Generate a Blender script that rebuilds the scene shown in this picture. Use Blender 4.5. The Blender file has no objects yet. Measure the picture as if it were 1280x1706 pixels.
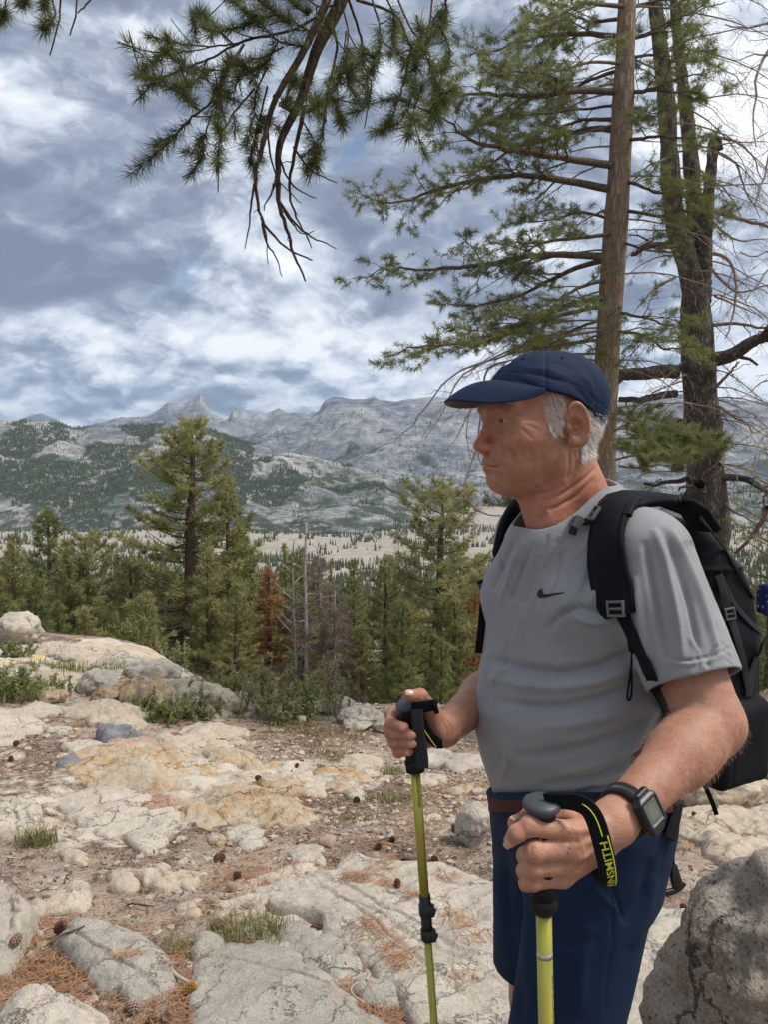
import bpy, bmesh, math, random, time
import numpy as np
from mathutils import Vector, Matrix
from mathutils.bvhtree import BVHTree
SC = bpy.context.scene
COL = SC.collection
# ------------------------------------------------------------------ camera
F_PX = 1282.0
PITCH = math.radians(3.7)
CAM_Z = 1.515
cam_data = bpy.data.cameras.new("camera")
cam = bpy.data.objects.new("camera", cam_data)
COL.objects.link(cam)
cam.location = (0, 0, CAM_Z)
cam.rotation_euler = (math.radians(90) - PITCH, 0, 0)
cam_data.sensor_fit = 'VERTICAL'
cam_data.sensor_height = 24.0
cam_data.lens = 24.0 * F_PX / 1706.0
cam_data.clip_start = 0.05
cam_data.clip_end = 60000
SC.camera = cam
# ------------------------------------------------------------------ world: nishita gaps behind a deck of cumulus
SUN_EL, SUN_AZ = math.radians(58), math.radians(98)      # azimuth measured from +Y towards +X
SUN_DIR = Vector((math.sin(SUN_AZ) * math.cos(SUN_EL), math.cos(SUN_AZ) * math.cos(SUN_EL), math.sin(SUN_EL)))
world = bpy.data.worlds.new("World")
SC.world = world
world.use_nodes = True
WT = world.node_tree
WT.nodes.clear()


class NT:
    """small helper for node trees"""
    def __init__(s, tree): s.t = tree; s.n = tree.nodes; s.l = tree.links
    def node(s, typ, **kw):
        n = s.n.new(typ)
        for k, v in kw.items():
            if k == 'ins':
                for a, b in v.items(): s.put(n, a, b)
            else: setattr(n, k, v)
        return n
    def put(s, n, key, val):
        if isinstance(key, str) and key.startswith('#'): key = int(key[1:])
        inp = n.inputs[key]
        if isinstance(val, bpy.types.NodeSocket): s.l.new(val, inp)
        elif isinstance(val, bpy.types.Node): s.l.new(val.outputs[0], inp)
        else: inp.default_value = val
    def math(s, op, a, b=0.5, c=None, clamp=False):
        n = s.node('ShaderNodeMath', operation=op, use_clamp=clamp)
        s.put(n, 0, a); s.put(n, 1, b)
        if c is not None: s.put(n, 2, c)
        return n.outputs[0]
    def vmath(s, op, a, b=(0, 0, 0), scale=None):
        n = s.node('ShaderNodeVectorMath', operation=op)
        s.put(n, 0, a)
        if op != 'SCALE': s.put(n, 1, b)
        if scale is not None: s.put(n, 'Scale', scale)
        return n.outputs['Value'] if op in ('DOT_PRODUCT', 'LENGTH') else n.outputs[0]
    def noise(s, vec, scale, detail=6, rough=0.55, dist=0.0, lac=2.0, typ='FBM'):
        n = s.node('ShaderNodeTexNoise')
        n.noise_type = typ
        if vec is not None: s.put(n, 'Vector', vec)
        s.put(n, 'Scale', scale); s.put(n, 'Detail', detail); s.put(n, 'Roughness', rough); s.put(n, 'Distortion', dist); s.put(n, 'Lacunarity', lac)
        return n.outputs[0]
    def voro(s, vec, scale, feature='F1', rand=1.0, out=0, detail=0.0, rough=0.5):
        n = s.node('ShaderNodeTexVoronoi', feature=feature)
        if detail: n.normalize = True; s.put(n, 'Detail', detail); s.put(n, 'Roughness', rough)
        if vec is not None: s.put(n, 'Vector', vec)
        s.put(n, 'Scale', scale); s.put(n, 'Randomness', rand)
        return n.outputs[out]
    def mapr(s, v, a, b, c=0.0, d=1.0, smooth=False):
        n = s.node('ShaderNodeMapRange')
        if smooth: n.interpolation_type = 'SMOOTHSTEP'
        s.put(n, 0, v); s.put(n, 1, a); s.put(n, 2, b); s.put(n, 3, c); s.put(n, 4, d)
        return n.outputs[0]
    def ramp(s, v, stops):
        n = s.node('ShaderNodeValToRGB')
        s.put(n, 0, v)
        e = n.color_ramp.elements
        while len(e) < len(stops): e.new(0.5)
        for i, (p, c) in enumerate(stops):
            e[i].position = p
            e[i].color = (c[0], c[1], c[2], 1)
        return n.outputs[0]
    def mix(s, f, a, b, mode='MIX'):
        n = s.node('ShaderNodeMix', data_type='RGBA', blend_type=mode)
        s.put(n, 0, f)
        for i, v in ((6, a), (7, b)):
            if isinstance(v, tuple) and len(v) == 3: v = (*v, 1)
            s.put(n, i, v)
        return n.outputs[2]
    def comb(s, x, y, z):
        n = s.node('ShaderNodeCombineXYZ'); s.put(n, 0, x); s.put(n, 1, y); s.put(n, 2, z); return n.outputs[0]
    def sep(s, v):
        n = s.node('ShaderNodeSeparateXYZ'); s.put(n, 0, v); return n.outputs


w = NT(WT)
tc = w.node('ShaderNodeTexCoord')
D = tc.outputs['Generated']
dx, dy, dz = w.sep(D)
den = w.math('ADD', w.math('MAXIMUM', dz, 0.0), 0.11)
P = w.comb(w.math('DIVIDE', dx, den), w.math('DIVIDE', dy, den), 0.0)
sky = w.node('ShaderNodeTexSky', sky_type='NISHITA', sun_disc=False, sun_elevation=SUN_EL, sun_rotation=SUN_AZ, altitude=2700)
# a second, un-flattened coordinate keeps the low cloud bank billowy near the horizon
Q = w.comb(w.math('MULTIPLY', dx, 1.0), w.math('MULTIPLY', dy, 1.0), w.math('MULTIPLY', dz, 1.7))
warp = w.vmath('SCALE', w.vmath('SUBTRACT', w.node('ShaderNodeTexNoise', ins={'Vector': Q, 'Scale': 3.0, 'Detail': 4.0}).outputs[1], (0.5, 0.5, 0.5)), scale=0.16)
Qw = w.vmath('ADD', Q, warp)
big = w.noise(w.vmath('ADD', Qw, (3.1, 0.35, 2.25)), 1.9, 2.5, 0.5)          # heavy and light masses


def heap(vec, detail):
    """heaped cumulus thickness: billows with cauliflower heads on them"""
    m_ = w.noise(w.vmath('ADD', vec, (0.7, 5.0, 0.2)), 4.2, detail, 0.58)
    v1 = w.voro(w.vmath('ADD', vec, w.vmath('SCALE', w.comb(m_, m_, m_), scale=0.12)), 5.5, 'F1', detail=3.0 + detail * 0.3, rough=0.6)
    return w.math('ADD', w.math('MULTIPLY', m_, 1.1), w.math('MULTIPLY', w.math('SUBTRACT', 1.0, v1), 0.85))


h0 = heap(Qw, 10.0)
h1 = heap(w.vmath('ADD', Qw, (0.020, 0.004, 0.042)), 8.0)
fine = w.noise(w.vmath('ADD', Qw, (8.0, 1.0, 4.0)), 14.0, 8, 0.62, 0.1)
relief = w.math('SUBTRACT', h0, h1)
bank = w.voro(w.vmath('ADD', w.comb(w.math('MULTIPLY', dx, 1.0), w.math('MULTIPLY', dy, 0.6), w.math('MULTIPLY', dz, 2.3)), w.vmath('SCALE', w.comb(h0, h0, h0), scale=0.10)), 7.5, 'F1', detail=4.0, rough=0.55)
bank1 = w.voro(w.vmath('ADD', w.comb(w.math('MULTIPLY', dx, 1.0), w.math('MULTIPLY', dy, 0.6), w.math('MULTIPLY', w.math('ADD', dz, 0.014), 2.3)), w.vmath('SCALE', w.comb(h0, h0, h0), scale=0.10)), 7.5, 'F1', detail=4.0, rough=0.55)
def tower(off):
    return w.voro(w.vmath('ADD', w.vmath('ADD', Qw, off), w.vmath('SCALE', w.comb(h0, big, h0), scale=0.16)), 3.4, 'F1', detail=5.0, rough=0.55)
up0 = tower((0.3, 0.1, 0.7)); up1 = tower((0.318, 0.1, 0.735))
edge = w.mapr(h0, 0.98, 1.20, 0.0, 1.0, True)       # crisp borders where one heap stands in front of the next
thick = w.math('ADD', w.math('MULTIPLY', big, 1.1), w.math('ADD', w.math('MULTIPLY', h0, 0.55), w.math('ADD', w.math('MULTIPLY', fine, 0.15), w.math('MULTIPLY', edge, 0.26))))
toward = w.vmath('DOT_PRODUCT', D, tuple(SUN_DIR))
glow = w.mapr(toward, 0.25, 1.0, 0.0, 1.0, True)
low = w.mapr(dz, 0.10, 0.24, 1.0, 0.0, True)
bright = w.math('ADD', w.math('MULTIPLY', w.math('SUBTRACT', 1.42, thick), 0.85), 0.42)
bright = w.math('ADD', bright, w.math("MULTIPLY", relief, 2.6))
bright = w.math('ADD', bright, w.math('MULTIPLY', w.math('MULTIPLY', low, w.math('SUBTRACT', bank1, bank)), 3.2))
bright = w.math('ADD', bright, w.math('MULTIPLY', w.math('SUBTRACT', up1, up0), 2.6))
bright = w.math('ADD', bright, w.math('MULTIPLY', glow, 0.42))
bright = w.math('ADD', bright, w.math("MULTIPLY", low, 0.24))


def lobe(az, el, width, amt):
    """one broad cloud mass (dark) or break (bright) in the deck: azimuth, elevation, half-width in degrees"""
    global bright
    az, el = math.radians(az), math.radians(el)
    d = w.vmath('DOT_PRODUCT', w.vmath('NORMALIZE', w.vmath('ADD', D, w.vmath('SCALE', warp, scale=1.2))), (math.sin(az) * math.cos(el), math.cos(az) * math.cos(el), math.sin(el)))
    bright = w.math('ADD', bright, w.math('MULTIPLY', w.mapr(d, math.cos(math.radians(width)), 1.0, 0.0, 1.0, True), amt))


lobe(-22, 13, 13, -0.21); lobe(0, 17, 11, -0.26); lobe(-28, 30, 12, 0.16); lobe(-9, 12, 8, 0.34); lobe(-2, 8, 7, 0.2); lobe(-14, 29, 12, -0.12); lobe(22, 24, 16, 0.22)
lobe(-20, 24, 10, -0.12); lobe(150, 35, 40, -0.2); lobe(-120, 30, 35, -0.2); lobe(-75, 25, 25, 0.15)
ccol = w.ramp(bright, [(0.0, (1.4, 1.62, 2.2)), (0.25, (2.0, 2.33, 3.1)), (0.45, (3.15, 3.55, 4.25)), (0.60, (4.6, 5.05, 5.8)), (0.78, (6.2, 6.5, 6.9)), (1.0, (7.9, 8.0, 8.1))])
gap = w.mapr(w.math('ADD', w.noise(w.vmath('ADD', Qw, (2.0, 9.0, 1.3)), 4.3, 7, 0.58, 0.3), w.math('MULTIPLY', low, 0.05)), 0.63, 0.70, 0.0, 0.75, True)
skyb = w.vmath('SCALE', sky.outputs[0], scale=1.0)
gap = w.math('MULTIPLY', gap, w.mapr(dz, 0.10, 0.2))
allc = w.mix(gap, ccol, skyb)
# below the horizon the dome shows far ground haze
ground_c = (2.2, 2.4, 2.6, 1)
allc = w.mix(w.mapr(dz, -0.03, 0.0, 1.0, 0.0), allc, ground_c)
bg = w.node('ShaderNodeBackground', ins={'Color': allc, 'Strength': 0.1})
w.l.new(bg.outputs[0], w.node('ShaderNodeOutputWorld').inputs[0])
world.cycles.sampling_method = 'MANUAL'
world.cycles.sample_map_resolution = 512
# ------------------------------------------------------------------ sun
sl = bpy.data.lights.new("sun", 'SUN')
sl.energy = 2.7
sl.angle = math.radians(14)
sl.color = (1.0, 0.94, 0.86)
sun = bpy.data.objects.new("sun", sl)
COL.objects.link(sun)
sun.rotation_euler = (-SUN_DIR).to_track_quat('-Z', 'Y').to_euler()
vs = SC.view_settings
SC.display_settings.display_device = 'sRGB'
vs.view_transform = 'Standard'
vs.look = 'None'
vs.gamma = 1
vs.use_curve_mapping = False
vs.exposure = 0.55
SC.cycles.use_denoising = True
SC.cycles.use_adaptive_sampling = True
SC.cycles.adaptive_threshold = 0.02
SC.cycles.max_bounces = 6
SC.cycles.diffuse_bounces = 3
SC.cycles.volume_bounces = 0
SC.cycles.transparent_max_bounces = 6
SC.cycles.volume_step_rate = 4
SC.cycles.volume_max_steps = 64
# ------------------------------------------------------------------ projection helpers
CP, SP = math.cos(PITCH), math.sin(PITCH)


def ray(px, py):
    u = (px - 640.0) / F_PX
    v = -(py - 853.0) / F_PX
    return Vector((u, CP + v * SP, -SP + v * CP))


def PT(px, py, Y):
    """world point seen at photo pixel px,py standing Y metres ahead"""
    d = ray(px, py)
    return Vector((0, 0, CAM_Z)) + d * (Y / d.y)


def proj(co):
    """world points (N,3) -> photo pixels"""
    c = np.asarray(co, float) - np.array([0, 0, CAM_Z])
    fw = c[:, 1] * CP - c[:, 2] * SP
    up = c[:, 1] * SP + c[:, 2] * CP
    return 640 + F_PX * c[:, 0] / fw, 853 - F_PX * up / fw


# ------------------------------------------------------------------ numpy noise
def _hash(ix, iy, iz, seed=0):
    h = (ix.astype(np.int64) * 374761393 + iy.astype(np.int64) * 668265263 + iz.astype(np.int64) * 2147483647 + seed * 974634777) & 0xFFFFFFFF
    h = ((h ^ (h >> 13)) * 1274126177) & 0xFFFFFFFF
    return (h ^ (h >> 16)) & 0xFFFF


_G = np.random.RandomState(5).normal(size=(256, 3))
_G /= np.linalg.norm(_G, axis=1)[:, None]
_G = _G.astype(np.float32)


def pn(x, y, z=None, seed=0):
    """gradient noise about -1..1"""
    x = np.asarray(x, float); y = np.asarray(y, float)
    z = np.zeros_like(x) if z is None else np.asarray(z, float) + np.zeros_like(x)
    xi, yi, zi = np.floor(x), np.floor(y), np.floor(z)
    fx, fy, fz = x - xi, y - yi, z - zi
    ux, uy, uz = fx * fx * fx * (fx * (fx * 6 - 15) + 10), fy * fy * fy * (fy * (fy * 6 - 15) + 10), fz * fz * fz * (fz * (fz * 6 - 15) + 10)
    r = 0
    for a in (0, 1):
        for b in (0, 1):
            for c in (0, 1):
                g = _G[_hash(xi + a, yi + b, zi + c, seed) & 255]
                d = g[..., 0] * (fx - a) + g[..., 1] * (fy - b) + g[..., 2] * (fz - c)
                r = r + d * (ux if a else 1 - ux) * (uy if b else 1 - uy) * (uz if c else 1 - uz)
    return r * 1.5


def fbm(x, y, z=None, oct=5, rough=0.5, lac=2.03, seed=0):
    a, f, s = 1.0, 1.0, 0
    for i in range(oct):
        s = s + a * pn(x * f, y * f, None if z is None else z * f, seed + i)
        a *= rough; f *= lac
    return s


def ridged(x, y, z=None, oct=5, rough=0.5, lac=2.07, seed=0):
    a, f, s, w_ = 1.0, 1.0, 0, 1.0
    for i in range(oct):
        n = 1 - np.abs(pn(x * f, y * f, None if z is None else z * f, seed + i)) * 1.3
        n = n * n * w_
        w_ = np.clip(n * 1.6, 0, 1)
        s = s + a * n
        a *= rough; f *= lac
    return s - 0.9


def smooth(a, b, x):
    t = np.clip((x - a) / (b - a), 0, 1)
    return t * t * (3 - 2 * t)


# ------------------------------------------------------------------ object helpers
def link(name, data, parent=None, mats=None):
    o = bpy.data.objects.new(name, data)
    COL.objects.link(o)
    if parent is not None: o.parent = parent
    if mats is not None and data is not None:
        for m in (mats if isinstance(mats, (list, tuple)) else [mats]): data.materials.append(m)
    return o


def tag(o, label=None, cat=None, group=None, kind=None):
    if label: o['label'] = label
    if cat: o['category'] = cat
    if group: o['group'] = group
    if kind: o['kind'] = kind
    return o


def empty(name, loc, label, cat, group=None, rz=0.0):
    o = bpy.data.objects.new(name, None)
    COL.objects.link(o)
    o.empty_display_size = 0.1
    o.location = loc
    o.rotation_euler = (0, 0, rz)
    return tag(o, label, cat, group)


def mesh_np(name, co, faces, smooth_=True, uv=None):
    """faces: (N,3) or (N,4) int array"""
    me = bpy.data.meshes.new(name)
    co = np.asarray(co, np.float32); faces = np.asarray(faces, np.int32)
    k = faces.shape[1]
    me.vertices.add(len(co)); me.vertices.foreach_set('co', co.ravel())
    me.loops.add(faces.size); me.loops.foreach_set('vertex_index', faces.ravel())
    me.polygons.add(len(faces))
    me.polygons.foreach_set('loop_start', np.arange(0, faces.size, k, dtype=np.int32))
    me.polygons.foreach_set('loop_total', np.full(len(faces), k, np.int32))
    me.polygons.foreach_set('use_smooth', np.full(len(faces), smooth_, bool))
    me.update(calc_edges=True)
    me.validate()
    return me


def set_attr(me, name, vals):
    a = me.attributes.new(name, 'FLOAT', 'POINT')
    a.data.foreach_set('value', np.asarray(vals, np.float32))


def grid_faces(nu, nv, flip=False):
    i = np.arange(nu * nv).reshape(nu, nv)
    a, b, c, d = i[:-1, :-1], i[1:, :-1], i[1:, 1:], i[:-1, 1:]
    f = np.stack([a, b, c, d], -1).reshape(-1, 4)
    return f[:, ::-1] if flip else f


class MB:
    """collects vertices and faces of one mesh"""
    def __init__(s): s.v = []; s.q = []; s.t = []; s.n = 0
    def add(s, co, quads=None, tris=None):
        co = np.asarray(co, np.float32).reshape(-1, 3)
        if quads is not None and len(quads): s.q.append(np.asarray(quads, np.int32) + s.n)
        if tris is not None and len(tris): s.t.append(np.asarray(tris, np.int32) + s.n)
        s.v.append(co); s.n += len(co)
    def tube(s, pts, rad, seg=6, cap=True, flat=1.0, twist=None):
        pts = np.asarray(pts, float); n = len(pts)
        rad = np.broadcast_to(np.asarray(rad, float), (n,))
        tan = np.gradient(pts, axis=0); tan /= np.linalg.norm(tan, axis=1)[:, None] + 1e-9
        ref = np.array([0, 0, 1.0]) if abs(tan[0][2]) < 0.9 else np.array([1.0, 0, 0])
        u = np.cross(tan[0], ref); u /= np.linalg.norm(u)
        us = []
        for i in range(n):
            u = u - tan[i] * np.dot(u, tan[i]); u /= np.linalg.norm(u) + 1e-9
            us.append(u)
        us = np.array(us); vs_ = np.cross(tan, us)
        a = np.arange(seg) * 2 * math.pi / seg
        ring = pts[:, None] + (us[:, None] * np.cos(a)[None, :, None] + vs_[:, None] * np.sin(a)[None, :, None] * flat) * rad[:, None, None]
        i0 = np.arange(n - 1)[:, None] * seg + np.arange(seg)[None]
        i1 = np.arange(n - 1)[:, None] * seg + (np.arange(seg)[None] + 1) % seg
        q = np.stack([i0, i1, i1 + seg, i0 + seg], -1).reshape(-1, 4)
        co = ring.reshape(-1, 3); t = []
        if cap:
            co = np.vstack([co, pts[0], pts[-1]])
            c0, c1 = n * seg, n * seg + 1
            for k in range(seg):
                t.append((c0, (k + 1) % seg, k))
                t.append((c1, (n - 1) * seg + k, (n - 1) * seg + (k + 1) % seg))
        s.add(co, q, t if t else None)
    def mesh(s, name, smooth_=True):
        me = bpy.data.meshes.new(name)
        co = np.vstack(s.v)
        q = np.vstack(s.q) if s.q else np.zeros((0, 4), np.int32)
        t = np.vstack(s.t) if s.t else np.zeros((0, 3), np.int32)
        me.vertices.add(len(co)); me.vertices.foreach_set('co', co.astype(np.float32).ravel())
        li = np.concatenate([q.ravel(), t.ravel()])
        me.loops.add(len(li)); me.loops.foreach_set('vertex_index', li.astype(np.int32))
        me.polygons.add(len(q) + len(t))
        st = np.concatenate([np.arange(len(q)) * 4, len(q) * 4 + np.arange(len(t)) * 3])
        me.polygons.foreach_set('loop_start', st.astype(np.int32))
        me.polygons.foreach_set('loop_total', np.concatenate([np.full(len(q), 4), np.full(len(t), 3)]).astype(np.int32))
        me.polygons.foreach_set('use_smooth', np.full(len(q) + len(t), smooth_, bool))
        me.update(calc_edges=True)
        return me
    def build(s, name, mat, parent=None, smooth_=True):
        return link(name, s.mesh(name, smooth_), parent, mat)


def material(name, rough=0.7, spec=0.3):
    m = bpy.data.materials.new(name)
    m.use_nodes = True
    nt = NT(m.node_tree)
    b = m.node_tree.nodes['Principled BSDF']
    b.inputs['Roughness'].default_value = rough
    b.inputs['Specular IOR Level'].default_value = spec
    return m, nt, b


def plain(name, col, rough=0.6, spec=0.3, metal=0.0, var=0.15, scale=30, bump=0.0, bscale=200):
    m, nt, b = material(name, rough, spec)
    b.inputs['Metallic'].default_value = metal
    o = nt.node('ShaderNodeTexCoord').outputs['Object']
    n = nt.noise(o, scale, 5, 0.6)
    c = nt.mix(n, tuple(x * (1 - var) for x in col), tuple(min(1, x * (1 + var)) for x in col))
    nt.put(b, 'Base Color', c)
    if bump:
        bn = nt.node('ShaderNodeBump', ins={'Strength': bump, 'Distance': 0.002, 'Height': nt.noise(o, bscale, 4, 0.6)})
        nt.put(b, 'Normal', bn.outputs[0])
    return m


def vrand(seed=0):
    return np.random.RandomState(seed)
# ================================================================== far terrain
def crest_line(pts, D):
    """photo polyline of a skyline -> functions of s = X/Y"""
    ss, zz = [], []
    for px, py in pts:
        p = PT(px, py, D)
        ss.append(p.x / D); zz.append(p.z)
    return np.array(ss), np.array(zz)


def hazeblue(m_name, light, dark, green, treeline, scale, streak=0.5, snow=0.0):
    """granite mountain side: pale slabs, darker joints, dark scrub and forest in hollows, strips of snow"""
    m, nt, b = material(m_name, 0.9, 0.1)
    g = nt.node('ShaderNodeNewGeometry')
    pos = g.outputs['Position']
    nrm = nt.sep(g.outputs['Normal'])
    x, y, z = nt.sep(pos)
    n1 = nt.noise(pos, scale, 9, 0.65, 0.4)
    n2 = nt.noise(nt.comb(x, y, nt.math('MULTIPLY', z, 5.0)), scale * 3.0, 8, 0.7, 0.8)
    n3 = nt.noise(pos, scale * 14, 4, 0.7)
    f = nt.math('ADD', nt.math('MULTIPLY', n1, 0.75), nt.math('ADD', nt.math('MULTIPLY', n2, 0.55), nt.math('MULTIPLY', n3, 0.35)))
    rock = nt.mix(nt.mapr(f, 0.72, 0.96), tuple(dark), tuple(light))
    jo = nt.noise(nt.comb(nt.math('MULTIPLY', x, 2.6), nt.math('MULTIPLY', y, 0.8), nt.math('MULTIPLY', z, 1.2)), scale * 6, 6, 0.65, 1.5, typ='RIDGED_MULTIFRACTAL') if False else nt.voro(nt.vmath('ADD', pos, nt.vmath('SCALE', nt.comb(n1, n2, n1), scale=0.8 / scale)), scale * 5, 'DISTANCE_TO_EDGE')
    rock = nt.mix(nt.mapr(jo, 0.0, 0.09, 0.55 * streak, 0.0), rock, tuple(c * 0.5 for c in dark))
    n4 = nt.noise(nt.vmath('ADD', pos, (999, 31, 7)), scale * 2.2, 8, 0.62, 0.3)
    n5 = nt.noise(nt.vmath('ADD', pos, (99, 310, 70)), scale * 11, 6, 0.7, 0.3)
    veg = nt.math('ADD', n4, nt.math('MULTIPLY', n5, 0.35))
    veg = nt.math('ADD', veg, nt.mapr(z, treeline[0], treeline[1], 0.12, -0.22))
    c = nt.mix(nt.mapr(veg, 0.78, 0.86), rock, tuple(green))
    fo = nt.node('ShaderNodeAttribute', attribute_name='forest').outputs['Fac']
    c = nt.mix(nt.math('MULTIPLY', fo, nt.mapr(n5, 0.40, 0.5)), c, tuple(g * 0.8 for g in green))
    if snow:
        sn = nt.noise(nt.comb(nt.math('MULTIPLY', x, 0.35), y, nt.math('MULTIPLY', z, 3.2)), scale * 3.2, 3, 0.5, 0.6)
        c = nt.mix(nt.math('MULTIPLY', nt.mapr(sn, 0.70, 0.72), nt.mapr(z, treeline[1] - 60, treeline[1] + 60)), c, (0.85, 0.87, 0.9))
    nt.put(b, 'Base Color', c)
    return m


def ridge(name, pts, D, Y0, zbase, mat, amp, nscale, seed, fmask=None, s0=-0.72, s1=0.72, nu=520, nv=110, power=1.3, back=0.25, crag=0.0):
    ss, zz = crest_line(pts, D)
    s = np.linspace(s0, s1, nu)
    cz = np.interp(s, ss, zz)
    t = np.concatenate([np.linspace(0, 1, nv - 14), 1 + np.linspace(0.02, back, 14)])
    S, T = np.meshgrid(s, t, indexing='ij')
    kk_ = np.exp(-(np.arange(-60, 61) / 24.0) ** 2); kk_ /= kk_.sum()
    czs = np.convolve(np.pad(cz, 60, 'edge'), kk_, 'valid')
    wt = smooth(0.72, 1.0, T)
    C = czs[:, None] * (1 - wt) + cz[:, None] * wt
    Y = Y0 + (D - Y0) * T
    X = S * Y
    pr = np.where(T <= 1, np.clip(T, 0, 1) ** power, 1 - (T - 1) ** 1.0 * 2.0)
    k = 1.0 / nscale
    rn = ridged(X * k, Y * k, oct=7, rough=0.52, seed=seed) * 0.5 + fbm(X * k * 2.3, Y * k * 2.3, oct=5, seed=seed + 9) * 0.25
    env = np.clip(T, 0, 1) ** 0.6 * np.where(T < 1, 1 - 0.93 * np.clip(T, 0, 1) ** 5, 0.07)
    Z = zbase + (C - zbase) * pr + rn * amp * env
    Z = Z + crag * np.abs(pn(X * k * 9, Y * k * 9, seed=seed + 3)) * smooth(0.75, 1.0, T)
    co = np.stack([X, Y, Z], -1).reshape(-1, 3)
    me = mesh_np(name, co, grid_faces(nu, nv, False))
    if fmask is not None: set_attr(me, 'forest', fmask(X, Y, S, T).ravel())
    o = link(name, me, None, mat)
    tag(o, kind='structure')
    return o, (s, t, X, Y, Z)


def sample_surface(surf, s, t):
    """bilinear height on a ridge at param s,t"""
    S, T, X, Y, Z = surf
    i = np.clip((s - S[0]) / (S[1] - S[0]), 0, len(S) - 1.001)
    j = np.interp(t, T, np.arange(len(T)))
    j = np.clip(j, 0, len(T) - 1.001)
    i0, j0 = i.astype(int), j.astype(int); fi, fj = i - i0, j - j0
    out = []
    for A in (X, Y, Z):
        out.append(A[i0, j0] * (1 - fi) * (1 - fj) + A[i0 + 1, j0] * fi * (1 - fj) + A[i0, j0 + 1] * (1 - fi) * fj + A[i0 + 1, j0 + 1] * fi * fj)
    return out


mat_far_tree, _nt, _b = material("far_conifer", 0.95, 0.05)
_nt.put(_b, 'Base Color', _nt.mix(_nt.noise(_nt.node('ShaderNodeNewGeometry').outputs['Position'], 0.05, 3, 0.6), (0.05, 0.065, 0.035), (0.13, 0.145, 0.07)))


def tiny_trees(name, X, Y, Z, H, seed, mat=None, rr=0.2):
    """far-off forest: three stacked ragged cones per tree"""
    r = vrand(seed); n = len(X); k = 5
    parts_v, parts_t = [], []
    base = 0
    for (h0, h1, w_) in ((0.06, 0.55, 1.0), (0.33, 0.8, 0.72), (0.6, 1.0, 0.45)):
        a = np.arange(k)[None] * 2 * math.pi / k + r.uniform(0, 6.28, (n, 1))
        rad = H[:, None] * rr * w_ * r.uniform(0.6, 1.2, (n, k))
        vx = X[:, None] + np.cos(a) * rad; vy = Y[:, None] + np.sin(a) * rad
        vz = (Z + H * h0)[:, None] + H[:, None] * r.uniform(-0.04, 0.05, (n, k))
        ring = np.stack([vx, vy, vz], -1)
        tip = np.stack([X, Y, Z + H * h1], -1)[:, None]
        v = np.concatenate([ring, tip], 1)
        idx = base + np.arange(n)[:, None] * (k + 1)
        for q in range(k):
            parts_t.append(np.stack([idx[:, 0] + q, idx[:, 0] + (q + 1) % k, idx[:, 0] + k], -1))
        parts_v.append(v.reshape(-1, 3)); base += n * (k + 1)
    me = mesh_np(name, np.vstack(parts_v), np.vstack(parts_t), False)
    return tag(link(name, me, None, mat or mat_far_tree), kind='stuff')


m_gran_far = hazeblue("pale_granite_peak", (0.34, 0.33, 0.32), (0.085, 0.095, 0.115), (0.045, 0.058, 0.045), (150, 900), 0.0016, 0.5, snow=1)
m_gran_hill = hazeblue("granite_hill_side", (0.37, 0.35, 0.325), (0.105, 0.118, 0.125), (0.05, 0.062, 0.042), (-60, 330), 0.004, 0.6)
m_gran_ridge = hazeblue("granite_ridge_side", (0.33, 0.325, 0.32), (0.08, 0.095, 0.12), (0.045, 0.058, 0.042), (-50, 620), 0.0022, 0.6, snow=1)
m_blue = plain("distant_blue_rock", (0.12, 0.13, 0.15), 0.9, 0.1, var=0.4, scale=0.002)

def mask_h1(X, Y, S, T):
    m = fbm(X / 260, Y / 260 * 0.8, oct=4, seed=5) + smooth(-0.06, -0.26, S) * 0.62 * np.exp(-((T - 0.5) / 0.34) ** 2) + 0.35 * smooth(0.10, 0.0, T) - 0.12
    return smooth(0.06, 0.2, m)


# far blue summit, Cathedral-shaped horn with its neighbours, big right ridge, forested hill on the left
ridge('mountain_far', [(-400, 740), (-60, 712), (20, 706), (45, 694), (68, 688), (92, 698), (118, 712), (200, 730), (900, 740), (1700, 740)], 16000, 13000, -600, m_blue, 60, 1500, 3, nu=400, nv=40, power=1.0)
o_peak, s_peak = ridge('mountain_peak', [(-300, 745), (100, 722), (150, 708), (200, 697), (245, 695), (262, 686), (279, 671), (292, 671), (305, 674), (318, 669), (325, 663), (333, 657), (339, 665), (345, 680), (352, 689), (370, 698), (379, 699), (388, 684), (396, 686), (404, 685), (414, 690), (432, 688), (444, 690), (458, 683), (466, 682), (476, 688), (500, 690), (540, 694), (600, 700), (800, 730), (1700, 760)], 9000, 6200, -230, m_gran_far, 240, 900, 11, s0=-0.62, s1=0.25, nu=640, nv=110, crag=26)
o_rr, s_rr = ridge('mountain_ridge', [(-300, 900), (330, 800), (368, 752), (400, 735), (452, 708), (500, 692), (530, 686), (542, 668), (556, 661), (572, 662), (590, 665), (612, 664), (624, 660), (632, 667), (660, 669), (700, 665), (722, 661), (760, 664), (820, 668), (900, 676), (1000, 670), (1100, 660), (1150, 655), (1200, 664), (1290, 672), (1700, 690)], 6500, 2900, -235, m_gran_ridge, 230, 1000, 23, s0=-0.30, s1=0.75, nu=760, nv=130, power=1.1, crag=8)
o_h1, s_h1 = ridge('hill', [(-400, 700), (-50, 700), (30, 702), (90, 703), (118, 714), (200, 712), (260, 706), (300, 710), (350, 716), (400, 735), (450, 748), (520, 762), (580, 776), (640, 790), (700, 812), (760, 842), (800, 862), (840, 880), (900, 900), (1000, 920)], 3400, 2150, -196, m_gran_hill, 95, 420, 31, fmask=mask_h1, s0=-0.72, s1=0.28, nu=760, nv=120, power=0.85)
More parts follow.
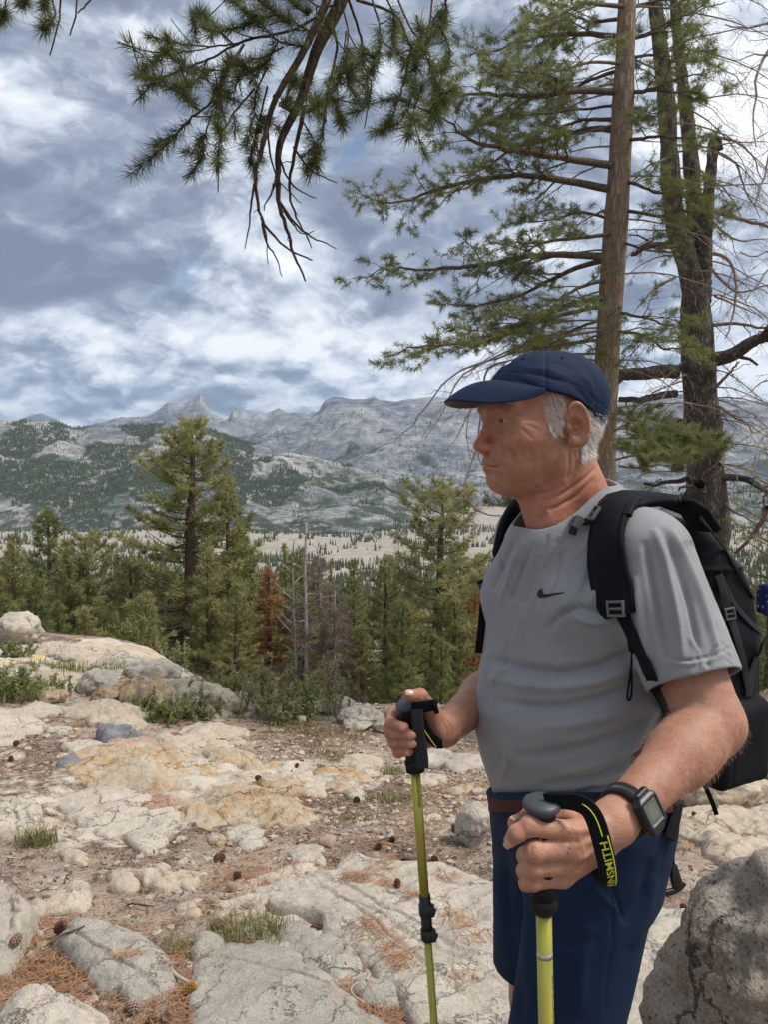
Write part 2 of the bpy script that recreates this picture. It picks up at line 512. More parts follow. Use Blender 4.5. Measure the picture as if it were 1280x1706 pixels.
o_h2, s_h2 = ridge('hill_right', [(600, 960), (900, 905), (1000, 880), (1130, 838), (1200, 822), (1290, 806), (1700, 770)], 2800, 2150, -196, m_gran_hill, 70, 300, 37, s0=0.1, s1=0.72, nu=300, nv=60, power=0.9)

# forest on the hills: a mask of clumps, denser on the left flank
r = vrand(77)


def hill_forest(name, surf, n, s_rng, t_rng, thr, nsc, seed, H=(9, 17), dens=None):
    r = vrand(seed)
    s = r.uniform(*s_rng, n); t = r.uniform(*t_rng, n) ** 0.75
    X, Y, Z = sample_surface(surf, s, t)
    m = fbm(X / nsc, Y / nsc * 0.8, oct=4, seed=seed)
    if dens == 'h1': m = mask_h1(X, Y, s, t)
    elif dens is not None: m = m + dens(s, t)
    k = m > thr
    X, Y, Z = X[k], Y[k], Z[k]
    return tiny_trees(name, X, Y, Z - 1, r.uniform(H[0], H[1], len(X)), seed)


hill_forest('distant_forest', s_h1, 26000, (-0.56, 0.16), (0.02, 1.0), 0.3, 260, 5, dens='h1')
hill_forest('scattered_forest', s_h1, 5000, (-0.56, 0.2), (0.02, 1.0), 0.0, 160, 6, H=(7, 13))
hill_forest('ridge_forest', s_rr, 9000, (-0.2, 0.55), (0.0, 0.75), 0.20, 420, 8, H=(10, 19), dens=lambda s, t: 0.35 * smooth(0.35, 0.0, t) - 0.05)
hill_forest('far_forest', s_h2, 2500, (0.2, 0.6), (0.0, 1.0), 0.05, 200, 9)
# ================================================================== near ground and valley
def gz(x, y):
    """height of the ground (soil level) at world x,y"""
    x = np.asarray(x, float); y = np.asarray(y, float)
    s = 0.098 + 0.075 * smooth(-4.0, 1.0, x) - 0.05 * smooth(1.2, 5.0, x)
    s = s + (0.13 - s) * smooth(9, 30, y)
    yy = np.log1p(np.exp(np.clip((y - 2.2) * 1.6, -30, 30))) / 1.6
    edge = 7.0 + 2.3 * smooth(-1.3, -3.7, x) + 0.3 * pn(x * 0.45, x * 0 + 3.3)
    z = -s * np.minimum(yy, 1e9) * smooth(-1e9, 0, y * 0 + 1)
    z = np.where(y > edge, -s * (edge - 2.2) - (y - edge) * s, z)
    over = np.maximum(y - edge, 0)
    z = z - 0.42 * over * smooth(0, 3, over) * (1 / (1 + over / 55.0)) - 0.008 * over - 0.02 * np.minimum(over, 1500) ** 1.0 * 1.0
    lf = smooth(-2.2, -5.2, x) * smooth(4.0, 8.5, y) * smooth(16, 10, y)
    z = z + 0.10 * lf
    near = smooth(14, 8, y)
    z = z + near * (0.045 * fbm(x * 0.7, y * 0.7, oct=3, seed=41) + 0.018 * fbm(x * 2.3, y * 2.3, oct=3, seed=44))
    far = smooth(12, 60, y)
    z = z + far * fbm(x / 45.0, y / 45.0, oct=5, seed=47) * np.minimum(1.2 + y * 0.008, 16.0)
    return np.maximum(z, -192 + 12 * fbm(x / 300.0, y / 300.0, oct=4, seed=50))


_gx = np.arange(-9, 9.001, 0.03); _gy = np.arange(0, 14.001, 0.03)
_GA, _GB = np.meshgrid(_gx, _gy, indexing='ij')
_GZ = gz(_GA, _GB)


def gzf(x, y):
    """the same height, read from a table (near ground only)"""
    i = np.clip((np.asarray(x, float) + 9) / 0.03, 0, len(_gx) - 1.01); j = np.clip(np.asarray(y, float) / 0.03, 0, len(_gy) - 1.01)
    a, b = i.astype(int), j.astype(int); u, v = i - a, j - b
    return _GZ[a, b] * (1 - u) * (1 - v) + _GZ[a + 1, b] * u * (1 - v) + _GZ[a, b + 1] * (1 - u) * v + _GZ[a + 1, b + 1] * u * v


def ground_hit(px, py, extra=0.0):
    """where the line of sight through photo pixel px,py meets the ground"""
    d = ray(px, py)
    t0, t = 0.5, 0.5
    o = np.array([0, 0, CAM_Z])
    dd = np.array(d)
    ts = 0.8 * 1.03 ** np.arange(92)
    P_ = o + ts[:, None] * dd
    below = P_[:, 2] < gzf(P_[:, 0], P_[:, 1]) + extra
    k = int(np.argmax(below))
    a, b = ts[max(k - 1, 0)], ts[k]
    for _ in range(12):
        m_ = (a + b) / 2
        p = o + m_ * dd
        if p[2] < gzf(p[0:1], p[1:2])[0] + extra: b = m_
        else: a = m_
    return o + b * dd


# ---- soil with fallen needles, the near sheet
def soil_material():
    m, nt, b = material("needle_strewn_soil", 0.95, 0.08)
    pos = nt.node('ShaderNodeNewGeometry').outputs['Position']
    n1 = nt.noise(pos, 1.3, 6, 0.6, 0.3)
    n2 = nt.noise(pos, 9.0, 8, 0.68, 0.4)
    n3 = nt.noise(pos, 70.0, 6, 0.7)
    v = nt.voro(pos, 95.0)
    base = nt.mix(nt.mapr(n2, 0.38, 0.66), (0.085, 0.058, 0.042), (0.255, 0.19, 0.145))
    base = nt.mix(nt.mapr(nt.math('ADD', n1, nt.math('MULTIPLY', n2, 0.5)), 0.68, 0.90), base, (0.40, 0.34, 0.285))
    base = nt.mix(nt.mapr(n3, 0.50, 0.70), base, (0.42, 0.35, 0.29))
    base = nt.mix(nt.mapr(n3, 0.40, 0.30), base, (0.045, 0.030, 0.022))
    # strewn orange needle litter
    need = nt.noise(nt.vmath('ADD', pos, (5, 9, 2)), 1.9, 5, 0.6)
    pale = nt.voro(nt.vmath('MULTIPLY', pos, (1.0, 1.0, 1.0)), 60.0, out=1)
    base = nt.mix(nt.math('MULTIPLY', nt.mapr(need, 0.55, 0.68), nt.mapr(n3, 0.42, 0.58)), base, (0.33, 0.15, 0.065))
    bed = nt.node('ShaderNodeAttribute', attribute_name='bed').outputs['Fac']
    bm_ = nt.mapr(nt.math('ADD', bed, nt.math('MULTIPLY', nt.math('SUBTRACT', n2, 0.5), 0.9)), 0.40, 0.56)
    rk = nt.mix(nt.mapr(n2, 0.35, 0.65), (0.40, 0.345, 0.285), (0.60, 0.535, 0.45))
    rk = nt.mix(nt.mapr(n1, 0.50, 0.66, 0, 0.55), rk, (0.42, 0.28, 0.15))
    rk = nt.mix(nt.mapr(n3, 0.56, 0.68, 0, 0.5), rk, (0.16, 0.13, 0.11))
    base = nt.mix(bm_, base, rk)
    nt.put(b, 'Base Color', base)
    h = nt.math('ADD', nt.math('MULTIPLY', n2, 1.5), nt.math('ADD', nt.math('MULTIPLY', n3, 0.6), nt.math('MULTIPLY', v, 0.5)))
    bn = nt.node('ShaderNodeBump', ins={'Strength': 0.9, 'Distance': 0.012, 'Height': h})
    nt.put(b, 'Normal', bn.outputs[0])
    return m


mat_soil = soil_material()


def valley_material():
    m, nt, b = material("valley_granite_flat", 0.95, 0.05)
    pos = nt.node('ShaderNodeNewGeometry').outputs['Position']
    n1 = nt.noise(pos, 0.006, 8, 0.62, 0.5)
    n2 = nt.noise(pos, 0.06, 8, 0.66, 0.3)
    n3 = nt.noise(pos, 0.9, 8, 0.66, 0.3)
    c = nt.mix(nt.mapr(n2, 0.35, 0.6), (0.25, 0.22, 0.19), (0.44, 0.395, 0.35))
    c = nt.mix(nt.mapr(n3, 0.35, 0.65, 0.5, 0.0), c, (0.22, 0.18, 0.14))
    c = nt.mix(nt.mapr(nt.math('ADD', n1, nt.math('MULTIPLY', n2, 0.4)), 0.76, 0.9, 0, 0.7), c, (0.19, 0.19, 0.12))
    nt.put(b, 'Base Color', c)
    bn = nt.node('ShaderNodeBump', ins={'Strength': 0.6, 'Distance': 0.3, 'Height': n3})
    nt.put(b, 'Normal', bn.outputs[0])
    return m


mat_valley = valley_material()
# near sheet: 1.2 cm grid where it shows large, coarser behind
ys = np.concatenate([np.arange(-3, 1.5, 0.12), np.arange(1.5, 4.0, 0.022), np.arange(4.0, 12.5, 0.045)])
sx = np.linspace(-0.75, 0.85, 420)
Sx, Yy = np.meshgrid(sx, ys, indexing='ij')
Xx = Sx * np.maximum(Yy, 2.2) * 1.0 + Sx * 1.2
Zz = gz(Xx, Yy) + 0.006 * fbm(Xx * 14, Yy * 14, oct=3, seed=61) + 0.006 * np.maximum(fbm(Xx * 5, Yy * 5, oct=3, seed=62), 0)
_px, _py = proj(np.stack([Xx, Yy, Zz], -1).reshape(-1, 3)); _px = _px.reshape(Xx.shape); _py = _py.reshape(Xx.shape)
_cx, _cy = 0.0, 0.0
BED = 0.62 * np.exp(-(((Xx + 1.05) / 1.25) ** 2 + ((Yy - 4.2) / 1.1) ** 2)) + 0.75 * np.exp(-(((Xx + 3.0) / 1.9) ** 2 + ((Yy - 8.0) / 2.2) ** 2)) + 0.55 * np.exp(-(((Xx - 0.2) / 0.9) ** 2 + ((Yy - 2.6) / 0.55) ** 2)) + 0.5 * np.exp(-(((Xx - 2.4) / 1.2) ** 2 + ((Yy - 3.6) / 1.2) ** 2))
BED = BED + 0.30 * fbm(Xx * 1.6, Yy * 1.6, oct=4, seed=63)
_u = Xx * 0.82 + Yy * 0.57; _v = -Xx * 0.57 + Yy * 0.82
Zz = Zz + smooth(0.35, 0.6, BED) * (0.018 + 0.022 * ridged(_u * 1.3, _v * 5.5, oct=4, seed=64))
g = tag(link('ground', mesh_np('ground', np.stack([Xx, Yy, Zz], -1).reshape(-1, 3), grid_faces(len(sx), len(ys))), None, mat_soil), kind='structure')
set_attr(g.data, 'bed', BED.ravel())
# the land behind and beside the camera, coarse
xs2 = np.linspace(-60, 60, 90); ys2 = np.concatenate([np.linspace(-60, -3, 30), np.linspace(-2, 12, 15)])
A, B = np.meshgrid(xs2, ys2, indexing='ij')
Zb = gz(A, B) - 0.12 - 0.9 * smooth(2, -1, np.maximum(np.abs(A) - 1.2 - 0.7 * np.maximum(B, 2.2), -B - 2.5)) * (B > -3) * 0.2
tag(link('ground', mesh_np('ground', np.stack([A, B, Zb], -1).reshape(-1, 3), grid_faces(len(xs2), len(ys2))), None, mat_soil), kind='structure')
ys3 = 11.5 * (3600 / 11.5) ** np.linspace(0, 1, 360)
sx3 = np.linspace(-0.95, 0.95, 420)
S3, Y3 = np.meshgrid(sx3, ys3, indexing='ij')
X3 = S3 * Y3 + S3 * 20 * smooth(200, 12, Y3)
tag(link('terrain', mesh_np('terrain', np.stack([X3, Y3, gz(X3, Y3) - 0.05], -1).reshape(-1, 3), grid_faces(len(sx3), len(ys3))), None, mat_valley), kind='structure')
# scattered trees over the granite flats
r = vrand(91)
n = 40000
Yv = 300 * (2300 / 300) ** (r.uniform(0, 1, n) ** 0.8); Sv = r.uniform(-0.62, 0.62, n)
Xv = Sv * Yv
msk = fbm(Xv / 90, Yv / 150, oct=3, seed=71) + smooth(1900, 2200, Yv) * 0.45 + smooth(1700, 1200, Yv) * 0.75 - 0.04 + 0.1 * smooth(0.0, 0.1, Sv)
k_ = msk > 0.16
Xv, Yv = Xv[k_], Yv[k_]
tiny_trees('valley_forest', Xv, Yv, gz(Xv, Yv) - 0.5, r.uniform(7, 17, len(Xv)), 12)
# ---- air
m_haze = bpy.data.materials.new("haze_air"); m_haze.use_nodes = True
ht = m_haze.node_tree; ht.nodes.clear()
pv = ht.nodes.new('ShaderNodeVolumePrincipled'); om = ht.nodes.new('ShaderNodeOutputMaterial')
pv.inputs['Color'].default_value = (0.55, 0.74, 1.0, 1); pv.inputs['Density'].default_value = 3.6e-5; pv.inputs['Anisotropy'].default_value = 0.2
ht.links.new(pv.outputs[0], om.inputs['Volume'])
bm_ = bmesh.new(); bmesh.ops.create_cube(bm_, size=1)
for v in bm_.verts: v.co = Vector((v.co.x * 40000, 8500 + v.co.y * 19000, 400 + v.co.z * 2600))
me = bpy.data.meshes.new('haze'); bm_.to_mesh(me); bm_.free()
tag(link('haze', me, None, m_haze), kind='stuff')
# ================================================================== trees
def bark_material(name, a, b_, c, vs_=6.0, strength=1.0, patch=None):
    m, nt, b = material(name, 0.92, 0.1)
    pos = nt.node('ShaderNodeNewGeometry').outputs['Position']
    x, y, z = nt.sep(pos)
    st = nt.comb(nt.math('MULTIPLY', x, vs_), nt.math('MULTIPLY', y, vs_), nt.math('MULTIPLY', z, vs_ * 0.22))
    n1 = nt.noise(st, 4.0, 8, 0.65, 0.8)
    n2 = nt.noise(pos, 40, 5, 0.7)
    vo = nt.voro(nt.vmath('ADD', st, nt.vmath('SCALE', nt.comb(n1, n2, n1), scale=0.6)), 3.0, 'DISTANCE_TO_EDGE')
    col = nt.mix(nt.mapr(n1, 0.35, 0.65), a, b_)
    col = nt.mix(nt.mapr(vo, 0.0, 0.10, 0.75, 0.0), col, c)
    col = nt.mix(nt.mapr(n2, 0.5, 0.8, 0, 0.3), col, tuple(min(1, k * 1.3) for k in b_))
    if patch:
        pn_ = nt.noise(nt.comb(x, y, nt.math('MULTIPLY', z, 0.35)), 7.0, 5, 0.6)
        col = nt.mix(nt.mapr(pn_, 0.55, 0.62, 0, 0.75), col, patch)
    nt.put(b, 'Base Color', col)
    h = nt.math('ADD', nt.mapr(vo, 0.0, 0.25), nt.math('ADD', nt.math('MULTIPLY', n1, 0.7), nt.math('MULTIPLY', n2, 0.25)))
    bn = nt.node('ShaderNodeBump', ins={'Strength': strength, 'Distance': 0.02, 'Height': h})
    nt.put(b, 'Normal', bn.outputs[0])
    return m


def leaf_material(name, a, b_, sc=3.0, rough=0.6, trans=0.25, yellow=None, tr_=0.42):
    m, nt, b = material(name, rough, 0.25)
    pos = nt.node('ShaderNodeNewGeometry').outputs['Position']
    n = nt.noise(pos, sc, 4, 0.65)
    n2 = nt.noise(pos, sc * 9, 2, 0.6)
    c = nt.mix(nt.mapr(nt.math('ADD', n, nt.math('MULTIPLY', n2, 0.5)), 0.55, 0.95), a, b_)
    if yellow: c = nt.mix(nt.mapr(nt.noise(pos, sc * 3, 3, 0.6), 0.62, 0.72, 0, 0.8), c, yellow)
    nt.put(b, 'Base Color', c)
    tr = nt.node('ShaderNodeBsdfTranslucent', ins={'Color': c})
    mx = nt.node('ShaderNodeMixShader', ins={0: tr_})
    nt.l.new(b.outputs[0], mx.inputs[1]); nt.l.new(tr.outputs[0], mx.inputs[2])
    nt.l.new(mx.outputs[0], m.node_tree.nodes['Material Output'].inputs[0])
    return m


bark_brown = bark_material("red_brown_bark", (0.10, 0.062, 0.045), (0.20, 0.135, 0.10), (0.03, 0.02, 0.016), 3.0)
bark_pine = bark_material("tan_flaky_bark", (0.28, 0.21, 0.155), (0.41, 0.32, 0.24), (0.13, 0.088, 0.06), 9.0, 0.7, patch=(0.42, 0.25, 0.12))
bark_dark = bark_material("dark_furrowed_bark", (0.19, 0.155, 0.13), (0.31, 0.26, 0.22), (0.07, 0.055, 0.046), 14.0, 1.2)
bark_limb = bark_material("limb_bark", (0.13, 0.10, 0.08), (0.24, 0.185, 0.145), (0.05, 0.037, 0.03), 14.0, 0.6)
bark_near = bark_material("hanging_limb_bark", (0.12, 0.082, 0.066), (0.22, 0.16, 0.125), (0.05, 0.035, 0.028), 26.0, 0.9)
wood_grey = bark_material("bleached_dead_wood", (0.30, 0.27, 0.24), (0.46, 0.43, 0.39), (0.12, 0.10, 0.09), 7.0, 0.6)
wood_twig = bark_material("dead_twig_wood", (0.22, 0.165, 0.135), (0.36, 0.28, 0.23), (0.10, 0.07, 0.055), 12.0, 0.4)
leaf_pine = leaf_material("pine_needles", (0.11, 0.135, 0.05), (0.29, 0.305, 0.115), 1.5)
leaf_pine2 = leaf_material("olive_pine_needles", (0.19, 0.19, 0.075), (0.42, 0.40, 0.175), 0.7)
leaf_dark = leaf_material("dark_fir_needles", (0.125, 0.15, 0.068), (0.28, 0.295, 0.13), 0.6)  # darker green needles, the valley conifers' own colour
leaf_near = leaf_material("long_pine_needles", (0.060, 0.078, 0.026), (0.155, 0.170, 0.052), 9.0, 0.5, 0.2, (0.17, 0.15, 0.05))
leaf_rust = leaf_material("rust_dead_needles", (0.26, 0.12, 0.055), (0.44, 0.23, 0.115), 1.0)
leaf_mauve = leaf_material("grey_pink_dead_twigs", (0.18, 0.13, 0.11), (0.30, 0.225, 0.195), 1.0)
leaf_tipbrown = leaf_material("dry_needles", (0.24, 0.11, 0.05), (0.40, 0.21, 0.10), 4.0)


def clumps(pos, dirs, size, k, width, seed, spread=1.0, curve=0.0):
    """k slim triangles fanning out of every point: needle sprays"""
    r = vrand(seed); n = len(pos)
    pos = np.repeat(pos, k, 0); dirs = np.repeat(dirs, k, 0)
    size = np.repeat(np.broadcast_to(size, (n,)), k) * r.uniform(0.65, 1.1, n * k)
    d = dirs + r.normal(size=(n * k, 3)) * spread * 0.62
    d /= np.linalg.norm(d, axis=1)[:, None] + 1e-9
    side = np.cross(d, r.normal(size=(n * k, 3))); side /= np.linalg.norm(side, axis=1)[:, None] + 1e-9
    wv = side * (width * r.uniform(0.7, 1.2, n * k))[:, None] * 0.5
    tip = pos + d * size[:, None]
    midp = pos + d * size[:, None] * 0.15
    co = np.stack([midp - wv, midp + wv, tip], 1).reshape(-1, 3)
    return co, np.arange(n * k * 3).reshape(-1, 3)


def conifer_meshes(name, H, R, tr, seed, density=1.0, clear=0.12, top=0.06, leaf=0.32, lean=0.0, gap=0.25, up=0.15, kk=9, lw=0.055, power=0.8, dead=0.0, tophalf=None, rag=0.3):
    """trunk mesh with limbs, crown mesh of needle sprays; base at the origin"""
    r = vrand(seed)
    T, C_pos, C_dir, C_sz = MB(), [], [], []
    zt = np.linspace(0, H, 16)
    wob = np.stack([np.cumsum(r.normal(0, 0.012 * H / 16 * 3, 16)) + lean * zt, np.cumsum(r.normal(0, 0.012 * H / 16 * 3, 16)), zt], -1)
    wob[:, :2] -= wob[0, :2]
    rad = tr * (1 - zt / H) ** 0.75 + 0.012
    rad[0] *= 1.25
    T.tube(wob, rad, 9)
    at = lambda z: np.array([np.interp(z, zt, wob[:, 0]), np.interp(z, zt, wob[:, 1]), z])
    nb = int(H * 7.0 * density)
    hz = clear * H + (H * (1 - clear) - 0.1) * (np.arange(nb) + r.uniform(0, 1, nb)) / nb
    clump_n = r.uniform(0, 1, 64)
    ang = 0
    for i, z in enumerate(hz):
        f = (z / H - clear) / (1 - clear)
        ang += 2.4 + r.normal(0, 0.4)
        prof = (1 - f) ** power * (0.55 + 0.45 * smooth(0, 0.18, f)) + top
        L = R * prof * (1 - rag + rag * 2 * r.uniform(0.15, 0.85)) * (0.65 + 0.6 * clump_n[int(f * 40) % 64])
        if r.uniform() < gap * 0.5: L *= 0.45
        isdead = r.uniform() < dead * (1 - f) * 2
        el = -0.25 * (1 - f) + 0.75 * f ** 2 + r.normal(0, 0.12)
        d0 = np.array([math.cos(ang), math.sin(ang), math.sin(el)]); d0 /= np.linalg.norm(d0)
        p0 = at(z)
        ts_ = np.linspace(0, 1, 5)
        path = p0 + d0 * (ts_ * L)[:, None] + np.array([0, 0, 1.0]) * (up * L * ts_ ** 2 - 0.10 * L * np.sin(ts_ * 3.14))[:, None] + r.normal(0, 0.02 * L, (5, 3)) * ts_[:, None]
        T.tube(path, np.linspace(max(0.012, 0.022 * L ** 0.8), 0.006, 5), 4, cap=False)
        nt_ = max(3, int(L * 9 * (0.7 + 0.6 * density)))
        tt = r.uniform(0.22, 1.0, nt_) ** 0.75
        pp = np.stack([np.interp(tt, ts_, path[:, c]) for c in range(3)], -1)
        side = np.cross(d0, (0, 0, 1.0)); side /= np.linalg.norm(side) + 1e-9
        off = side[None] * (r.uniform(-1, 1, nt_) * 0.33 * L * (1.15 - tt) + r.normal(0, 0.05, nt_))[:, None]
        if isdead:
            for q in range(0, nt_, 2):
                T.tube(np.stack([pp[q], pp[q] + off[q] * 1.2 + (0, 0, -0.12 * L * r.uniform(0.2, 1))]), [0.008, 0.003], 3, cap=False)
            continue
        pos = pp + off + np.array([0, 0, 1.0]) * (up * np.abs(off).max(1) * 0.6 + r.normal(0.03, 0.05, nt_))[:, None]
        dd = d0[None] * 0.7 + off * 0.8 / (np.linalg.norm(off, axis=1)[:, None] + 0.05) * 0.5 + np.array([0, 0, 0.45])
        C_pos.append(pos); C_dir.append(dd); C_sz.append(np.full(nt_, leaf) * r.uniform(0.6, 1.15, nt_))
    C_pos.append(at(H)[None] + r.normal(0, 0.05, (6, 3)) - np.linspace(0, 0.5, 6)[:, None] * (0, 0, 1)); C_dir.append(np.tile((0, 0, 1.0), (6, 1))); C_sz.append(np.full(6, leaf * 1.2))
    pos, dd, sz = np.vstack(C_pos), np.vstack(C_dir), np.concatenate(C_sz)
    co, tri = clumps(pos, dd, sz, kk, lw, seed + 1, 1.0)
    return T.mesh(name + "_trunk"), mesh_np(name + "_crown", co, tri, False), len(tri)


def put_tree(name, meshes, loc, label, cat, group=None, bark=None, leaf=None, scale=1.0, rz=0.0, sz=1.0):
    t = empty(name, loc, label, cat, group, rz)
    t.scale = (scale, scale, scale * sz)
    a = link('trunk', meshes[0], t); b = link('crown', meshes[1], t)
    if not meshes[0].materials: meshes[0].materials.append(bark); meshes[1].materials.append(leaf)
    a.material_slots[0].link = 'OBJECT'; a.material_slots[0].material = bark
    b.material_slots[0].link = 'OBJECT'; b.material_slots[0].material = leaf
    return t


def base_at(px, Y):
    """foot of a tree: photo column px at distance Y on the terrain"""
    x = (px - 640.0) / F_PX * Y * 1.0
    return (x, Y, float(gz(np.array([x]), np.array([Y]))[0]))


def topz(py, Y): return PT(640, py, Y).z


V = {}
V['hero'] = conifer_meshes('hero', 17, 4.3, 0.50, 11, 1.35, 0.10, 0.08, 0.50, 0.03, 0.3, 0.22, 11, 0.050, 0.74, dead=0.25, rag=0.42)
V['a'] = conifer_meshes('conifer_a', 14, 2.7, 0.30, 21, 1.3, 0.06, 0.07, 0.44, 0.0, 0.25, 0.18, 11, 0.050, 0.72, dead=0.12)
V['b'] = conifer_meshes('conifer_b', 12, 2.3, 0.26, 22, 1.3, 0.04, 0.07, 0.42, -0.01, 0.25, 0.2, 11, 0.050, 0.75, dead=0.1)
V['c'] = conifer_meshes('conifer_c', 13, 2.0, 0.24, 23, 1.4, 0.04, 0.07, 0.40, 0.01, 0.25, 0.15, 11, 0.050, 0.82)
V['sparse'] = conifer_meshes('sparse', 13, 2.9, 0.34, 24, 1.05, 0.12, 0.12, 0.50, -0.045, 0.35, 0.25, 11, 0.050, 0.5, dead=0.25, rag=0.5)
V['narrow'] = conifer_meshes('narrow', 14, 1.5, 0.22, 25, 1.2, 0.04, 0.05, 0.30, 0.0, 0.2, 0.1, 8, 0.055, 0.9)
V['narrow2'] = conifer_meshes('narrow_b', 12, 1.35, 0.2, 26, 1.2, 0.05, 0.05, 0.30, 0.0, 0.3, 0.1, 8, 0.055, 0.85)
V['rust'] = conifer_meshes('rust', 9, 1.5, 0.14, 27, 1.9, 0.08, 0.04, 0.28, 0.0, 0.2, -0.25, 10, 0.045, 0.8)
V['mauve'] = conifer_meshes('mauve', 9, 1.9, 0.16, 28, 1.9, 0.2, 0.04, 0.34, 0.0, 0.3, -0.38, 8, 0.026, 0.6, dead=0.4)


def std_tree(key, px, top_py, Y, label, cat='pine tree', leaf=None, bark=None, name='pine_tree', rz=0.0, wide=1.0, group=None):
    b = base_at(px, Y)
    Hw = topz(top_py, Y) - b[2]
    H0 = {'hero': 17, 'a': 14, 'b': 12, 'c': 13, 'sparse': 13, 'narrow': 14, 'narrow2': 12, 'rust': 9, 'mauve': 9}[key]
    sc_ = Hw / H0; wide *= 1.18
    t = put_tree(name, V[key], (b[0], b[1], b[2] - 0.15), label, cat, group, bark or bark_brown, leaf or leaf_pine2, 1.0, rz)
    t.scale = (sc_ * wide, sc_ * wide, sc_)
    return t


FG = "conifers on the slope below the ledge"
std_tree('hero', 312, 700, 44, "tall bushy olive green pine, the highest of the trees below the ledge", group=FG, rz=0.4, wide=1.0)
std_tree('a', 372, 800, 46, "green conifer with bare trunk foot just right of the tallest pine", group=FG, rz=2.0, leaf=leaf_pine2)
std_tree('c', 400, 862, 52, "slender green conifer behind the rust brown tree", group=FG, rz=1.1, leaf=leaf_pine)
std_tree('b', 75, 852, 62, "pointed green conifer with thin top on the left, above the big boulder", group=FG, rz=3.0, leaf=leaf_pine)
std_tree('a', 22, 893, 48, "broad green conifer cut by the left edge behind the boulder", group=FG, rz=5.0)
std_tree('b', 48, 960, 40, "low bushy dark green conifer right behind the left boulder", group=FG, rz=4.0, leaf=leaf_pine)
std_tree('sparse', 158, 895, 52, "ragged green conifer with pale dead limbs left of the tallest pine", group=FG, rz=0.2)
std_tree('c', 110, 915, 50, "small full conifer between the ragged tree and the pointed one", group=FG, rz=1.7)
std_tree('b', 212, 930, 44, "bushy conifer leaning against the left side of the tallest pine", group=FG, rz=2.7)
std_tree('c', 345, 905, 40, "short dense conifer in front of the tallest pine's right side", group=FG, rz=3.9)
std_tree('b', 140, 1010, 34, "knee-high looking young conifer above the sunlit slabs on the left", group=FG, rz=0.9)
std_tree('c', 205, 1035, 30, "yellow-green young pine poking over the ledge rocks", group=FG, rz=0.3, leaf=leaf_pine)
std_tree('sparse', 712, 812, 42, "windswept pine with bent top and thick trunk right of centre", group=FG, rz=3.3, wide=1.0)
std_tree('a', 640, 925, 45, "full green conifer touching the windswept pine on its left", group=FG, rz=0.5)
std_tree('b', 668, 1000, 36, "light green young conifer in front of the windswept pine", group=FG, rz=4.4, leaf=leaf_pine)
std_tree('c', 760, 985, 40, "yellow-green conifer beside the hiker's belly", group=FG, rz=1.4)
std_tree('a', 800, 925, 60, "conifer half hidden behind the hiker's chest", group=FG, rz=2.4)
std_tree('b', 605, 1040, 40, "small conifer on the pale clearing right of the dead trunks", group=FG, rz=0.1, leaf=leaf_pine2)
std_tree('b', 240, 985, 36, "low full conifer tucked under the tallest pine's left limbs", group=FG, rz=2.2)
std_tree('a', 395, 960, 37, "short spreading conifer between the tallest pine and the rust brown tree", group=FG, rz=4.9)
std_tree('c', 88, 1000, 33, "stubby young conifer left of the sunlit slabs' skyline", group=FG, rz=5.6, leaf=leaf_pine)
std_tree('b', 5, 990, 33, "dark conifer lowest at the left edge above the boulder", group=FG, rz=0.7, leaf=leaf_pine)
std_tree('narrow', 475, 905, 62, "thin green conifer behind the pale forked snag", group=FG, rz=0.7)
std_tree('c', 590, 935, 66, "green conifer in the gap between the dead trunks and the windswept pine", group=FG, rz=1.9)
std_tree('b', 735, 1060, 31, "bright low sapling between the windswept pine and the hiker", group=FG, rz=2.9, leaf=leaf_pine)
std_tree('rust', 443, 945, 42, "dead conifer still covered in rust orange needles", cat='dead tree', leaf=leaf_rust, group=None, name='dead_conifer', wide=1.15)
std_tree('rust', 212, 1032, 31, "small dying sapling with orange needles over the ledge", cat='dead tree', leaf=leaf_rust, name='dead_conifer', wide=0.6)
std_tree('mauve', 534, 925, 41, "grey-pink dead conifer with drooping bare sprays beside the bleached snag", cat='dead tree', leaf=leaf_mauve, bark=wood_twig, name='dead_conifer', wide=1.2)
std_tree('mauve', 556, 1010, 40, "short grey-pink dead conifer right of the drooping one", cat='dead tree', leaf=leaf_mauve, bark=wood_twig, name='dead_conifer', rz=2.0, wide=1.2)
std_tree('rust', 792, 950, 48, "rusty dead conifer half behind the hiker's shirt", cat='dead tree', leaf=leaf_rust, name='dead_conifer', wide=0.8)


def snag(px, top_py, Y, r0, seed, label, mat, stubs=14, lean=0.0, L=1.6, up=0.5):
    b = base_at(px, Y); H = topz(top_py, Y) - b[2]
    t = empty('dead_snag', b, label, 'dead tree'); r = vrand(seed)
    T = MB(); z = np.linspace(-0.3, H, 14)
    path = np.stack([lean * z + np.cumsum(r.normal(0, 0.03, 14)), np.cumsum(r.normal(0, 0.03, 14)), z], -1)
    T.tube(path, np.linspace(r0, r0 * 0.25, 14), 8)
    T.build('trunk', mat, t)
    for i in range(stubs):
        zz = H * (0.25 + 0.72 * (i + r.uniform()) / stubs)
        a = r.uniform(0, 6.28); l = L * r.uniform(0.4, 1.1) * (1.1 - zz / H * 0.7)
        p = np.array([np.interp(zz, z, path[:, 0]), np.interp(zz, z, path[:, 1]), zz])
        q = np.linspace(0, 1, 5)[:, None]
        pp = p + q * l * np.array([math.cos(a), math.sin(a), up]) + q ** 2 * np.array([0, 0, r.uniform(-0.9, 0.2) * l]) + r.normal(0, 0.04, (5, 3)) * q
        B = MB(); B.tube(pp, np.linspace(0.05, 0.012, 5), 5)
        for j in range(3):
            k0 = pp[2 + j % 3]; B.tube(np.stack([k0, k0 + r.normal(0, 0.25, 3) + (0, 0, -0.1)]), [0.015, 0.005], 3, cap=False)
        B.build('branch', mat, t)
    return t


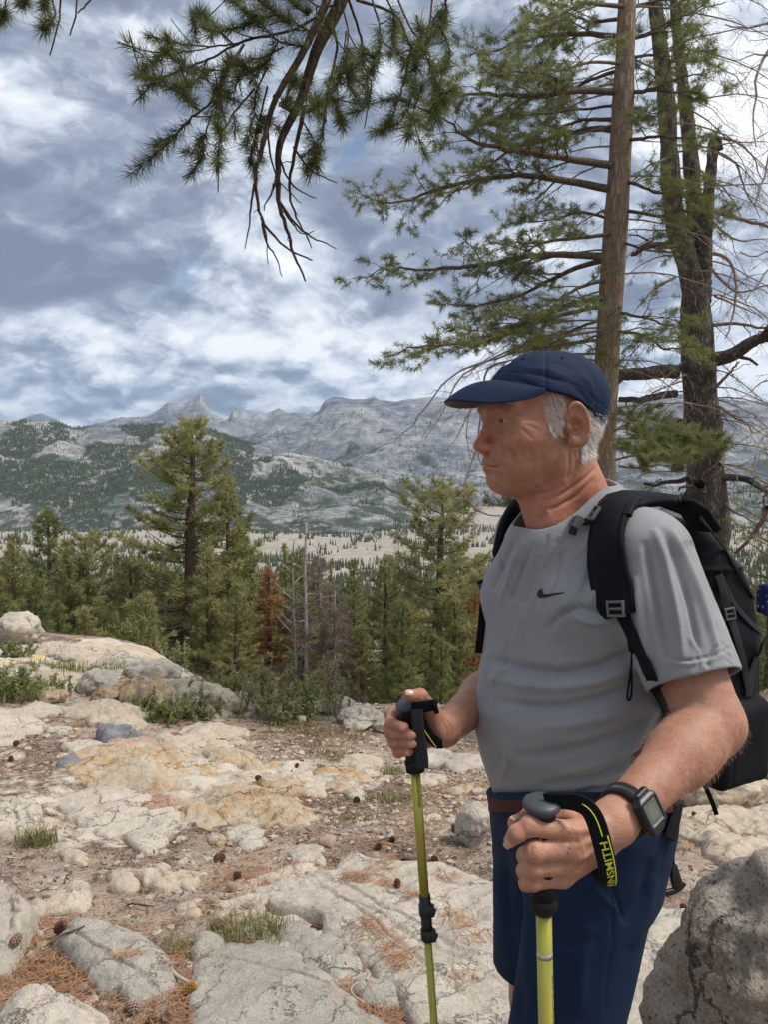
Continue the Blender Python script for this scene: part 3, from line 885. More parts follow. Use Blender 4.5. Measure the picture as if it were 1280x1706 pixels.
snag(508, 870, 40, 0.17, 3, "tall bleached snag with a dark bark top and brown base, centre", wood_grey, 12, 0.004, 1.0, 0.4)
snag(497, 915, 40, 0.13, 4, "pale forked snag with upswept bare limbs touching the tall snag", wood_grey, 16, -0.03, 2.4, 1.0)
snag(554, 985, 40, 0.12, 6, "thin brown dead trunk among the grey-pink sprays", wood_twig, 10, 0.0, 1.0)
snag(617, 930, 90, 0.2, 7, "distant bare grey trunk left of the windswept pine", wood_grey, 12, 0.0, 1.6)
snag(424, 915, 55, 0.11, 8, "thin pale dead pole behind the rust brown tree", wood_grey, 8, 0.0, 0.8)

# the crowded valley forest behind them
r = vrand(4)
FB = "conifers crowding the slope behind the front row"
keys = ['a', 'b', 'c', 'narrow', 'narrow2', 'narrow', 'c']
cnt = 0
for i in range(1400):
    Y = 50 * (170 / 50) ** (r.uniform(0, 1) ** 1.1)
    s_ = r.uniform(-0.56, 0.60)
    px = 640 + s_ * F_PX
    if px > 860 and px < 1120 and r.uniform() < 0.7: continue
    dens_ = 0.62 + 0.5 * float(pn(np.array([s_ * 7.0]), np.array([math.log(Y) * 3.0]), seed=4)[0])
    if 560 < px < 640: dens_ -= 0.25
    if r.uniform() > dens_: continue
    key = keys[r.randint(len(keys))]
    b = base_at(px, Y)
    H0 = {'a': 14, 'b': 12, 'c': 13, 'narrow': 14, 'narrow2': 12}[key]
    h = r.uniform(0.62, 1.2)
    if px < 430: top_lim = 905
    else: top_lim = 885
    zmax = topz(top_lim + r.uniform(0, 60), Y) - b[2]
    h = min(h, max(zmax / H0, 0.35))
    t = put_tree('pine_tree', V[key], (b[0], b[1], b[2] - 0.2), "green conifer in the crowded valley forest behind the front trees", 'pine tree', FB, bark_brown, leaf_dark if r.uniform() < 0.55 else leaf_pine2, h, r.uniform(0, 6.28))
    cnt += 1
    if cnt >= 268: break

# farther back the same forest goes on, too many to count
def joined_forest(name, n, y0, y1, seed, leafm, sr=(-0.56, 0.60)):
    r = vrand(seed); protos = []
    for k in range(4):
        Hk = 13; m = conifer_meshes('p%d' % k, Hk, 1.9 + 0.3 * k, 0.2, 900 + k + seed, 0.42, 0.06, 0.05, 0.62, 0, 0.3, 0.1, 4, 0.20, 0.8)
        v = np.empty(len(m[1].vertices) * 3, np.float32); m[1].vertices.foreach_get('co', v); protos.append(v.reshape(-1, 3))
    Vs = []
    Y = y0 * (y1 / y0) ** r.uniform(0, 1, n); S_ = r.uniform(*sr, n); X = S_ * Y
    keep = fbm(S_ * 9, np.log(Y) * 4, oct=3, seed=seed) > -0.12
    X, Y = X[keep], Y[keep]; Z = gz(X, Y)
    for i in range(len(X)):
        p = protos[i % 4]; a = r.uniform(0, 6.28); s = r.uniform(0.55, 1.15)
        px_ = 640 + X[i] / Y[i] * F_PX
        zm = topz((900 if px_ < 430 else 884) + r.uniform(0, 40), Y[i]) - Z[i]
        s = min(s, max(zm / 13, 0.3))
        c, q = math.cos(a) * s, math.sin(a) * s
        Vs.append(np.stack([p[:, 0] * c - p[:, 1] * q + X[i], p[:, 0] * q + p[:, 1] * c + Y[i], p[:, 2] * s + Z[i]], -1))
    V_ = np.vstack(Vs)
    return tag(link(name, mesh_np(name, V_, np.arange(len(V_)).reshape(-1, 3), False), None, leafm), kind='stuff')


joined_forest('valley_forest', 560, 120, 330, 3, leaf_dark)
# ================================================================== rocks, stones, litter, plants
def rock_material(name, a, b_, dark, stain=None, stain_amt=0.5, speck=1.0, lichen=None, sc=1.0, bump=0.8):
    m, nt, b = material(name, 0.88, 0.15)
    pos = nt.node('ShaderNodeNewGeometry').outputs['Position']
    n1 = nt.noise(pos, 3.0 * sc, 7, 0.62, 0.4)
    n2 = nt.noise(pos, 22.0 * sc, 7, 0.68, 0.2)
    n3 = nt.noise(pos, 190.0 * sc, 3, 0.7)
    x, y, z = nt.sep(pos)
    st = nt.noise(nt.comb(nt.math('ADD', nt.math('MULTIPLY', x, 2.2), nt.math('MULTIPLY', y, 1.2)), nt.math('SUBTRACT', nt.math('MULTIPLY', y, 0.5), nt.math('MULTIPLY', x, 0.5)), nt.math('MULTIPLY', z, 3.0)), 6.0 * sc, 6, 0.65, 1.0)
    c = nt.mix(nt.mapr(nt.math('ADD', nt.math('MULTIPLY', n1, 0.6), nt.math('MULTIPLY', n2, 0.7)), 0.50, 0.80), b_, a)
    if stain: c = nt.mix(nt.mapr(nt.math('ADD', nt.math('MULTIPLY', st, 0.7), nt.math('MULTIPLY', n1, 0.5)), 0.70 - stain_amt * 0.35, 0.86 - stain_amt * 0.3, 0, 0.9), c, stain)
    c = nt.mix(nt.mapr(n3, 0.56, 0.68, 0, 0.62 * speck), c, dark)
    c = nt.mix(nt.mapr(n3, 0.44, 0.32, 0, 0.45 * speck), c, tuple(min(1, k * 1.35) for k in a))
    c = nt.mix(nt.mapr(n2, 0.60, 0.70, 0, 0.5), c, dark)
    cw = nt.vmath('ADD', pos, nt.vmath('SCALE', nt.comb(n2, n1, n2), scale=0.22))
    cx, cy, cz = nt.sep(cw)
    ck = nt.voro(nt.comb(nt.math('ADD', nt.math('MULTIPLY', cx, 0.9), nt.math('MULTIPLY', cy, 0.7)), nt.math('SUBTRACT', nt.math('MULTIPLY', cy, 2.0), nt.math('MULTIPLY', cx, 2.2)), cz), 2.6 * sc, 'DISTANCE_TO_EDGE')
    crk = nt.math('MULTIPLY', nt.mapr(ck, 0.0, 0.016, 1, 0), nt.mapr(n1, 0.46, 0.54))
    c = nt.mix(nt.math('MULTIPLY', crk, 0.5), c, tuple(k * 0.55 for k in dark))
    if lichen: c = nt.mix(nt.mapr(nt.noise(nt.vmath('ADD', pos, (7, 3, 1)), 9.0, 6, 0.7), 0.66, 0.70, 0, 0.8), c, lichen)
    nt.put(b, 'Base Color', c)
    h = nt.math('ADD', nt.math('MULTIPLY', n2, 1.2), nt.math('ADD', nt.math('MULTIPLY', n3, 0.12), nt.math('MULTIPLY', st, 0.5)))
    h = nt.math('SUBTRACT', h, nt.math('MULTIPLY', crk, 0.7))
    bn = nt.node('ShaderNodeBump', ins={'Strength': bump, 'Distance': 0.02, 'Height': h})
    nt.put(b, 'Normal', bn.outputs[0])
    return m


RM = {
    'pale': rock_material('pale_granite', (0.54, 0.485, 0.41), (0.38, 0.33, 0.275), (0.15, 0.125, 0.11), (0.46, 0.38, 0.28), 0.15),
    'warm': rock_material('warm_cream_granite', (0.56, 0.485, 0.395), (0.41, 0.34, 0.265), (0.18, 0.13, 0.10), (0.46, 0.34, 0.21), 0.3),
    'grey': rock_material('speckled_grey_granite', (0.43, 0.395, 0.34), (0.30, 0.272, 0.235), (0.085, 0.075, 0.068), None, speck=1.2),
    'ochre': rock_material('ochre_stained_rock', (0.53, 0.47, 0.38), (0.38, 0.32, 0.24), (0.15, 0.11, 0.08), (0.40, 0.235, 0.10), 0.5),
    'red': rock_material('rust_red_rock', (0.47, 0.37, 0.30), (0.35, 0.25, 0.19), (0.14, 0.09, 0.075), (0.36, 0.19, 0.12), 0.4),
    'slate': rock_material('blue_grey_slate', (0.25, 0.252, 0.258), (0.16, 0.162, 0.168), (0.06, 0.06, 0.065), None, speck=0.5),
    'dark': rock_material('weathered_dark_granite', (0.38, 0.34, 0.29), (0.22, 0.19, 0.155), (0.07, 0.058, 0.048), (0.22, 0.15, 0.09), 0.25, speck=1.6, lichen=(0.36, 0.33, 0.10), bump=1.0, sc=0.6),
}
GROCK = {}


def slab(px_poly, H, mat, label, seed, cat='rock', p=2.6, q=0.55, layered=0.0, rough=0.012, res=None, tilt=0.0, crack=0, name='rock', group=None, sink=0.12, facet=0.0, bench=1.0):
    pts = np.array([ground_hit(a, b)[:2] for a, b in px_poly])
    c = pts.mean(0)
    rel_ = pts - c
    ang = np.arctan2(rel_[:, 1], rel_[:, 0]); rad = np.hypot(rel_[:, 0], rel_[:, 1])
    o = np.argsort(ang); ang, rad = ang[o], rad[o]
    size = rad.mean()
    dist = np.hypot(*c)
    step = max(0.007, dist * 0.0032)
    na = int(np.clip(2 * math.pi * size / step, 40, 230)); nr = int(np.clip(size / step, 14, 70))
    if res: na, nr = int(na * res), int(nr * res)
    th = np.linspace(-math.pi, math.pi, na, endpoint=False)
    R = np.interp(th, np.r_[ang - 2 * math.pi, ang, ang + 2 * math.pi], np.tile(rad, 3))
    for _ in range(max(1, na // 40)): R = (np.roll(R, 1) + R * 2 + np.roll(R, -1)) / 4
    t = np.r_[np.linspace(0, 1, nr) ** 0.85, 1.02, 1.05]
    T, TH = np.meshgrid(t, th, indexing='ij')
    RR = T * R[None]
    X = c[0] + RR * np.cos(TH); Y = c[1] + RR * np.sin(TH)
    wobble = 1 + (0.12 * pn(X * 3 / max(size, .2), Y * 3 / max(size, .2), seed=seed) + 0.07 * pn(X * 8 / max(size, .2), Y * 8 / max(size, .2), seed=seed + 4)) * T
    X = c[0] + (X - c[0]) * wobble; Y = c[1] + (Y - c[1]) * wobble
    tc_ = np.clip(T, 0, 1)
    prof = (1 - tc_ ** p) ** q
    Z0 = gz(X, Y)
    hn = fbm(X / max(size, .15) * 1.2, Y / max(size, .15) * 1.2, oct=4, seed=seed + 1)
    H = H * (0.62 if dist < 3.2 else 0.55)
    layered = layered * 1.25 + H * 0.10 * bench
    h = H * prof * (1 + (0.25 + 0.10 * bench) * hn)
    # broken steps: flat benches with small risers, as split granite has
    bq = fbm(X * 2.2 / max(size, .3) * .5, Y * 3.4 / max(size, .3) * .5, oct=3, seed=seed + 21) * 3.0
    fr = bq - np.floor(bq)
    h = h + bench * H * 0.42 * (np.floor(bq) + smooth(0.0, 0.16, fr) - 0.5) * 0.5 * prof
    if layered:
        a_ = 0.62
        U = (X * math.cos(a_) + Y * math.sin(a_)) ; Vv = (-X * math.sin(a_) + Y * math.cos(a_))
        lay = ridged(U * 1.1, Vv * 5.0, oct=4, seed=seed + 2)
        h = h + layered * lay * (1 - tc_ ** 4)
    if facet:
        f = pn(X * 4 / max(size, .2), Y * 4 / max(size, .2), seed=seed + 7)
        h = h + facet * H * (np.round(f * 3) / 3) * prof
    if tilt: h = h + tilt * (X - c[0]) * prof
    h = h + rough * (0.7 * fbm(X * 9, Y * 9, oct=5, seed=seed + 3) + 0.5 * np.minimum(0, ridged(X * 5, Y * 5, oct=3, seed=seed + 5) + 0.3)) * (0.4 + prof)
    if crack:
        for k in range(crack):
            r = vrand(seed * 7 + k); a0 = r.uniform(0.3, 1.1); off = r.uniform(-0.35, 0.35) * size
            dd_ = -(X - c[0]) * math.sin(-a0) + (Y - c[1]) * math.cos(-a0) - off + 0.06 * size * pn(X * 4, Y * 4, seed=seed + k)
            h = h - (0.14 * H + 0.008) * np.exp(-(dd_ / (0.005 + 0.005 * size)) ** 2)
    Z = Z0 + h
    Z = np.where(T > 1, Z0 - (T - 1) / 0.05 * sink, Z)
    loc = np.array([c[0], c[1], float(gz(c[0], c[1]))])
    co = np.stack([X, Y, Z], -1).reshape(-1, 3) - loc
    n = len(t); i = np.arange(n * na).reshape(n, na)
    f = np.stack([i[:-1], np.roll(i, -1, 1)[:-1], np.roll(i, -1, 1)[1:], i[1:]], -1).reshape(-1, 4)[:, ::-1]
    me = mesh_np(name, co, f)
    ob = link(name, me, None, RM[mat]); ob.location = loc
    return tag(ob, label, cat, group)


def boulder(px, py_base, w_px, h_px, mat, label, seed, depth=0.9, nplanes=11, rough=0.03, res=1.0, sub=5, rot=0.0, Y=None, lean=0.0, sinkf=0.25, group=None):
    """a free stone cut by random planes, sunk a little in the ground"""
    g_ = ground_hit(px, py_base) if Y is None else np.array([PT(px, py_base, Y).x, Y, 0])
    Yd = g_[1] + 0.0
    W = w_px / F_PX * Yd; Hh = h_px / F_PX * Yd
    bm = bmesh.new(); bmesh.ops.create_icosphere(bm, subdivisions=sub, radius=1)
    v = np.array([w_.co[:] for w_ in bm.verts]); f = np.array([[x.index for x in fc.verts] for fc in bm.faces]); bm.free()
    r = vrand(seed)
    pl = r.normal(size=(nplanes, 3)); pl /= np.linalg.norm(pl, axis=1)[:, None]; d = r.uniform(0.72, 0.98, nplanes)
    dot = v @ pl.T
    rr = np.where(dot > 0.05, d / np.maximum(dot, 0.05), 9)
    k = 24.0
    rad = -np.log(np.exp(-k * np.minimum(rr, 3)).sum(1) + math.exp(-k)) / k
    v = v * rad[:, None]
    n = fbm(v[:, 0] * 1.8 + seed, v[:, 1] * 1.8, v[:, 2] * 1.8, oct=6, seed=seed)
    v = v * (1 + 0.11 * n)[:, None]
    sc_ = np.array([W / 2, W / 2 * depth, Hh / (2 - 2 * sinkf * 0.9)])
    v = v * sc_
    cr, sr = math.cos(rot), math.sin(rot)
    v = np.stack([v[:, 0] * cr - v[:, 1] * sr, v[:, 0] * sr + v[:, 1] * cr, v[:, 2]], -1)
    v[:, 0] += lean * v[:, 2]
    nn = v / np.linalg.norm(v, axis=1)[:, None]
    v = v + nn * (rough * fbm(v[:, 0] * 12, v[:, 1] * 12, v[:, 2] * 12, oct=4, seed=seed + 1) * 0.6)[:, None]
    x0, y0 = g_[0], Yd + W / 2 * depth * 0.75
    loc = np.array([x0, y0, float(gz(x0, y0)) + sc_[2] * (1 - 2 * sinkf * 0.8)])
    ob = link('boulder', mesh_np('boulder', v, f), None, RM[mat]); ob.location = loc
    return tag(ob, label, 'boulder', group)


def C6(pts): return [(a * 0.5, 1000 + b * 0.5) for a, b in pts]
def CA(pts): return [(a * 0.3125, 1400 + b * 0.3125) for a, b in pts]
def CB(pts): return [(380 + a * 0.34375, 1380 + b * 0.34375) for a, b in pts]
def CC(pts): return [(a * 0.328125, 1030 + b * 0.328125) for a, b in pts]
def CD(pts): return [(340 + a * 0.375, 1130 + b * 0.375) for a, b in pts]
def CE(pts): return [(1040 + a * 0.273, 1240 + b * 0.273) for a, b in pts]


# --- foreground slabs
slab(CB([(-190, 760), (-110, 640), (20, 560), (150, 548), (260, 570), (380, 680), (560, 820), (760, 960), (800, 1100), (300, 1250), (-150, 1200), (-190, 950)]), 0.075, 'grey', "large smooth speckled grey slab at the bottom centre, cut by the lower edge", 1, crack=1, rough=0.006, p=4, bench=0.15)
slab(CB([(225, 490), (290, 455), (370, 470), (440, 540), (560, 640), (680, 700), (690, 740), (600, 770), (470, 740), (350, 640), (240, 560)]), 0.07, 'grey', "tongue-shaped grey slab between the big grey slab and the sunlit slab", 2, p=3, rough=0.006, bench=0.1)
slab(CB([(590, 770), (640, 735), (720, 750), (840, 850), (850, 900), (760, 905), (640, 840)]), 0.06, 'grey', "small egg-shaped grey stone in the needle-filled gap of the slabs", 3, p=3, bench=0.1, rough=0.006)
slab(CB([(140, 310), (260, 265), (420, 220), (600, 150), (720, 150), (860, 190), (1060, 190), (1280, 240), (1500, 340), (1600, 700), (1560, 1200), (1000, 1300), (960, 960), (860, 880), (700, 720), (560, 600), (420, 480), (300, 450), (170, 420)]), 0.085, 'pale', "widest sunlit pale slab with needle-filled cracks beneath the trekking poles", 4, p=7, crack=3, rough=0.012, layered=0.008, bench=0.35)
slab(CA([(270, 590), (330, 480), (430, 430), (560, 460), (700, 520), (850, 620), (940, 740), (960, 830), (860, 870), (700, 880), (560, 830), (470, 720), (360, 640)]), 0.10, 'grey', "broad domed grey slab at lower left with a twig against its end", 5, crack=1, p=3, rough=0.007, bench=0.2)
slab(CA([(-120, 1050), (0, 950), (80, 860), (165, 812), (300, 900), (480, 960), (620, 1010), (500, 1120), (0, 1160)]), 0.11, 'pale', "pointed cracked slab in the bottom left corner", 6, crack=1, p=3, bench=0.3)
slab(CA([(-140, 300), (10, 290), (110, 350), (185, 450), (180, 520), (130, 570), (130, 640), (60, 730), (-100, 760)]), 0.15, 'pale', "tall pale rock cut by the left edge, above the corner slab", 7, p=3.5, rough=0.018)
slab(CA([(1025, 590), (1050, 535), (1120, 515), (1190, 535), (1200, 570), (1120, 620), (1060, 650), (1025, 650)]), 0.07, 'grey', "rounded grey stone touching the upper left of the big grey slab", 8, bench=0.1, rough=0.006)
slab(CA([(150, 385), (190, 345), (235, 350), (255, 385), (220, 420), (170, 425)]), 0.05, 'pale', "small pale stone beside the tall rock at the left edge", 9)
slab(CA([(195, 310), (320, 275), (400, 300), (460, 370), (455, 400), (400, 390), (320, 330), (220, 335)]), 0.07, 'warm', "low cream stone ridge with a curved crest, left foreground", 10, layered=0.01)
slab(CA([(360, 260), (400, 238), (440, 290), (465, 350), (440, 345), (385, 300)]), 0.07, 'pale', "narrow upright pale stone behind the curved cream ridge", 11)
slab(CA([(320, 75), (350, 60), (440, 80), (465, 110), (455, 145), (380, 120), (330, 105)]), 0.05, 'warm', "cream yellow stone in the needles on the left", 12)
slab(CA([(575, 200), (640, 160), (690, 155), (710, 220), (740, 270), (700, 290), (610, 280), (590, 230)]), 0.055, 'warm', "left of three cream stones in a row on the bare soil", 13)
slab(CA([(725, 170), (780, 140), (860, 150), (920, 200), (930, 270), (870, 290), (800, 260), (745, 230)]), 0.07, 'warm', "middle and largest of three cream stones in a row", 14, crack=1)
slab(CA([(920, 185), (970, 180), (1040, 210), (1062, 250), (1020, 275), (960, 260), (925, 230)]), 0.055, 'warm', "right of three cream stones in a row", 15)
slab(CA([(950, 345), (1000, 335), (1050, 370), (1065, 410), (1010, 420), (960, 390)]), 0.03, 'warm', "flat faint stone half sunk in needles below the three cream stones", 16)
slab(CA([(1015, 175), (1060, 178), (1130, 205), (1080, 212), (1020, 195)]), 0.02, 'pale', "thin pale splinter of rock right of the three cream stones", 17)
slab(C6([(-60, 700), (20, 690), (90, 700), (132, 745), (125, 785), (50, 805), (-60, 830)]), 0.17, 'pale', "knobbly pale boulder at the left edge with grass in front", 18, p=3, rough=0.02)
slab(C6([(130, 745), (170, 730), (185, 755), (150, 770)]), 0.05, 'warm', "small tan stone leaning on the knobbly left boulder", 19)
slab(C6([(160, 775), (200, 770), (230, 800), (200, 835), (170, 820)]), 0.03, 'pale', "low flat pale stone right of the grass tuft at left", 20)
# --- the banded outcrop in the middle
slab(C6([(150, 690), (210, 655), (330, 625), (450, 640), (540, 700), (595, 760), (560, 800), (500, 850), (400, 810), (300, 775), (220, 720)]), 0.075, 'pale', "large pale flat outcrop in the middle left", 21, p=6, layered=0.02, rough=0.010, bench=0.5)
slab(C6([(225, 560), (260, 500), (350, 485), (480, 490), (620, 520), (720, 595), (640, 625), (520, 640), (420, 640), (300, 620), (235, 600)]), 0.08, 'ochre', "yellowish ledge of banded rock below the blue-grey stone", 22, p=4, layered=0.035)
slab(C6([(340, 490), (420, 480), (540, 490), (610, 515), (520, 525), (430, 515)]), 0.10, 'red', "red-stained band of rock at the foot of the blue-grey stone", 23, p=3, layered=0.02)
slab(C6([(340, 455), (350, 450), (465, 455), (472, 472), (400, 482), (345, 482)]), 0.15, 'slate', "flat blue-grey slate stone lying alone on the outcrop", 24, p=9, q=0.8)
slab(C6([(200, 545), (235, 528), (255, 540), (240, 555)]), 0.08, 'slate', "little dark stone left of the brown slab", 25)
slab(C6([(248, 540), (290, 530), (355, 540), (345, 552), (280, 552)]), 0.09, 'red', "brown tapered stone left of the yellow ledge", 26)
slab(C6([(435, 650), (490, 640), (530, 670), (595, 730), (550, 725), (480, 690), (445, 680)]), 0.09, 'red', "rust red wedge of rock at the middle of the outcrop", 27, layered=0.03)
slab(C6([(615, 680), (650, 670), (680, 700), (720, 765), (660, 765), (620, 720)]), 0.08, 'ochre', "narrow orange rock right of the rust red wedge", 28, layered=0.02)
slab(C6([(665, 650), (760, 625), (840, 640), (920, 665), (990, 705), (1065, 750), (960, 765), (850, 760), (760, 750), (700, 700)]), 0.11, 'ochre', "biggest ochre and pink rock with wavy bands, centre", 29, layered=0.04, p=3)
slab(C6([(770, 760), (850, 755), (870, 790), (830, 840), (790, 810)]), 0.04, 'pale', "crumbly pale rock below the banded ochre rock", 30)
slab(C6([(660, 505), (740, 500), (850, 540), (930, 575), (900, 590), (780, 555), (690, 530)]), 0.09, 'ochre', "long brown-orange ledge running down towards the centre", 31, layered=0.03)
slab(C6([(850, 600), (920, 590), (1000, 640), (1020, 655), (940, 660), (870, 630)]), 0.09, 'ochre', "tan banded rock at the lower end of the long ledge", 32, layered=0.025)
slab(C6([(920, 580), (970, 580), (1040, 625), (1100, 655), (1040, 660), (960, 625)]), 0.07, 'warm', "grey-tan rib of rock beside the orange stones in the centre", 33, layered=0.02)
slab(C6([(1040, 590), (1060, 565), (1120, 555), (1180, 585), (1240, 615), (1180, 620), (1100, 600)]), 0.07, 'ochre', "orange stone with a pale top, right one of the banded rocks", 34, layered=0.015)
slab(C6([(1080, 620), (1120, 605), (1170, 615), (1160, 640), (1100, 640)]), 0.05, 'ochre', "small ochre stone under the orange one", 35)
slab(C6([(1140, 530), (1180, 515), (1260, 560), (1240, 590), (1180, 560)]), 0.05, 'warm', "pinkish stone near the path behind the orange rocks", 36)
slab(C6([(515, 465), (545, 450), (590, 470), (640, 500), (600, 500), (540, 485)]), 0.09, 'warm', "tan humped stone right of the blue-grey stone", 37)
slab(C6([(600, 430), (680, 415), (760, 425), (840, 440), (800, 460), (700, 500), (640, 490), (605, 460)]), 0.08, 'warm', "striped cream ledge behind the long brown ledge", 38, layered=0.03)
slab(C6([(205, 370), (280, 350), (360, 345), (400, 370), (440, 400), (500, 405), (500, 430), (430, 445), (360, 430), (300, 400), (220, 395)]), 0.13, 'warm', "wavy grey and orange rib of rock above the blue-grey stone", 39, layered=0.04, p=3)
slab(C6([(-40, 375), (60, 365), (105, 400), (90, 450), (40, 480), (-40, 475)]), 0.12, 'pale', "smooth pale hump of rock cut by the left edge, mid distance", 40, layered=0.02)
slab(C6([(80, 365), (140, 350), (190, 370), (180, 385), (110, 390)]), 0.06, 'pale', "low pale stone between the left hump and the wavy rib", 41)
slab(C6([(690, 800), (720, 788), (755, 800), (745, 818), (705, 818)]), 0.06, 'ochre', "fist-sized brown stone below the banded rocks", 42)
slab(C6([(1070, 800), (1095, 790), (1118, 805), (1100, 825), (1075, 820)]), 0.05, 'red', "brown stone on the soil near the centre", 43)
slab(C6([(1000, 820), (1040, 815), (1060, 850), (1080, 890), (1030, 880)]), 0.05, 'pale', "crumbling pale stone left of the trekking pole", 44)
slab(C6([(1160, 645), (1190, 632), (1215, 650), (1190, 672), (1165, 665)]), 0.06, 'pale', "round white stone with a cone on it, centre", 45)
slab(CD([(985, 330), (1040, 310), (1110, 350), (1200, 405), (1140, 430), (1060, 400)]), 0.07, 'pale', "long pale flat rock just right of the far hand", 46, p=4)
slab(CD([(1095, 490), (1120, 482), (1175, 512), (1150, 522)]), 0.04, 'ochre', "orange sliver of stone right of the far pole", 47)
slab(CD([(930, 440), (990, 420), (1045, 460), (1020, 480), (950, 470)]), 0.03, 'pale', "flat pale patch of rock right of the far pole", 48)
# --- ledge on the left with boulders
boulder(8, 1078, 96, 54, 'pale', "big white boulder at the left edge in front of the trees", 51, Y=8.6, sub=5)
boulder(152, 1158, 78, 40, 'pale', "smooth rounded pale boulder in the middle of the left ledge", 52, sub=5)
boulder(60, 1150, 56, 42, 'warm', "yellowish boulder behind the white flowers on the left", 53, sub=5)
boulder(240, 1140, 112, 42, 'pale', "long crusted boulder at the crest of the left ledge", 54, depth=0.6, sub=5)
boulder(352, 1190, 96, 52, 'warm', "sloping cream boulder where the ledge drops to the trees", 55, depth=0.7, sub=5, lean=-0.5)
boulder(75, 1165, 30, 22, 'pale', "small white stone in front of the yellowish boulder", 56, sub=4)
boulder(72, 1172, 62, 20, 'ochre', "flat orange boulder left of the smooth rounded one", 57, sub=4)
boulder(172, 1170, 46, 20, 'ochre', "orange brown stone at the foot of the smooth rounded boulder", 58, sub=4)
boulder(250, 1165, 58, 34, 'ochre', "rust-streaked angular boulder below the crusted one", 59, sub=5)
boulder(228, 1155, 40, 24, 'warm', "cream stone between the rounded boulder and the rust-streaked one", 60, sub=4)
boulder(112, 1105, 60, 20, 'pale', "low pale slab on top of the left ledge", 61, sub=4)
boulder(150, 1098, 50, 18, 'warm', "cream slab at the skyline of the left ledge", 62, sub=4)
boulder(85, 1098, 40, 16, 'pale', "white stone next to the yellow flowers", 63, sub=4)
boulder(200, 1112, 44, 16, 'warm', "small tan stone at the skyline left of the crusted boulder", 64, sub=4)
boulder(300, 1158, 40, 26, 'warm', "tan stone among green sprigs below the ledge crest", 65, sub=4)
slab(CC([(170, 160), (260, 150), (360, 150), (500, 190), (520, 230), (430, 240), (300, 215), (190, 200)]), 0.16, 'warm', "pale broken shelf along the top of the left ledge", 101, layered=0.04)
slab(CC([(500, 230), (620, 210), (740, 230), (760, 260), (600, 290), (500, 270)]), 0.16, 'pale', "pale shelf left of the crusted boulder at the ledge crest", 102, layered=0.04)
slab(CC([(540, 350), (700, 340), (800, 370), (870, 440), (830, 470), (700, 430), (560, 400)]), 0.20, 'ochre', "orange-veined rock step below the crusted boulder", 103, layered=0.05)
slab(CC([(880, 340), (960, 350), (1060, 400), (1160, 490), (1120, 520), (1000, 490), (900, 420)]), 0.22, 'warm', "long cream rock sloping down the end of the left ledge", 104, layered=0.05)
slab(CC([(120, 460), (190, 445), (290, 455), (300, 490), (220, 500), (150, 500)]), 0.07, 'pale', "pale low rock strip above the gravel on the left", 105, layered=0.02)
slab(CC([(0, 560), (60, 580), (90, 620), (40, 650), (-30, 640)]), 0.07, 'pale', "half buried pale stone at the left edge above the gravel patch", 106)
slab(CC([(270, 560), (300, 550), (335, 575), (300, 595), (270, 585)]), 0.05, 'pale', "small white stone on the gravel left of the blue-grey stone", 107)
slab(CC([(330, 640), (420, 620), (520, 640), (500, 690), (400, 700), (330, 680)]), 0.05, 'pale', "pale worn rock patch left of the red-stained band", 108, layered=0.02)
# --- by the shrubs in the centre
boulder(484, 1192, 62, 32, 'warm', "yellowish boulder behind the sprigs in the centre", 66, sub=5)
boulder(497, 1208, 26, 16, 'warm', "small round yellow stone in front of the centre shrubs", 67, sub=4)
boulder(600, 1212, 82, 34, 'pale', "broad white boulder left of the far hand", 68, depth=0.8, sub=5)
boulder(590, 1218, 60, 16, 'pale', "low white ledge stone in front of the broad white boulder", 69, sub=4)
boulder(640, 1222, 40, 20, 'warm', "cream stone peeping out beneath the far fist", 70, sub=4)
boulder(410, 1198, 18, 12, 'pale', "little white stone at the end of the shrubs", 71, sub=3)
boulder(555, 1190, 70, 26, 'pale', "pale rock behind the broad white boulder", 72, sub=4)
boulder(574, 1158, 36, 16, 'pale', "distant white rock on the clearing behind the dead trunks", 73, sub=4, Y=9.4)
# --- right side
boulder(795, 1412, 66, 74, 'pale', "chunky white boulder beside the hiker's belt", 74, sub=5, depth=0.8)
slab(CE([(330, 400), (560, 400), (800, 420), (1100, 430), (1400, 520), (1400, 900), (1000, 800), (800, 790), (620, 760), (450, 620), (330, 560)]), 0.09, 'warm', "pale sunlit slab right of the hiker behind the strap ends", 75, p=6, layered=0.02, crack=2)
slab(CE([(180, 985), (330, 1010), (420, 1060), (350, 1300), (250, 1500), (200, 1900), (-60, 2000), (-200, 1700), (-100, 1200)]), 0.07, 'pale', "pale slab edge between the shorts and the dark boulder", 76, p=6)
boulder(1215, 1352, 190, 62, 'warm', "long rounded granite block on the right under the backpack", 77, sub=5, depth=0.5)
boulder(1205, 1353, 26, 20, 'pale', "small round stone in front of the long granite block", 78, sub=4)
boulder(1250, 1300, 120, 30, 'pale', "pale rock beyond the long block at the right edge", 79, sub=4, depth=0.5)
slab(CE([(690, 415), (800, 400), (1200, 400), (1300, 430), (900, 440)]), 0.05, 'pale', "thin shelf of rock at the right edge below the long block", 80)
# big dark boulder, bottom right
DB = boulder(1330, 1900, 640, 560, 'dark', "big dark weathered boulder with yellow lichen in the bottom right corner", 83, Y=1.45, sub=6, depth=0.62, nplanes=13, rough=0.03)
W_ = 0.5
DB.location = (0.985, 1.60, 0.235)
DB.scale = (1.12, 1.05, 1.12)

# --- loose stones strewn over the soil (uncountable)
st_v, st_t = [], []
def icos():
    bm = bmesh.new(); bmesh.ops.create_icosphere(bm, subdivisions=1, radius=1)
    v = np.array([w_.co[:] for w_ in bm.verts]); f = np.array([[x.index for x in fc.verts] for fc in bm.faces]); bm.free(); return v, f
iv, if_ = icos()


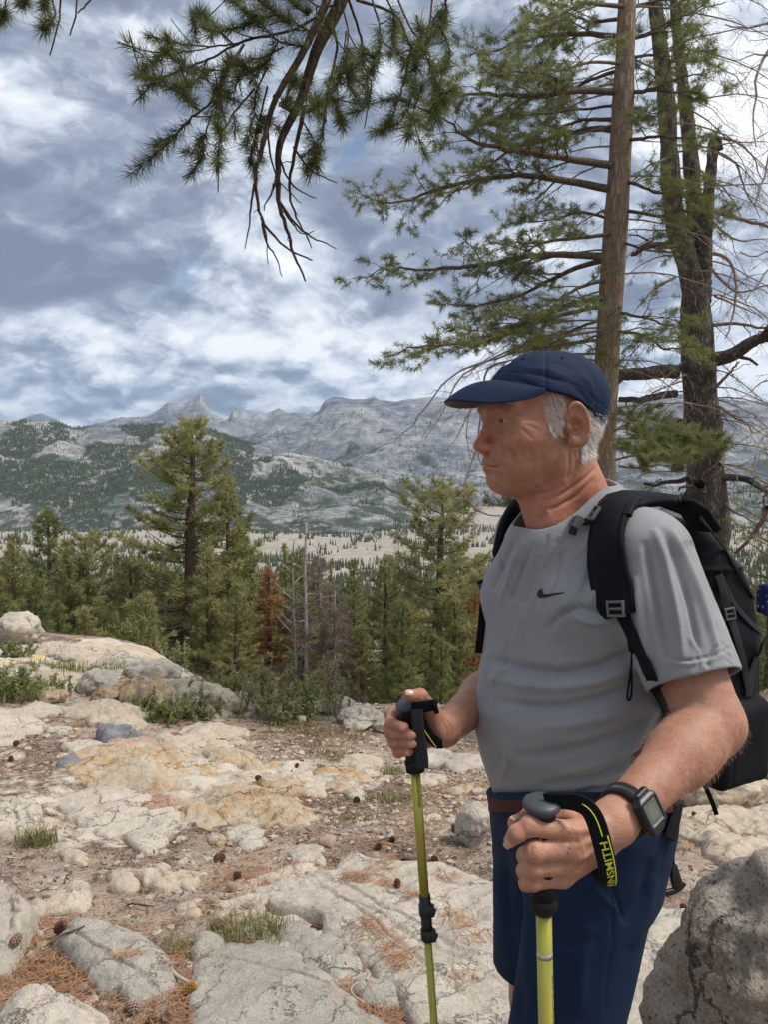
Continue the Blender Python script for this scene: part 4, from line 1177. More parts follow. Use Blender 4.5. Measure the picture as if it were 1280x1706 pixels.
def strew(name, n, yr, size, mat, seed, dens=None, flat=0.55, sxr=(-0.60, 0.66)):
    r = vrand(seed)
    y = yr[0] + (yr[1] - yr[0]) * r.uniform(0, 1, n) ** 1.1
    x = r.uniform(sxr[0], sxr[1], n) * np.maximum(y, 1.0)
    if dens is not None:
        k = dens(x, y) > r.uniform(0, 1, n); x, y = x[k], y[k]
    n = len(x)
    s = size[0] * (size[1] / size[0]) ** (r.uniform(0, 1, n) ** 3.0)
    z = gz(x, y) + s * 0.1
    V_ = iv[None] * (1 + r.normal(0, 0.22, (n, 12, 1)))
    V_ = V_ * np.stack([s * r.uniform(0.7, 1.3, n), s * r.uniform(0.7, 1.3, n), s * flat * r.uniform(0.6, 1.2, n)], -1)[:, None]
    a = r.uniform(0, 6.28, n); ca, sa = np.cos(a)[:, None], np.sin(a)[:, None]
    vx = V_[..., 0] * ca - V_[..., 1] * sa; vy = V_[..., 0] * sa + V_[..., 1] * ca
    V_ = np.stack([vx + x[:, None], vy + y[:, None], V_[..., 2] + z[:, None]], -1)
    F_ = if_[None] + (np.arange(n) * 12)[:, None, None]
    return tag(link(name, mesh_np(name, V_.reshape(-1, 3), F_.reshape(-1, 3), False), None, mat), kind='stuff')


gd = lambda x, y: 0.35 + 0.65 * smooth(-0.1, 0.5, fbm(x * 1.1, y * 0.9, oct=3, seed=88)) + 0.3 * smooth(3.5, 5, y)
strew('gravel', 14000, (1.6, 5.2), (0.0035, 0.022), RM['pale'], 201, gd)
strew('gravel', 9000, (3.6, 9.2), (0.007, 0.035), RM['warm'], 202, gd)
strew('gravel', 1500, (1.6, 6.0), (0.003, 0.016), RM['dark'], 203, gd)
strew('gravel', 900, (1.6, 8.0), (0.004, 0.022), RM['ochre'], 204, gd)

# --- fallen pine needles (uncountable)
def litter(name, n, yr, mat, seed, L=(0.03, 0.075), w_=0.0016, zoff=0.003, dens=None, clump=None):
    r = vrand(seed)
    if clump is not None:
        c = np.array(clump); k = r.randint(len(c), size=n)
        x = c[k, 0] + r.normal(0, 1, n) * c[k, 2]; y = c[k, 1] + r.normal(0, 1, n) * c[k, 2]
    else:
        y = yr[0] + (yr[1] - yr[0]) * r.uniform(0, 1, n) ** 1.3
        x = r.uniform(-0.6, 0.66, n) * np.maximum(y, 1.0)
    if dens is not None:
        k = dens(x, y) > r.uniform(0, 1, n); x, y = x[k], y[k]
    n = len(x); a = r.uniform(0, 3.14, n); l = r.uniform(*L, n)
    z = gz(x, y) + zoff + r.exponential(0.004, n)
    if clump is not None: z = z + r.uniform(0, 0.012, n)
    d = np.stack([np.cos(a), np.sin(a), r.normal(0, 0.12, n)], -1) * l[:, None] / 2
    sd = np.stack([-np.sin(a), np.cos(a), r.normal(0, 0.5, n)], -1) * (w_ * np.maximum(1, y / 2.6) / 2)[:, None]
    p = np.stack([x, y, z], -1); bend = np.stack([-np.sin(a), np.cos(a), 0 * a], -1) * (l * r.normal(0, 0.10, n))[:, None]
    co = np.stack([p - d - sd, p - d + sd, p + bend + sd, p + bend - sd, p + d + sd, p + d - sd], 1).reshape(-1, 3)
    i = (np.arange(n) * 6)[:, None]
    q = np.concatenate([i + [0, 1, 2, 3], i + [3, 2, 4, 5]])
    return tag(link(name, mesh_np(name, co, q, False), None, mat), kind='stuff')


m_need_or = plain('fallen_orange_needles', (0.34, 0.175, 0.09), 0.7, 0.2, var=0.5, scale=8)
m_need_tan = plain('fallen_tan_needles', (0.44, 0.32, 0.21), 0.7, 0.2, var=0.4, scale=8)
m_need_dk = plain('fallen_dark_scraps', (0.10, 0.06, 0.045), 0.8, 0.1, var=0.4, scale=8)
nd = lambda x, y: 0.25 + 0.75 * smooth(0.0, 0.6, fbm(x * 1.3, y * 1.3, oct=3, seed=98))
litter('needle_litter', 26000, (1.6, 6.0), m_need_or, 211, dens=nd)
litter('needle_litter', 15000, (1.6, 6.5), m_need_tan, 212, dens=nd)
litter('needle_litter', 9000, (1.6, 8.0), m_need_dk, 213, L=(0.01, 0.035), w_=0.004)
hot = [(640 - 0, 0)]
hp = [ground_hit(a, b) for a, b in [(340, 1680), (310, 1695), (270, 1690), (365, 1690), (60, 1620), (30, 1640), (90, 1650), (560, 1640), (590, 1665), (615, 1690), (650, 1695), (180, 1600), (420, 1470), (400, 1465), (530, 1600), (165, 1640)]]
litter('needle_litter', 3000, (0, 0), m_need_or, 214, L=(0.04, 0.08), zoff=0.006, clump=[(p[0], p[1], 0.095) for p in hp])
# needles caught in the cracks of the pale slab lie on top of it
hp2 = [ground_hit(a, b, 0.055) for a, b in [(610, 1540), (625, 1550), (655, 1570), (670, 1590), (665, 1600), (585, 1460), (600, 1465), (620, 1462), (640, 1470), (690, 1490), (735, 1510), (755, 1525), (780, 1540), (790, 1560), (745, 1460), (640, 1440), (770, 1620), (300, 1600), (215, 1590)]]
o = litter('needle_litter', 1000, (0, 0), m_need_or, 215, L=(0.03, 0.06), zoff=0.050, clump=[(p[0], p[1], 0.030) for p in hp2])


# --- pine cones
def cone_mesh(seed, open_=1.0, L=0.055, R=0.022):
    r = vrand(seed); M = MB()
    M.tube([(0, 0, -L / 2), (0, 0, 0), (0, 0, L / 2)], [R * .35, R * .5, R * .15], 6)
    n = 62
    for i in range(n):
        f = (i + .5) / n; z = -L / 2 + L * f; a = i * 2.39996
        rr = R * math.sin(math.pi * (0.12 + 0.80 * f)) ** 0.7
        ca, sa = math.cos(a), math.sin(a)
        up = 0.25 + 0.9 * f - 0.5 * open_ * (1 - f)
        out = rr * (0.75 + 0.35 * open_); w_ = rr * 0.36
        base = np.array([ca * R * .25, sa * R * .25, z]); tip = np.array([ca * out, sa * out, z + out * up * 0.6])
        s_ = np.array([-sa, ca, 0]) * w_
        th = np.array([0, 0, 0.0018])
        co = [base - s_ * .4, base + s_ * .4, tip + s_, tip - s_, tip + (tip - base) * 0.15 + th, base - s_ * .4 - th * 2, base + s_ * .4 - th * 2, tip + s_ - th * 2, tip - s_ - th * 2]
        M.add(co, [(0, 1, 2, 3), (6, 5, 8, 7), (0, 5, 6, 1), (3, 8, 5, 0), (1, 6, 7, 2)], [(3, 2, 4), (7, 8, 4), (2, 7, 4), (8, 3, 4)])
    return M.mesh('pine_cone', False)


cm = [cone_mesh(1, 1.3), cone_mesh(2, 0.8), cone_mesh(3, 1.1, 0.05, 0.024)]
m_cone = plain('pine_cone_scales', (0.16, 0.085, 0.06), 0.75, 0.2, var=0.5, scale=60)
m_cone_pale = plain('weathered_cone_scales', (0.34, 0.24, 0.20), 0.8, 0.2, var=0.4, scale=60)
m_cone_yel = plain('fresh_cone_scales', (0.45, 0.28, 0.10), 0.7, 0.2, var=0.4, scale=60)
cones = [(222, 1678, 'p', 1.0, "pale open pine cone at the bottom, left of the others by the big slab"), (277, 1690, 'p', 0.9, "pale cone at the very bottom between orange needles"), (252, 1696, 'd', 0.8, "reddish squashed cone at the bottom edge"), (316, 1652, 'y', 1.0, "yellow-brown fresh cone at the end of the twig"),
         (28, 1592, 'p', 1.1, "open cone on the tall pale rock at the left edge"), (100, 1560, 'd', 1.1, "brown cone lying on its side on the broad domed slab"), (528, 1550, 'd', 1.0, "brown cone resting on the tongue-shaped slab"), (663, 1487, 'd', 0.9, "dark cone on the sunlit slab left of the far pole"),
         (366, 1427, 'd', 1.2, "dark brown cone on the soil behind the three cream stones"), (395, 1461, 'd', 1.1, "blackish cone at the left end of the sunlit slab"), (386, 1479, 'p', 1.1, "greyish cone below the blackish one"), (362, 1538, 'p', 1.0, "grey-pink cone left of the grass tuft"), (630, 1408, 'd', 0.9, "upright dark cone left of the far pole, on the soil"),
         (680, 1424, 'p', 0.9, "ash grey cone touching the far pole"), (725, 1428, 'd', 0.9, "dark cone right of the far pole on the soil"), (594, 1330, 'd', 1.0, "dark cone leaning on the round white stone"), (758, 1378, 'd', 1.0, "dark cone left of the chunky white boulder"), (654, 1395, 'd', 0.8, "small black cone above the upright one"),
         (430, 1302, 'd', 0.9, "dark cone in the hollow between banded rocks"), (494, 1278, 'd', 0.8, "dark cone on the gravel path"), (27, 1239, 'd', 1.0, "reddish dark cone on gravel at the left"), (18, 1262, 'd', 0.9, "lower dark cone on gravel at the left edge"), (1193, 1370, 'p', 0.9, "grey cone under the dangling strap end"), (1157, 1380, 'd', 0.6, "little orange-brown cone on the right slab"), (1140, 1510, 'd', 0.8, "black cone against the top of the dark boulder")]
for i, (px, py, k, s_, lab) in enumerate(cones):
    p = ground_hit(px, py, 0.02)
    o = link('pine_cone', cm[i % 3]); o.location = (p[0], p[1], p[2] + 0.012)
    if not cm[i % 3].materials: cm[i % 3].materials.append(m_cone)
    o.material_slots[0].link = 'OBJECT'; o.material_slots[0].material = {'d': m_cone, 'p': m_cone_pale, 'y': m_cone_yel}[k]
    r = vrand(i); o.rotation_euler = (r.uniform(0.4, 1.8), r.uniform(-0.4, 0.4), r.uniform(0, 6.28)); o.scale = (s_ * 0.62,) * 3
    tag(o, lab, 'pine cone', 'fallen pine cones')
# cones on slabs must sit on the rock: drop them by ray later (see settle())

# --- sticks
m_stick = plain('dry_stick', (0.42, 0.34, 0.26), 0.8, 0.15, var=0.3, scale=20)
def stick(pp, r0, label, lift=0.02, mat=m_stick):
    path = []
    for a, b in pp:
        p = ground_hit(a, b, lift); path.append(p)
    path = np.array(path); t = np.linspace(0, 1, 14); d = np.linspace(0, 1, len(path))
    path = np.stack([np.interp(t, d, path[:, c]) for c in range(3)], -1)
    for _ in range(2): path[1:-1] = (path[:-2] + 2 * path[1:-1] + path[2:]) / 4
    M = MB(); M.tube(path, np.linspace(r0, r0 * 0.5, 14), 7)
    return tag(M.build('twig', mat), label, 'twig')
stick(CA([(905, 685), (940, 720), (990, 750), (1050, 765)]), 0.007, "curved bare twig between the domed slab and the big grey slab", 0.03)
stick(CB([(660, 845), (610, 815), (592, 785), (605, 755), (650, 742)]), 0.003, "thin pale curled twig on the egg-shaped stone", 0.07)
stick(CA([(85, 205), (120, 240), (175, 255)]), 0.003, "thin pale twig on the needles at left")
stick(CA([(670, 320), (740, 300)]), 0.003, "short twig below the three cream stones")
stick(CA([(735, 340), (820, 352)]), 0.004, "dark straight twig below the middle cream stone", mat=m_need_dk)
stick(CA([(40, 92), (110, 95)]), 0.004, "grey twig in the shade of the knobbly left boulder")
stick(CB([(670, 735), (685, 705)]), 0.005, "short white wood chip in the slab joint", 0.08)
stick(CA([(270, 550), (330, 500), (400, 480), (450, 455)]), 0.005, "dark twig across the top of the domed slab", 0.06, mat=m_need_dk)


# --- grass tufts, sprigs and shrubs
m_grass = leaf_mat_g = None
def leaf_simple(name, a, b_, sc=6.0):
    m, nt, b = material(name, 0.65, 0.2)
    pos = nt.node('ShaderNodeNewGeometry').outputs['Position']
    c = nt.mix(nt.mapr(nt.noise(pos, sc, 4, 0.7), 0.35, 0.65), a, b_)
    nt.put(b, 'Base Color', c)
    tr = nt.node('ShaderNodeBsdfTranslucent', ins={'Color': c}); mx = nt.node('ShaderNodeMixShader', ins={0: 0.3})
    nt.l.new(b.outputs[0], mx.inputs[1]); nt.l.new(tr.outputs[0], mx.inputs[2]); nt.l.new(mx.outputs[0], m.node_tree.nodes['Material Output'].inputs[0])
    return m
m_grass = leaf_simple('dry_green_grass', (0.13, 0.15, 0.045), (0.36, 0.31, 0.14), 30)
m_sprig = leaf_simple('grey_green_leaves', (0.17, 0.19, 0.085), (0.38, 0.38, 0.20), 12)
m_fresh = leaf_simple('fresh_green_leaves', (0.14, 0.18, 0.06), (0.32, 0.36, 0.13), 12)


def blades(n, spread, L, w_, seed, lean=0.45):
    r = vrand(seed); x = r.normal(0, spread, n); y = r.normal(0, spread * 0.6, n); a = r.uniform(0, 6.28, n); l = L * r.uniform(0.5, 1.1, n)
    tl = r.uniform(0.1, lean, n); d = np.stack([np.cos(a) * tl, np.sin(a) * tl, np.ones(n)], -1); d2 = np.stack([np.cos(a) * tl * 2.4, np.sin(a) * tl * 2.4, np.ones(n) * 0.8], -1)
    p0 = np.stack([x, y, np.zeros(n) - 0.005], -1); p1 = p0 + d * (l * 0.55)[:, None]; p2 = p1 + d2 * (l * 0.45)[:, None]
    s_ = np.stack([-np.sin(a), np.cos(a), 0 * a], -1) * w_ / 2
    co = np.stack([p0 - s_, p0 + s_, p1 + s_ * .8, p1 - s_ * .8, p2], 1).reshape(-1, 3); i = (np.arange(n) * 5)[:, None]
    M = MB(); M.add(co, i + [0, 1, 2, 3], i + [3, 2, 4]); return M.mesh('grass_tuft', False)


for i, (px, py, n, sp, L, lab) in enumerate([(405, 1560, 420, 0.075, 0.085, "dry green grass tuft between the soil and the tongue-shaped slab"), (300, 1590, 160, 0.04, 0.07, "small grass tuft left of the rounded grey stone"), (440, 1550, 220, 0.04, 0.08, "grass clump against the end of the sunlit slab"), (62, 1408, 260, 0.05, 0.11, "green grass tuft in front of the knobbly left boulder"),
                                             (645, 1335, 240, 0.09, 0.06, "thin dry grass patch left of the far pole"), (590, 1368, 120, 0.05, 0.05, "sparse grass patch below the round white stone"), (545, 1258, 160, 0.09, 0.06, "faint grass patch on the gravel in mid distance"), (650, 1290, 140, 0.07, 0.07, "grass patch under the far fist"),
                                             (500, 1222, 300, 0.22, 0.10, "dry grass strip in front of the centre shrubs"), (100, 1118, 300, 0.16, 0.12, "grass tuft on the crest of the left ledge"), (190, 1118, 200, 0.10, 0.12, "pale grass tuft left of the crusted boulder"), (30, 1160, 400, 0.2, 0.16, "long grass around the yellowish boulder at left")]):
    p = ground_hit(px, py); o = link('grass_tuft', blades(n, sp, L, 0.0028 * max(1, p[1] / 2.6), 300 + i), None, m_grass); o.location = tuple(p)
    tag(o, kind='stuff')


def shrub(px, py, w_, h_, label, seed, mat, n=26, leafn=34, Y=None, leafsz=0.02, cat='shrub', name='shrub'):
    p = ground_hit(px, py) if Y is None else np.array([PT(px, py, Y).x, Y, float(gz(PT(px, py, Y).x, Y))])
    t = empty(name, tuple(p), label, cat)
    r = vrand(seed); M = MB(); P_, D_ = [], []
    for i in range(n):
        a = r.uniform(0, 6.28); rr = abs(r.normal(0, 0.5)); l = h_ * r.uniform(0.6, 1.15)
        q = np.linspace(0, 1, 6)[:, None]
        base = np.array([r.normal(0, w_ * 0.22), r.normal(0, w_ * 0.15), -0.02])
        path = base + q * np.array([math.cos(a) * rr * w_ * 0.5, math.sin(a) * rr * w_ * 0.35, l]) + r.normal(0, 0.02, (6, 3)) * q
        M.tube(path, np.linspace(0.005, 0.002, 6), 4, cap=False)
        tt = r.uniform(0.25, 1.0, leafn)
        P_.append(np.stack([np.interp(tt, q[:, 0], path[:, c]) for c in range(3)], -1)); D_.append(np.tile([math.cos(a) * .3, math.sin(a) * .3, 0.6], (leafn, 1)))
    M.build('stems', wood_twig_s, t)
    co, tri = clumps(np.vstack(P_), np.vstack(D_), leafsz * 2.2, 2, leafsz * 0.75, seed + 1, 1.3)
    o = link('foliage', mesh_np('foliage', co, tri, False), t, mat)
    return t
wood_twig_s = plain('shrub_stem', (0.30, 0.22, 0.16), 0.8, 0.1)
shrub(415, 1190, 0.75, 0.38, "largest grey-green bush at the edge of the clearing, centre", 401, m_sprig, 40, 40, leafsz=0.018)
shrub(470, 1205, 0.35, 0.2, "low sprigs in front of the yellowish centre boulder", 402, m_sprig, 22, 30, leafsz=0.02)
shrub(510, 1200, 0.5, 0.34, "tall thin sprigs right of the yellowish centre boulder", 403, m_fresh, 26, 30, leafsz=0.02)
shrub(550, 1192, 0.3, 0.45, "upright stalks behind the broad white boulder", 404, m_sprig, 14, 22, leafsz=0.02)
shrub(360, 1180, 0.45, 0.26, "dark green bush at the foot of the ledge by the trees", 405, m_fresh, 24, 36, leafsz=0.022)
shrub(275, 1205, 0.30, 0.17, "green sprigs growing in front of the wavy rib of rock", 406, m_fresh, 22, 30, leafsz=0.018)
shrub(310, 1195, 0.35, 0.2, "pale green plant on the slope below the ledge crest", 407, m_sprig, 22, 30, leafsz=0.018)
shrub(245, 1182, 0.2, 0.15, "little green plant below the rust-streaked boulder", 408, m_fresh, 12, 26, leafsz=0.016)
shrub(100, 1160, 0.2, 0.16, "green weed right of the yellowish boulder", 409, m_fresh, 14, 26, leafsz=0.016)
shrub(20, 1165, 0.5, 0.26, "leafy weeds with yellow flowers at the left edge", 410, m_fresh, 34, 34, leafsz=0.02)
shrub(25, 1098, 0.4, 0.2, "pale green mound of leaves under the big white boulder", 411, m_sprig, 22, 36, leafsz=0.02)
shrub(160, 1130, 0.25, 0.13, "flat green plant on top of the left ledge", 412, m_fresh, 14, 26, leafsz=0.016)
shrub(345, 1198, 0.3, 0.16, "sprigs at the base of the sloping cream boulder", 413, m_sprig, 16, 26, leafsz=0.018)
shrub(225, 1098, 0.5, 0.45, "bushy young greenery behind the ledge skyline", 414, m_fresh, 24, 40, Y=10.5, leafsz=0.025)
shrub(300, 1130, 0.5, 0.5, "reddish-tipped bush behind the end of the ledge", 415, m_sprig, 24, 36, Y=10.2, leafsz=0.025)
# yellow flowers
m_yel = plain('yellow_petals', (0.75, 0.50, 0.03), 0.6, 0.2)
for i, (px, py, lab) in enumerate([(62, 1101, "cluster of yellow wildflowers beside the ledge boulder"), (6, 1114, "cluster of yellow wildflowers cut by the left edge")]):
    p = ground_hit(px, py + 12); t = empty('wildflower', tuple(p), lab, 'flower')
    r = vrand(i + 5); M = MB(); S = MB()
    for k in range(18):
        q = np.array([r.normal(0, 0.07), r.normal(0, 0.05), 0.10 + r.uniform(-0.02, 0.03)])
        S.tube([(q[0] * .5, q[1] * .5, 0), q], [0.002, 0.0015], 3, cap=False)
        for j in range(6):
            a = j * 1.047; M.add([q, q + (math.cos(a) * .016, math.sin(a) * .016, .006), q + (math.cos(a + .8) * .016, math.sin(a + .8) * .016, .004)], None, [(0, 1, 2)])
    S.build('stems', m_fresh, t); M.build('petals', m_yel, t, False)


def settle():
    """let cones and twigs rest on whatever rock or soil is really under them"""
    dg = bpy.context.evaluated_depsgraph_get()
    cs = [o for o in COL.objects if o.name.startswith('pine_cone')]
    for o in cs: o.hide_viewport = True
    dg.update()
    for o in cs:
        hit, loc, nrm, idx, ob, _ = SC.ray_cast(dg, Vector((o.location.x, o.location.y, o.location.z + 0.6)), Vector((0, 0, -1)), distance=3)
        if hit and 'pine_tree' not in ob.name: o.location.z = loc.z + 0.020 * o.scale[0]
    for o in cs: o.hide_viewport = False
settle()
# ================================================================== near trees (right) and the limb hanging over the camera
def crv(pts, Y0, Y1, seed, off=(600, 0), sc=0.53125, n=None, wob=0.0):
    """photo polyline (read off an enlarged crop) -> smooth world path running from depth Y0 to Y1"""
    P_ = np.array([(off[0] + a * sc, off[1] + b * sc) for a, b in pts], float)
    d = np.r_[0, np.cumsum(np.hypot(*np.diff(P_, axis=0).T))]; d /= d[-1]
    n = n or max(8, len(pts) * 3)
    t = np.linspace(0, 1, n)
    # Catmull-like smoothing
    px, py = np.interp(t, d, P_[:, 0]), np.interp(t, d, P_[:, 1])
    for _ in range(2):
        px[1:-1] = (px[:-2] + 2 * px[1:-1] + px[2:]) / 4; py[1:-1] = (py[:-2] + 2 * py[1:-1] + py[2:]) / 4
    Y = Y0 + (Y1 - Y0) * t
    r = vrand(seed)
    return np.array([PT(a, b, c) for a, b, c in zip(px, py, Y)]) + r.normal(0, wob, (n, 3)) * t[:, None]


def twigs(MBo, path, r0, r1, r, level, sp, length, tufts, green, droop, leafz, spread=0.9, start=0.15, wig=0.05, minr=0.0016, seg=5):
    """a limb with side twigs, recursively; green twig ends are collected in tufts"""
    n = len(path)
    MBo.tube(path, np.linspace(r0, r1, n), seg, cap=False)
    if level == 0:
        if r.uniform() < green:
            d = path[-1] - path[-2]; d /= np.linalg.norm(d)
            tufts.append((path[-1], d))
            if r.uniform() < 0.75: tufts.append((path[-1] * 0.5 + path[max(-3, -n)] * 0.5, d))
        return
    seglen = np.r_[0, np.cumsum(np.linalg.norm(np.diff(path, axis=0), axis=1))]
    Lt = seglen[-1]; s = Lt * start + sp * r.uniform(); side = 1 if r.uniform() < 0.5 else -1
    while s < Lt:
        p = np.array([np.interp(s, seglen, path[:, c]) for c in range(3)])
        k = min(np.searchsorted(seglen, s), n - 1); tg = path[k] - path[k - 1]; tg /= np.linalg.norm(tg)
        ref = np.cross(tg, (0, 0, 1.0)); ref /= np.linalg.norm(ref) + 1e-6
        d = tg * 0.75 + side * ref * spread * r.uniform(0.5, 1.1) + r.normal(0, 0.28, 3) + np.array([0, 0, 0.12])
        d /= np.linalg.norm(d)
        f = s / Lt
        l = length * r.uniform(0.45, 1.1) * (1.15 - 0.75 * f)
        q = np.linspace(0, 1, 5)[:, None]
        pp = p + d * l * q + q ** 2 * np.array([0, 0, -droop * l * r.uniform(0.3, 1.3)]) + r.normal(0, wig * l, (5, 3)) * q
        rr = max(minr, (r0 + (r1 - r0) * f) * 0.45)
        twigs(MBo, pp, rr, max(minr * 0.6, rr * 0.4), r, level - 1, sp * 0.62, length * 0.45, tufts, green, droop, leafz, spread, 0.2, wig, minr, 3)
        side = -side; s += sp * r.uniform(0.6, 1.4)
    if green and r.uniform() < green * 1.5:
        d = path[-1] - path[-2]; d /= np.linalg.norm(d)
        tufts.append((path[-1], d))


def limb(parent, path, r0, r1, seed, bark, level=2, sp=0.16, length=0.5, green=0.8, droop=0.0, leaf=None, nl=0.055, nk=26, nw=0.0028, start=0.15, name='branch', wig=0.06, minr=0.0016, spr=0.9, tspread=0.95):
    r = vrand(seed); M = MB(); tufts = []
    twigs(M, path, r0, r1, r, level, sp, length, tufts, green, droop, leaf, spr, start, wig, minr, 6)
    b = M.build(name, bark, parent)
    if tufts and leaf:
        pos = np.array([t[0] for t in tufts]); dd = np.array([t[1] for t in tufts])
        # each tuft: needles along the last few centimetres of the twig
        k = 3
        pos = np.repeat(pos, k, 0) - np.repeat(dd, k, 0) * (np.tile(np.arange(k), len(dd)) * nl * 0.42)[:, None]
        dd = np.repeat(dd, k, 0)
        co, tri = clumps(pos, dd * 0.75, nl, nk // k, nw, seed + 5, tspread)
        o = link('needles', mesh_np('needles', co, tri, False), b, leaf); o['kind'] = 'stuff'
    return b, len(tufts)


# ---- the straight tan pine behind the hiker
YP = 6.6
tp = empty('pine_tree', (PT(1005, 1000, YP).x, YP, float(gz(PT(1005, 1000, YP).x, YP))), "straight tan-barked pine with long green limbs right behind the hiker's cap", 'pine tree')
tp_loc = Vector(tp.location)


def rel(obj, loc):
    """keep world placement of a part built in world coordinates under a moved empty"""
    obj.matrix_parent_inverse = Matrix.Translation(-loc)


M = MB()
tpx = [(1050, -420), (1049, -200), (1046, 0), (1040, 150), (1032, 300), (1024, 420), (1017, 520), (1011, 620), (1006, 720), (1001, 850), (996, 1000), (990, 1140)]
tw = [22, 26, 31, 36, 41, 44, 43, 44, 46, 50, 56, 70]
pth = np.array([PT(a, b, YP) for a, b in tpx]); pth[-1][2] = gz(pth[-1][0], YP) - 0.1
t_ = np.linspace(0, len(pth) - 1, 60)
pth2 = np.stack([np.interp(t_, np.arange(len(pth)), pth[:, c]) for c in range(3)], -1)
rad2 = 0.9 * np.interp(t_, np.arange(len(pth)), np.array(tw)) / 2 / F_PX * YP
rr_ = vrand(5); rad2 = rad2 * (1 + 0.03 * rr_.normal(size=60))
M.tube(pth2, rad2, 20)
rel(M.build('trunk', bark_pine, tp), tp_loc)
L_left = [
    ([(815, 20), (700, 10), (600, 60), (560, 110)], 0.020, -0.8, 1), ([(830, 118), (700, 105), (580, 110), (500, 135), (420, 160), (330, 175)], 0.028, 0.6, 1),
    ([(800, 222), (720, 255), (650, 280), (560, 300)], 0.018, 0.9, 1), ([(795, 290), (700, 280), (600, 298), (450, 300), (380, 295), (290, 300), (180, 335)], 0.030, -0.6, 1),
    ([(780, 375), (700, 375), (640, 395), (600, 430), (520, 470)], 0.020, 0.7, 1), ([(800, 410), (740, 400), (650, 420), (560, 440), (480, 470), (400, 520), (300, 560)], 0.030, 1.1, 1),
    ([(785, 520), (700, 505), (600, 488), (480, 470), (400, 460), (340, 435), (290, 395), (260, 360), (200, 340)], 0.034, -0.9, 1),
    ([(775, 595), (700, 575), (600, 560), (510, 548), (400, 560), (250, 590), (120, 640), (10, 612)], 0.034, -0.3, 1),
    ([(790, 735), (700, 745), (600, 755), (500, 760), (400, 790)], 0.020, -0.8, 0.7), ([(770, 805), (680, 800), (560, 800), (480, 810), (400, 835), (300, 840), (180, 850), (60, 840), (30, 870)], 0.034, -0.5, 1),
    ([(760, 815), (650, 850), (560, 900), (470, 940), (380, 960), (250, 960)], 0.026, 0.8, 1), ([(755, 880), (690, 900), (600, 950), (500, 980)], 0.020, -0.8, 0.9),
    ([(770, 930), (680, 950), (580, 985), (450, 1030), (330, 1080), (220, 1080), (90, 1115)], 0.028, -1.0, 1), ([(750, 960), (650, 985), (560, 1010), (450, 1060), (300, 1090)], 0.022, 0.6, 1),
    ([(790, 690), (700, 660), (600, 690), (480, 700)], 0.016, 0.7, 1), ([(800, 330), (740, 340), (640, 350), (520, 360), (420, 380)], 0.014, 1.0, 1),
    ([(810, 60), (720, 70), (640, 40), (580, -20)], 0.018, 0.5, 1), ([(760, 1000), (680, 1030), (600, 1080), (520, 1100)], 0.016, 0.9, 0.9),
    ([(800, 200), (740, 190), (650, 215), (520, 230), (380, 225)], 0.014, -1.2, 0.9), ([(745, 1050), (690, 1080), (620, 1090)], 0.012, -0.5, 0.9)]
L_right = [
    ([(865, 120), (930, 100), (1000, 60), (1060, 30)], 0.020, 0.3, 1), ([(865, 290), (930, 280), (1000, 240), (1080, 230)], 0.020, -0.5, 1), ([(860, 350), (930, 370), (1000, 350)], 0.014, 0.5, 1),
    ([(855, 440), (920, 430), (1000, 430), (1060, 430)], 0.018, -0.6, 1), ([(850, 570), (920, 600), (1000, 610), (1080, 610)], 0.018, -0.7, 1), ([(845, 660), (930, 680), (1010, 660), (1110, 700)], 0.018, -0.6, 1),
    ([(830, 980), (900, 1000), (1000, 1030)], 0.016, -0.7, 0.8), ([(820, 1040), (900, 1050), (950, 1100), (1040, 1080)], 0.018, -0.8, 0.7), ([(868, 20), (920, 10), (960, -30), (1060, -60)], 0.018, 0.4, 1),
    ([(866, 180), (930, 170), (990, 200), (1080, 190)], 0.014, 0.7, 1), ([(838, 760), (900, 790), (990, 790)], 0.014, -0.6, 0.3)]
tot = 0
for i, (pp, r0, dY, gr) in enumerate(L_left + L_right):
    pp = [(pp[0][0] + (32 if i < len(L_left) else -32), pp[0][1])] + pp
    path = crv(pp, YP, YP + dY, 100 + i, wob=0.012)
    b, k = limb(tp, path, r0, 0.004, 200 + i, bark_limb, 2, 0.072, 0.54, 0.95 * gr, 0.08, leaf_pine, 0.060, 36, 0.0046, start=0.22 if i < 20 else 0.12)
    rel(b, tp_loc); tot += k
# bare hanging twigs under the limbs
for i in range(34):
    r = vrand(700 + i)
    z_ = r.uniform(1.6, 6.5); t0 = Vector((np.interp(z_, pth[::-1, 2], pth[::-1, 0]), YP, z_))
    a = r.uniform(2.3, 4.3) if i % 3 else r.uniform(-0.8, 0.8)
    l = r.uniform(0.7, 1.5)
    q = np.linspace(0, 1, 9)[:, None]
    path = np.array(t0) + q * l * np.array([math.cos(a), -math.sin(a) * 0.6, r.uniform(-0.1, 0.25)]) + q ** 2 * np.array([0, 0, -0.75 * l * r.uniform(0.3, 1)]) + r.normal(0, 0.015, (9, 3)) * q
    b, k = limb(tp, path, 0.009, 0.002, 800 + i, wood_twig, 2, 0.10, 0.34, 0.0, 0.5, None, start=0.2, wig=0.09, minr=0.0017)
    rel(b, tp_loc)
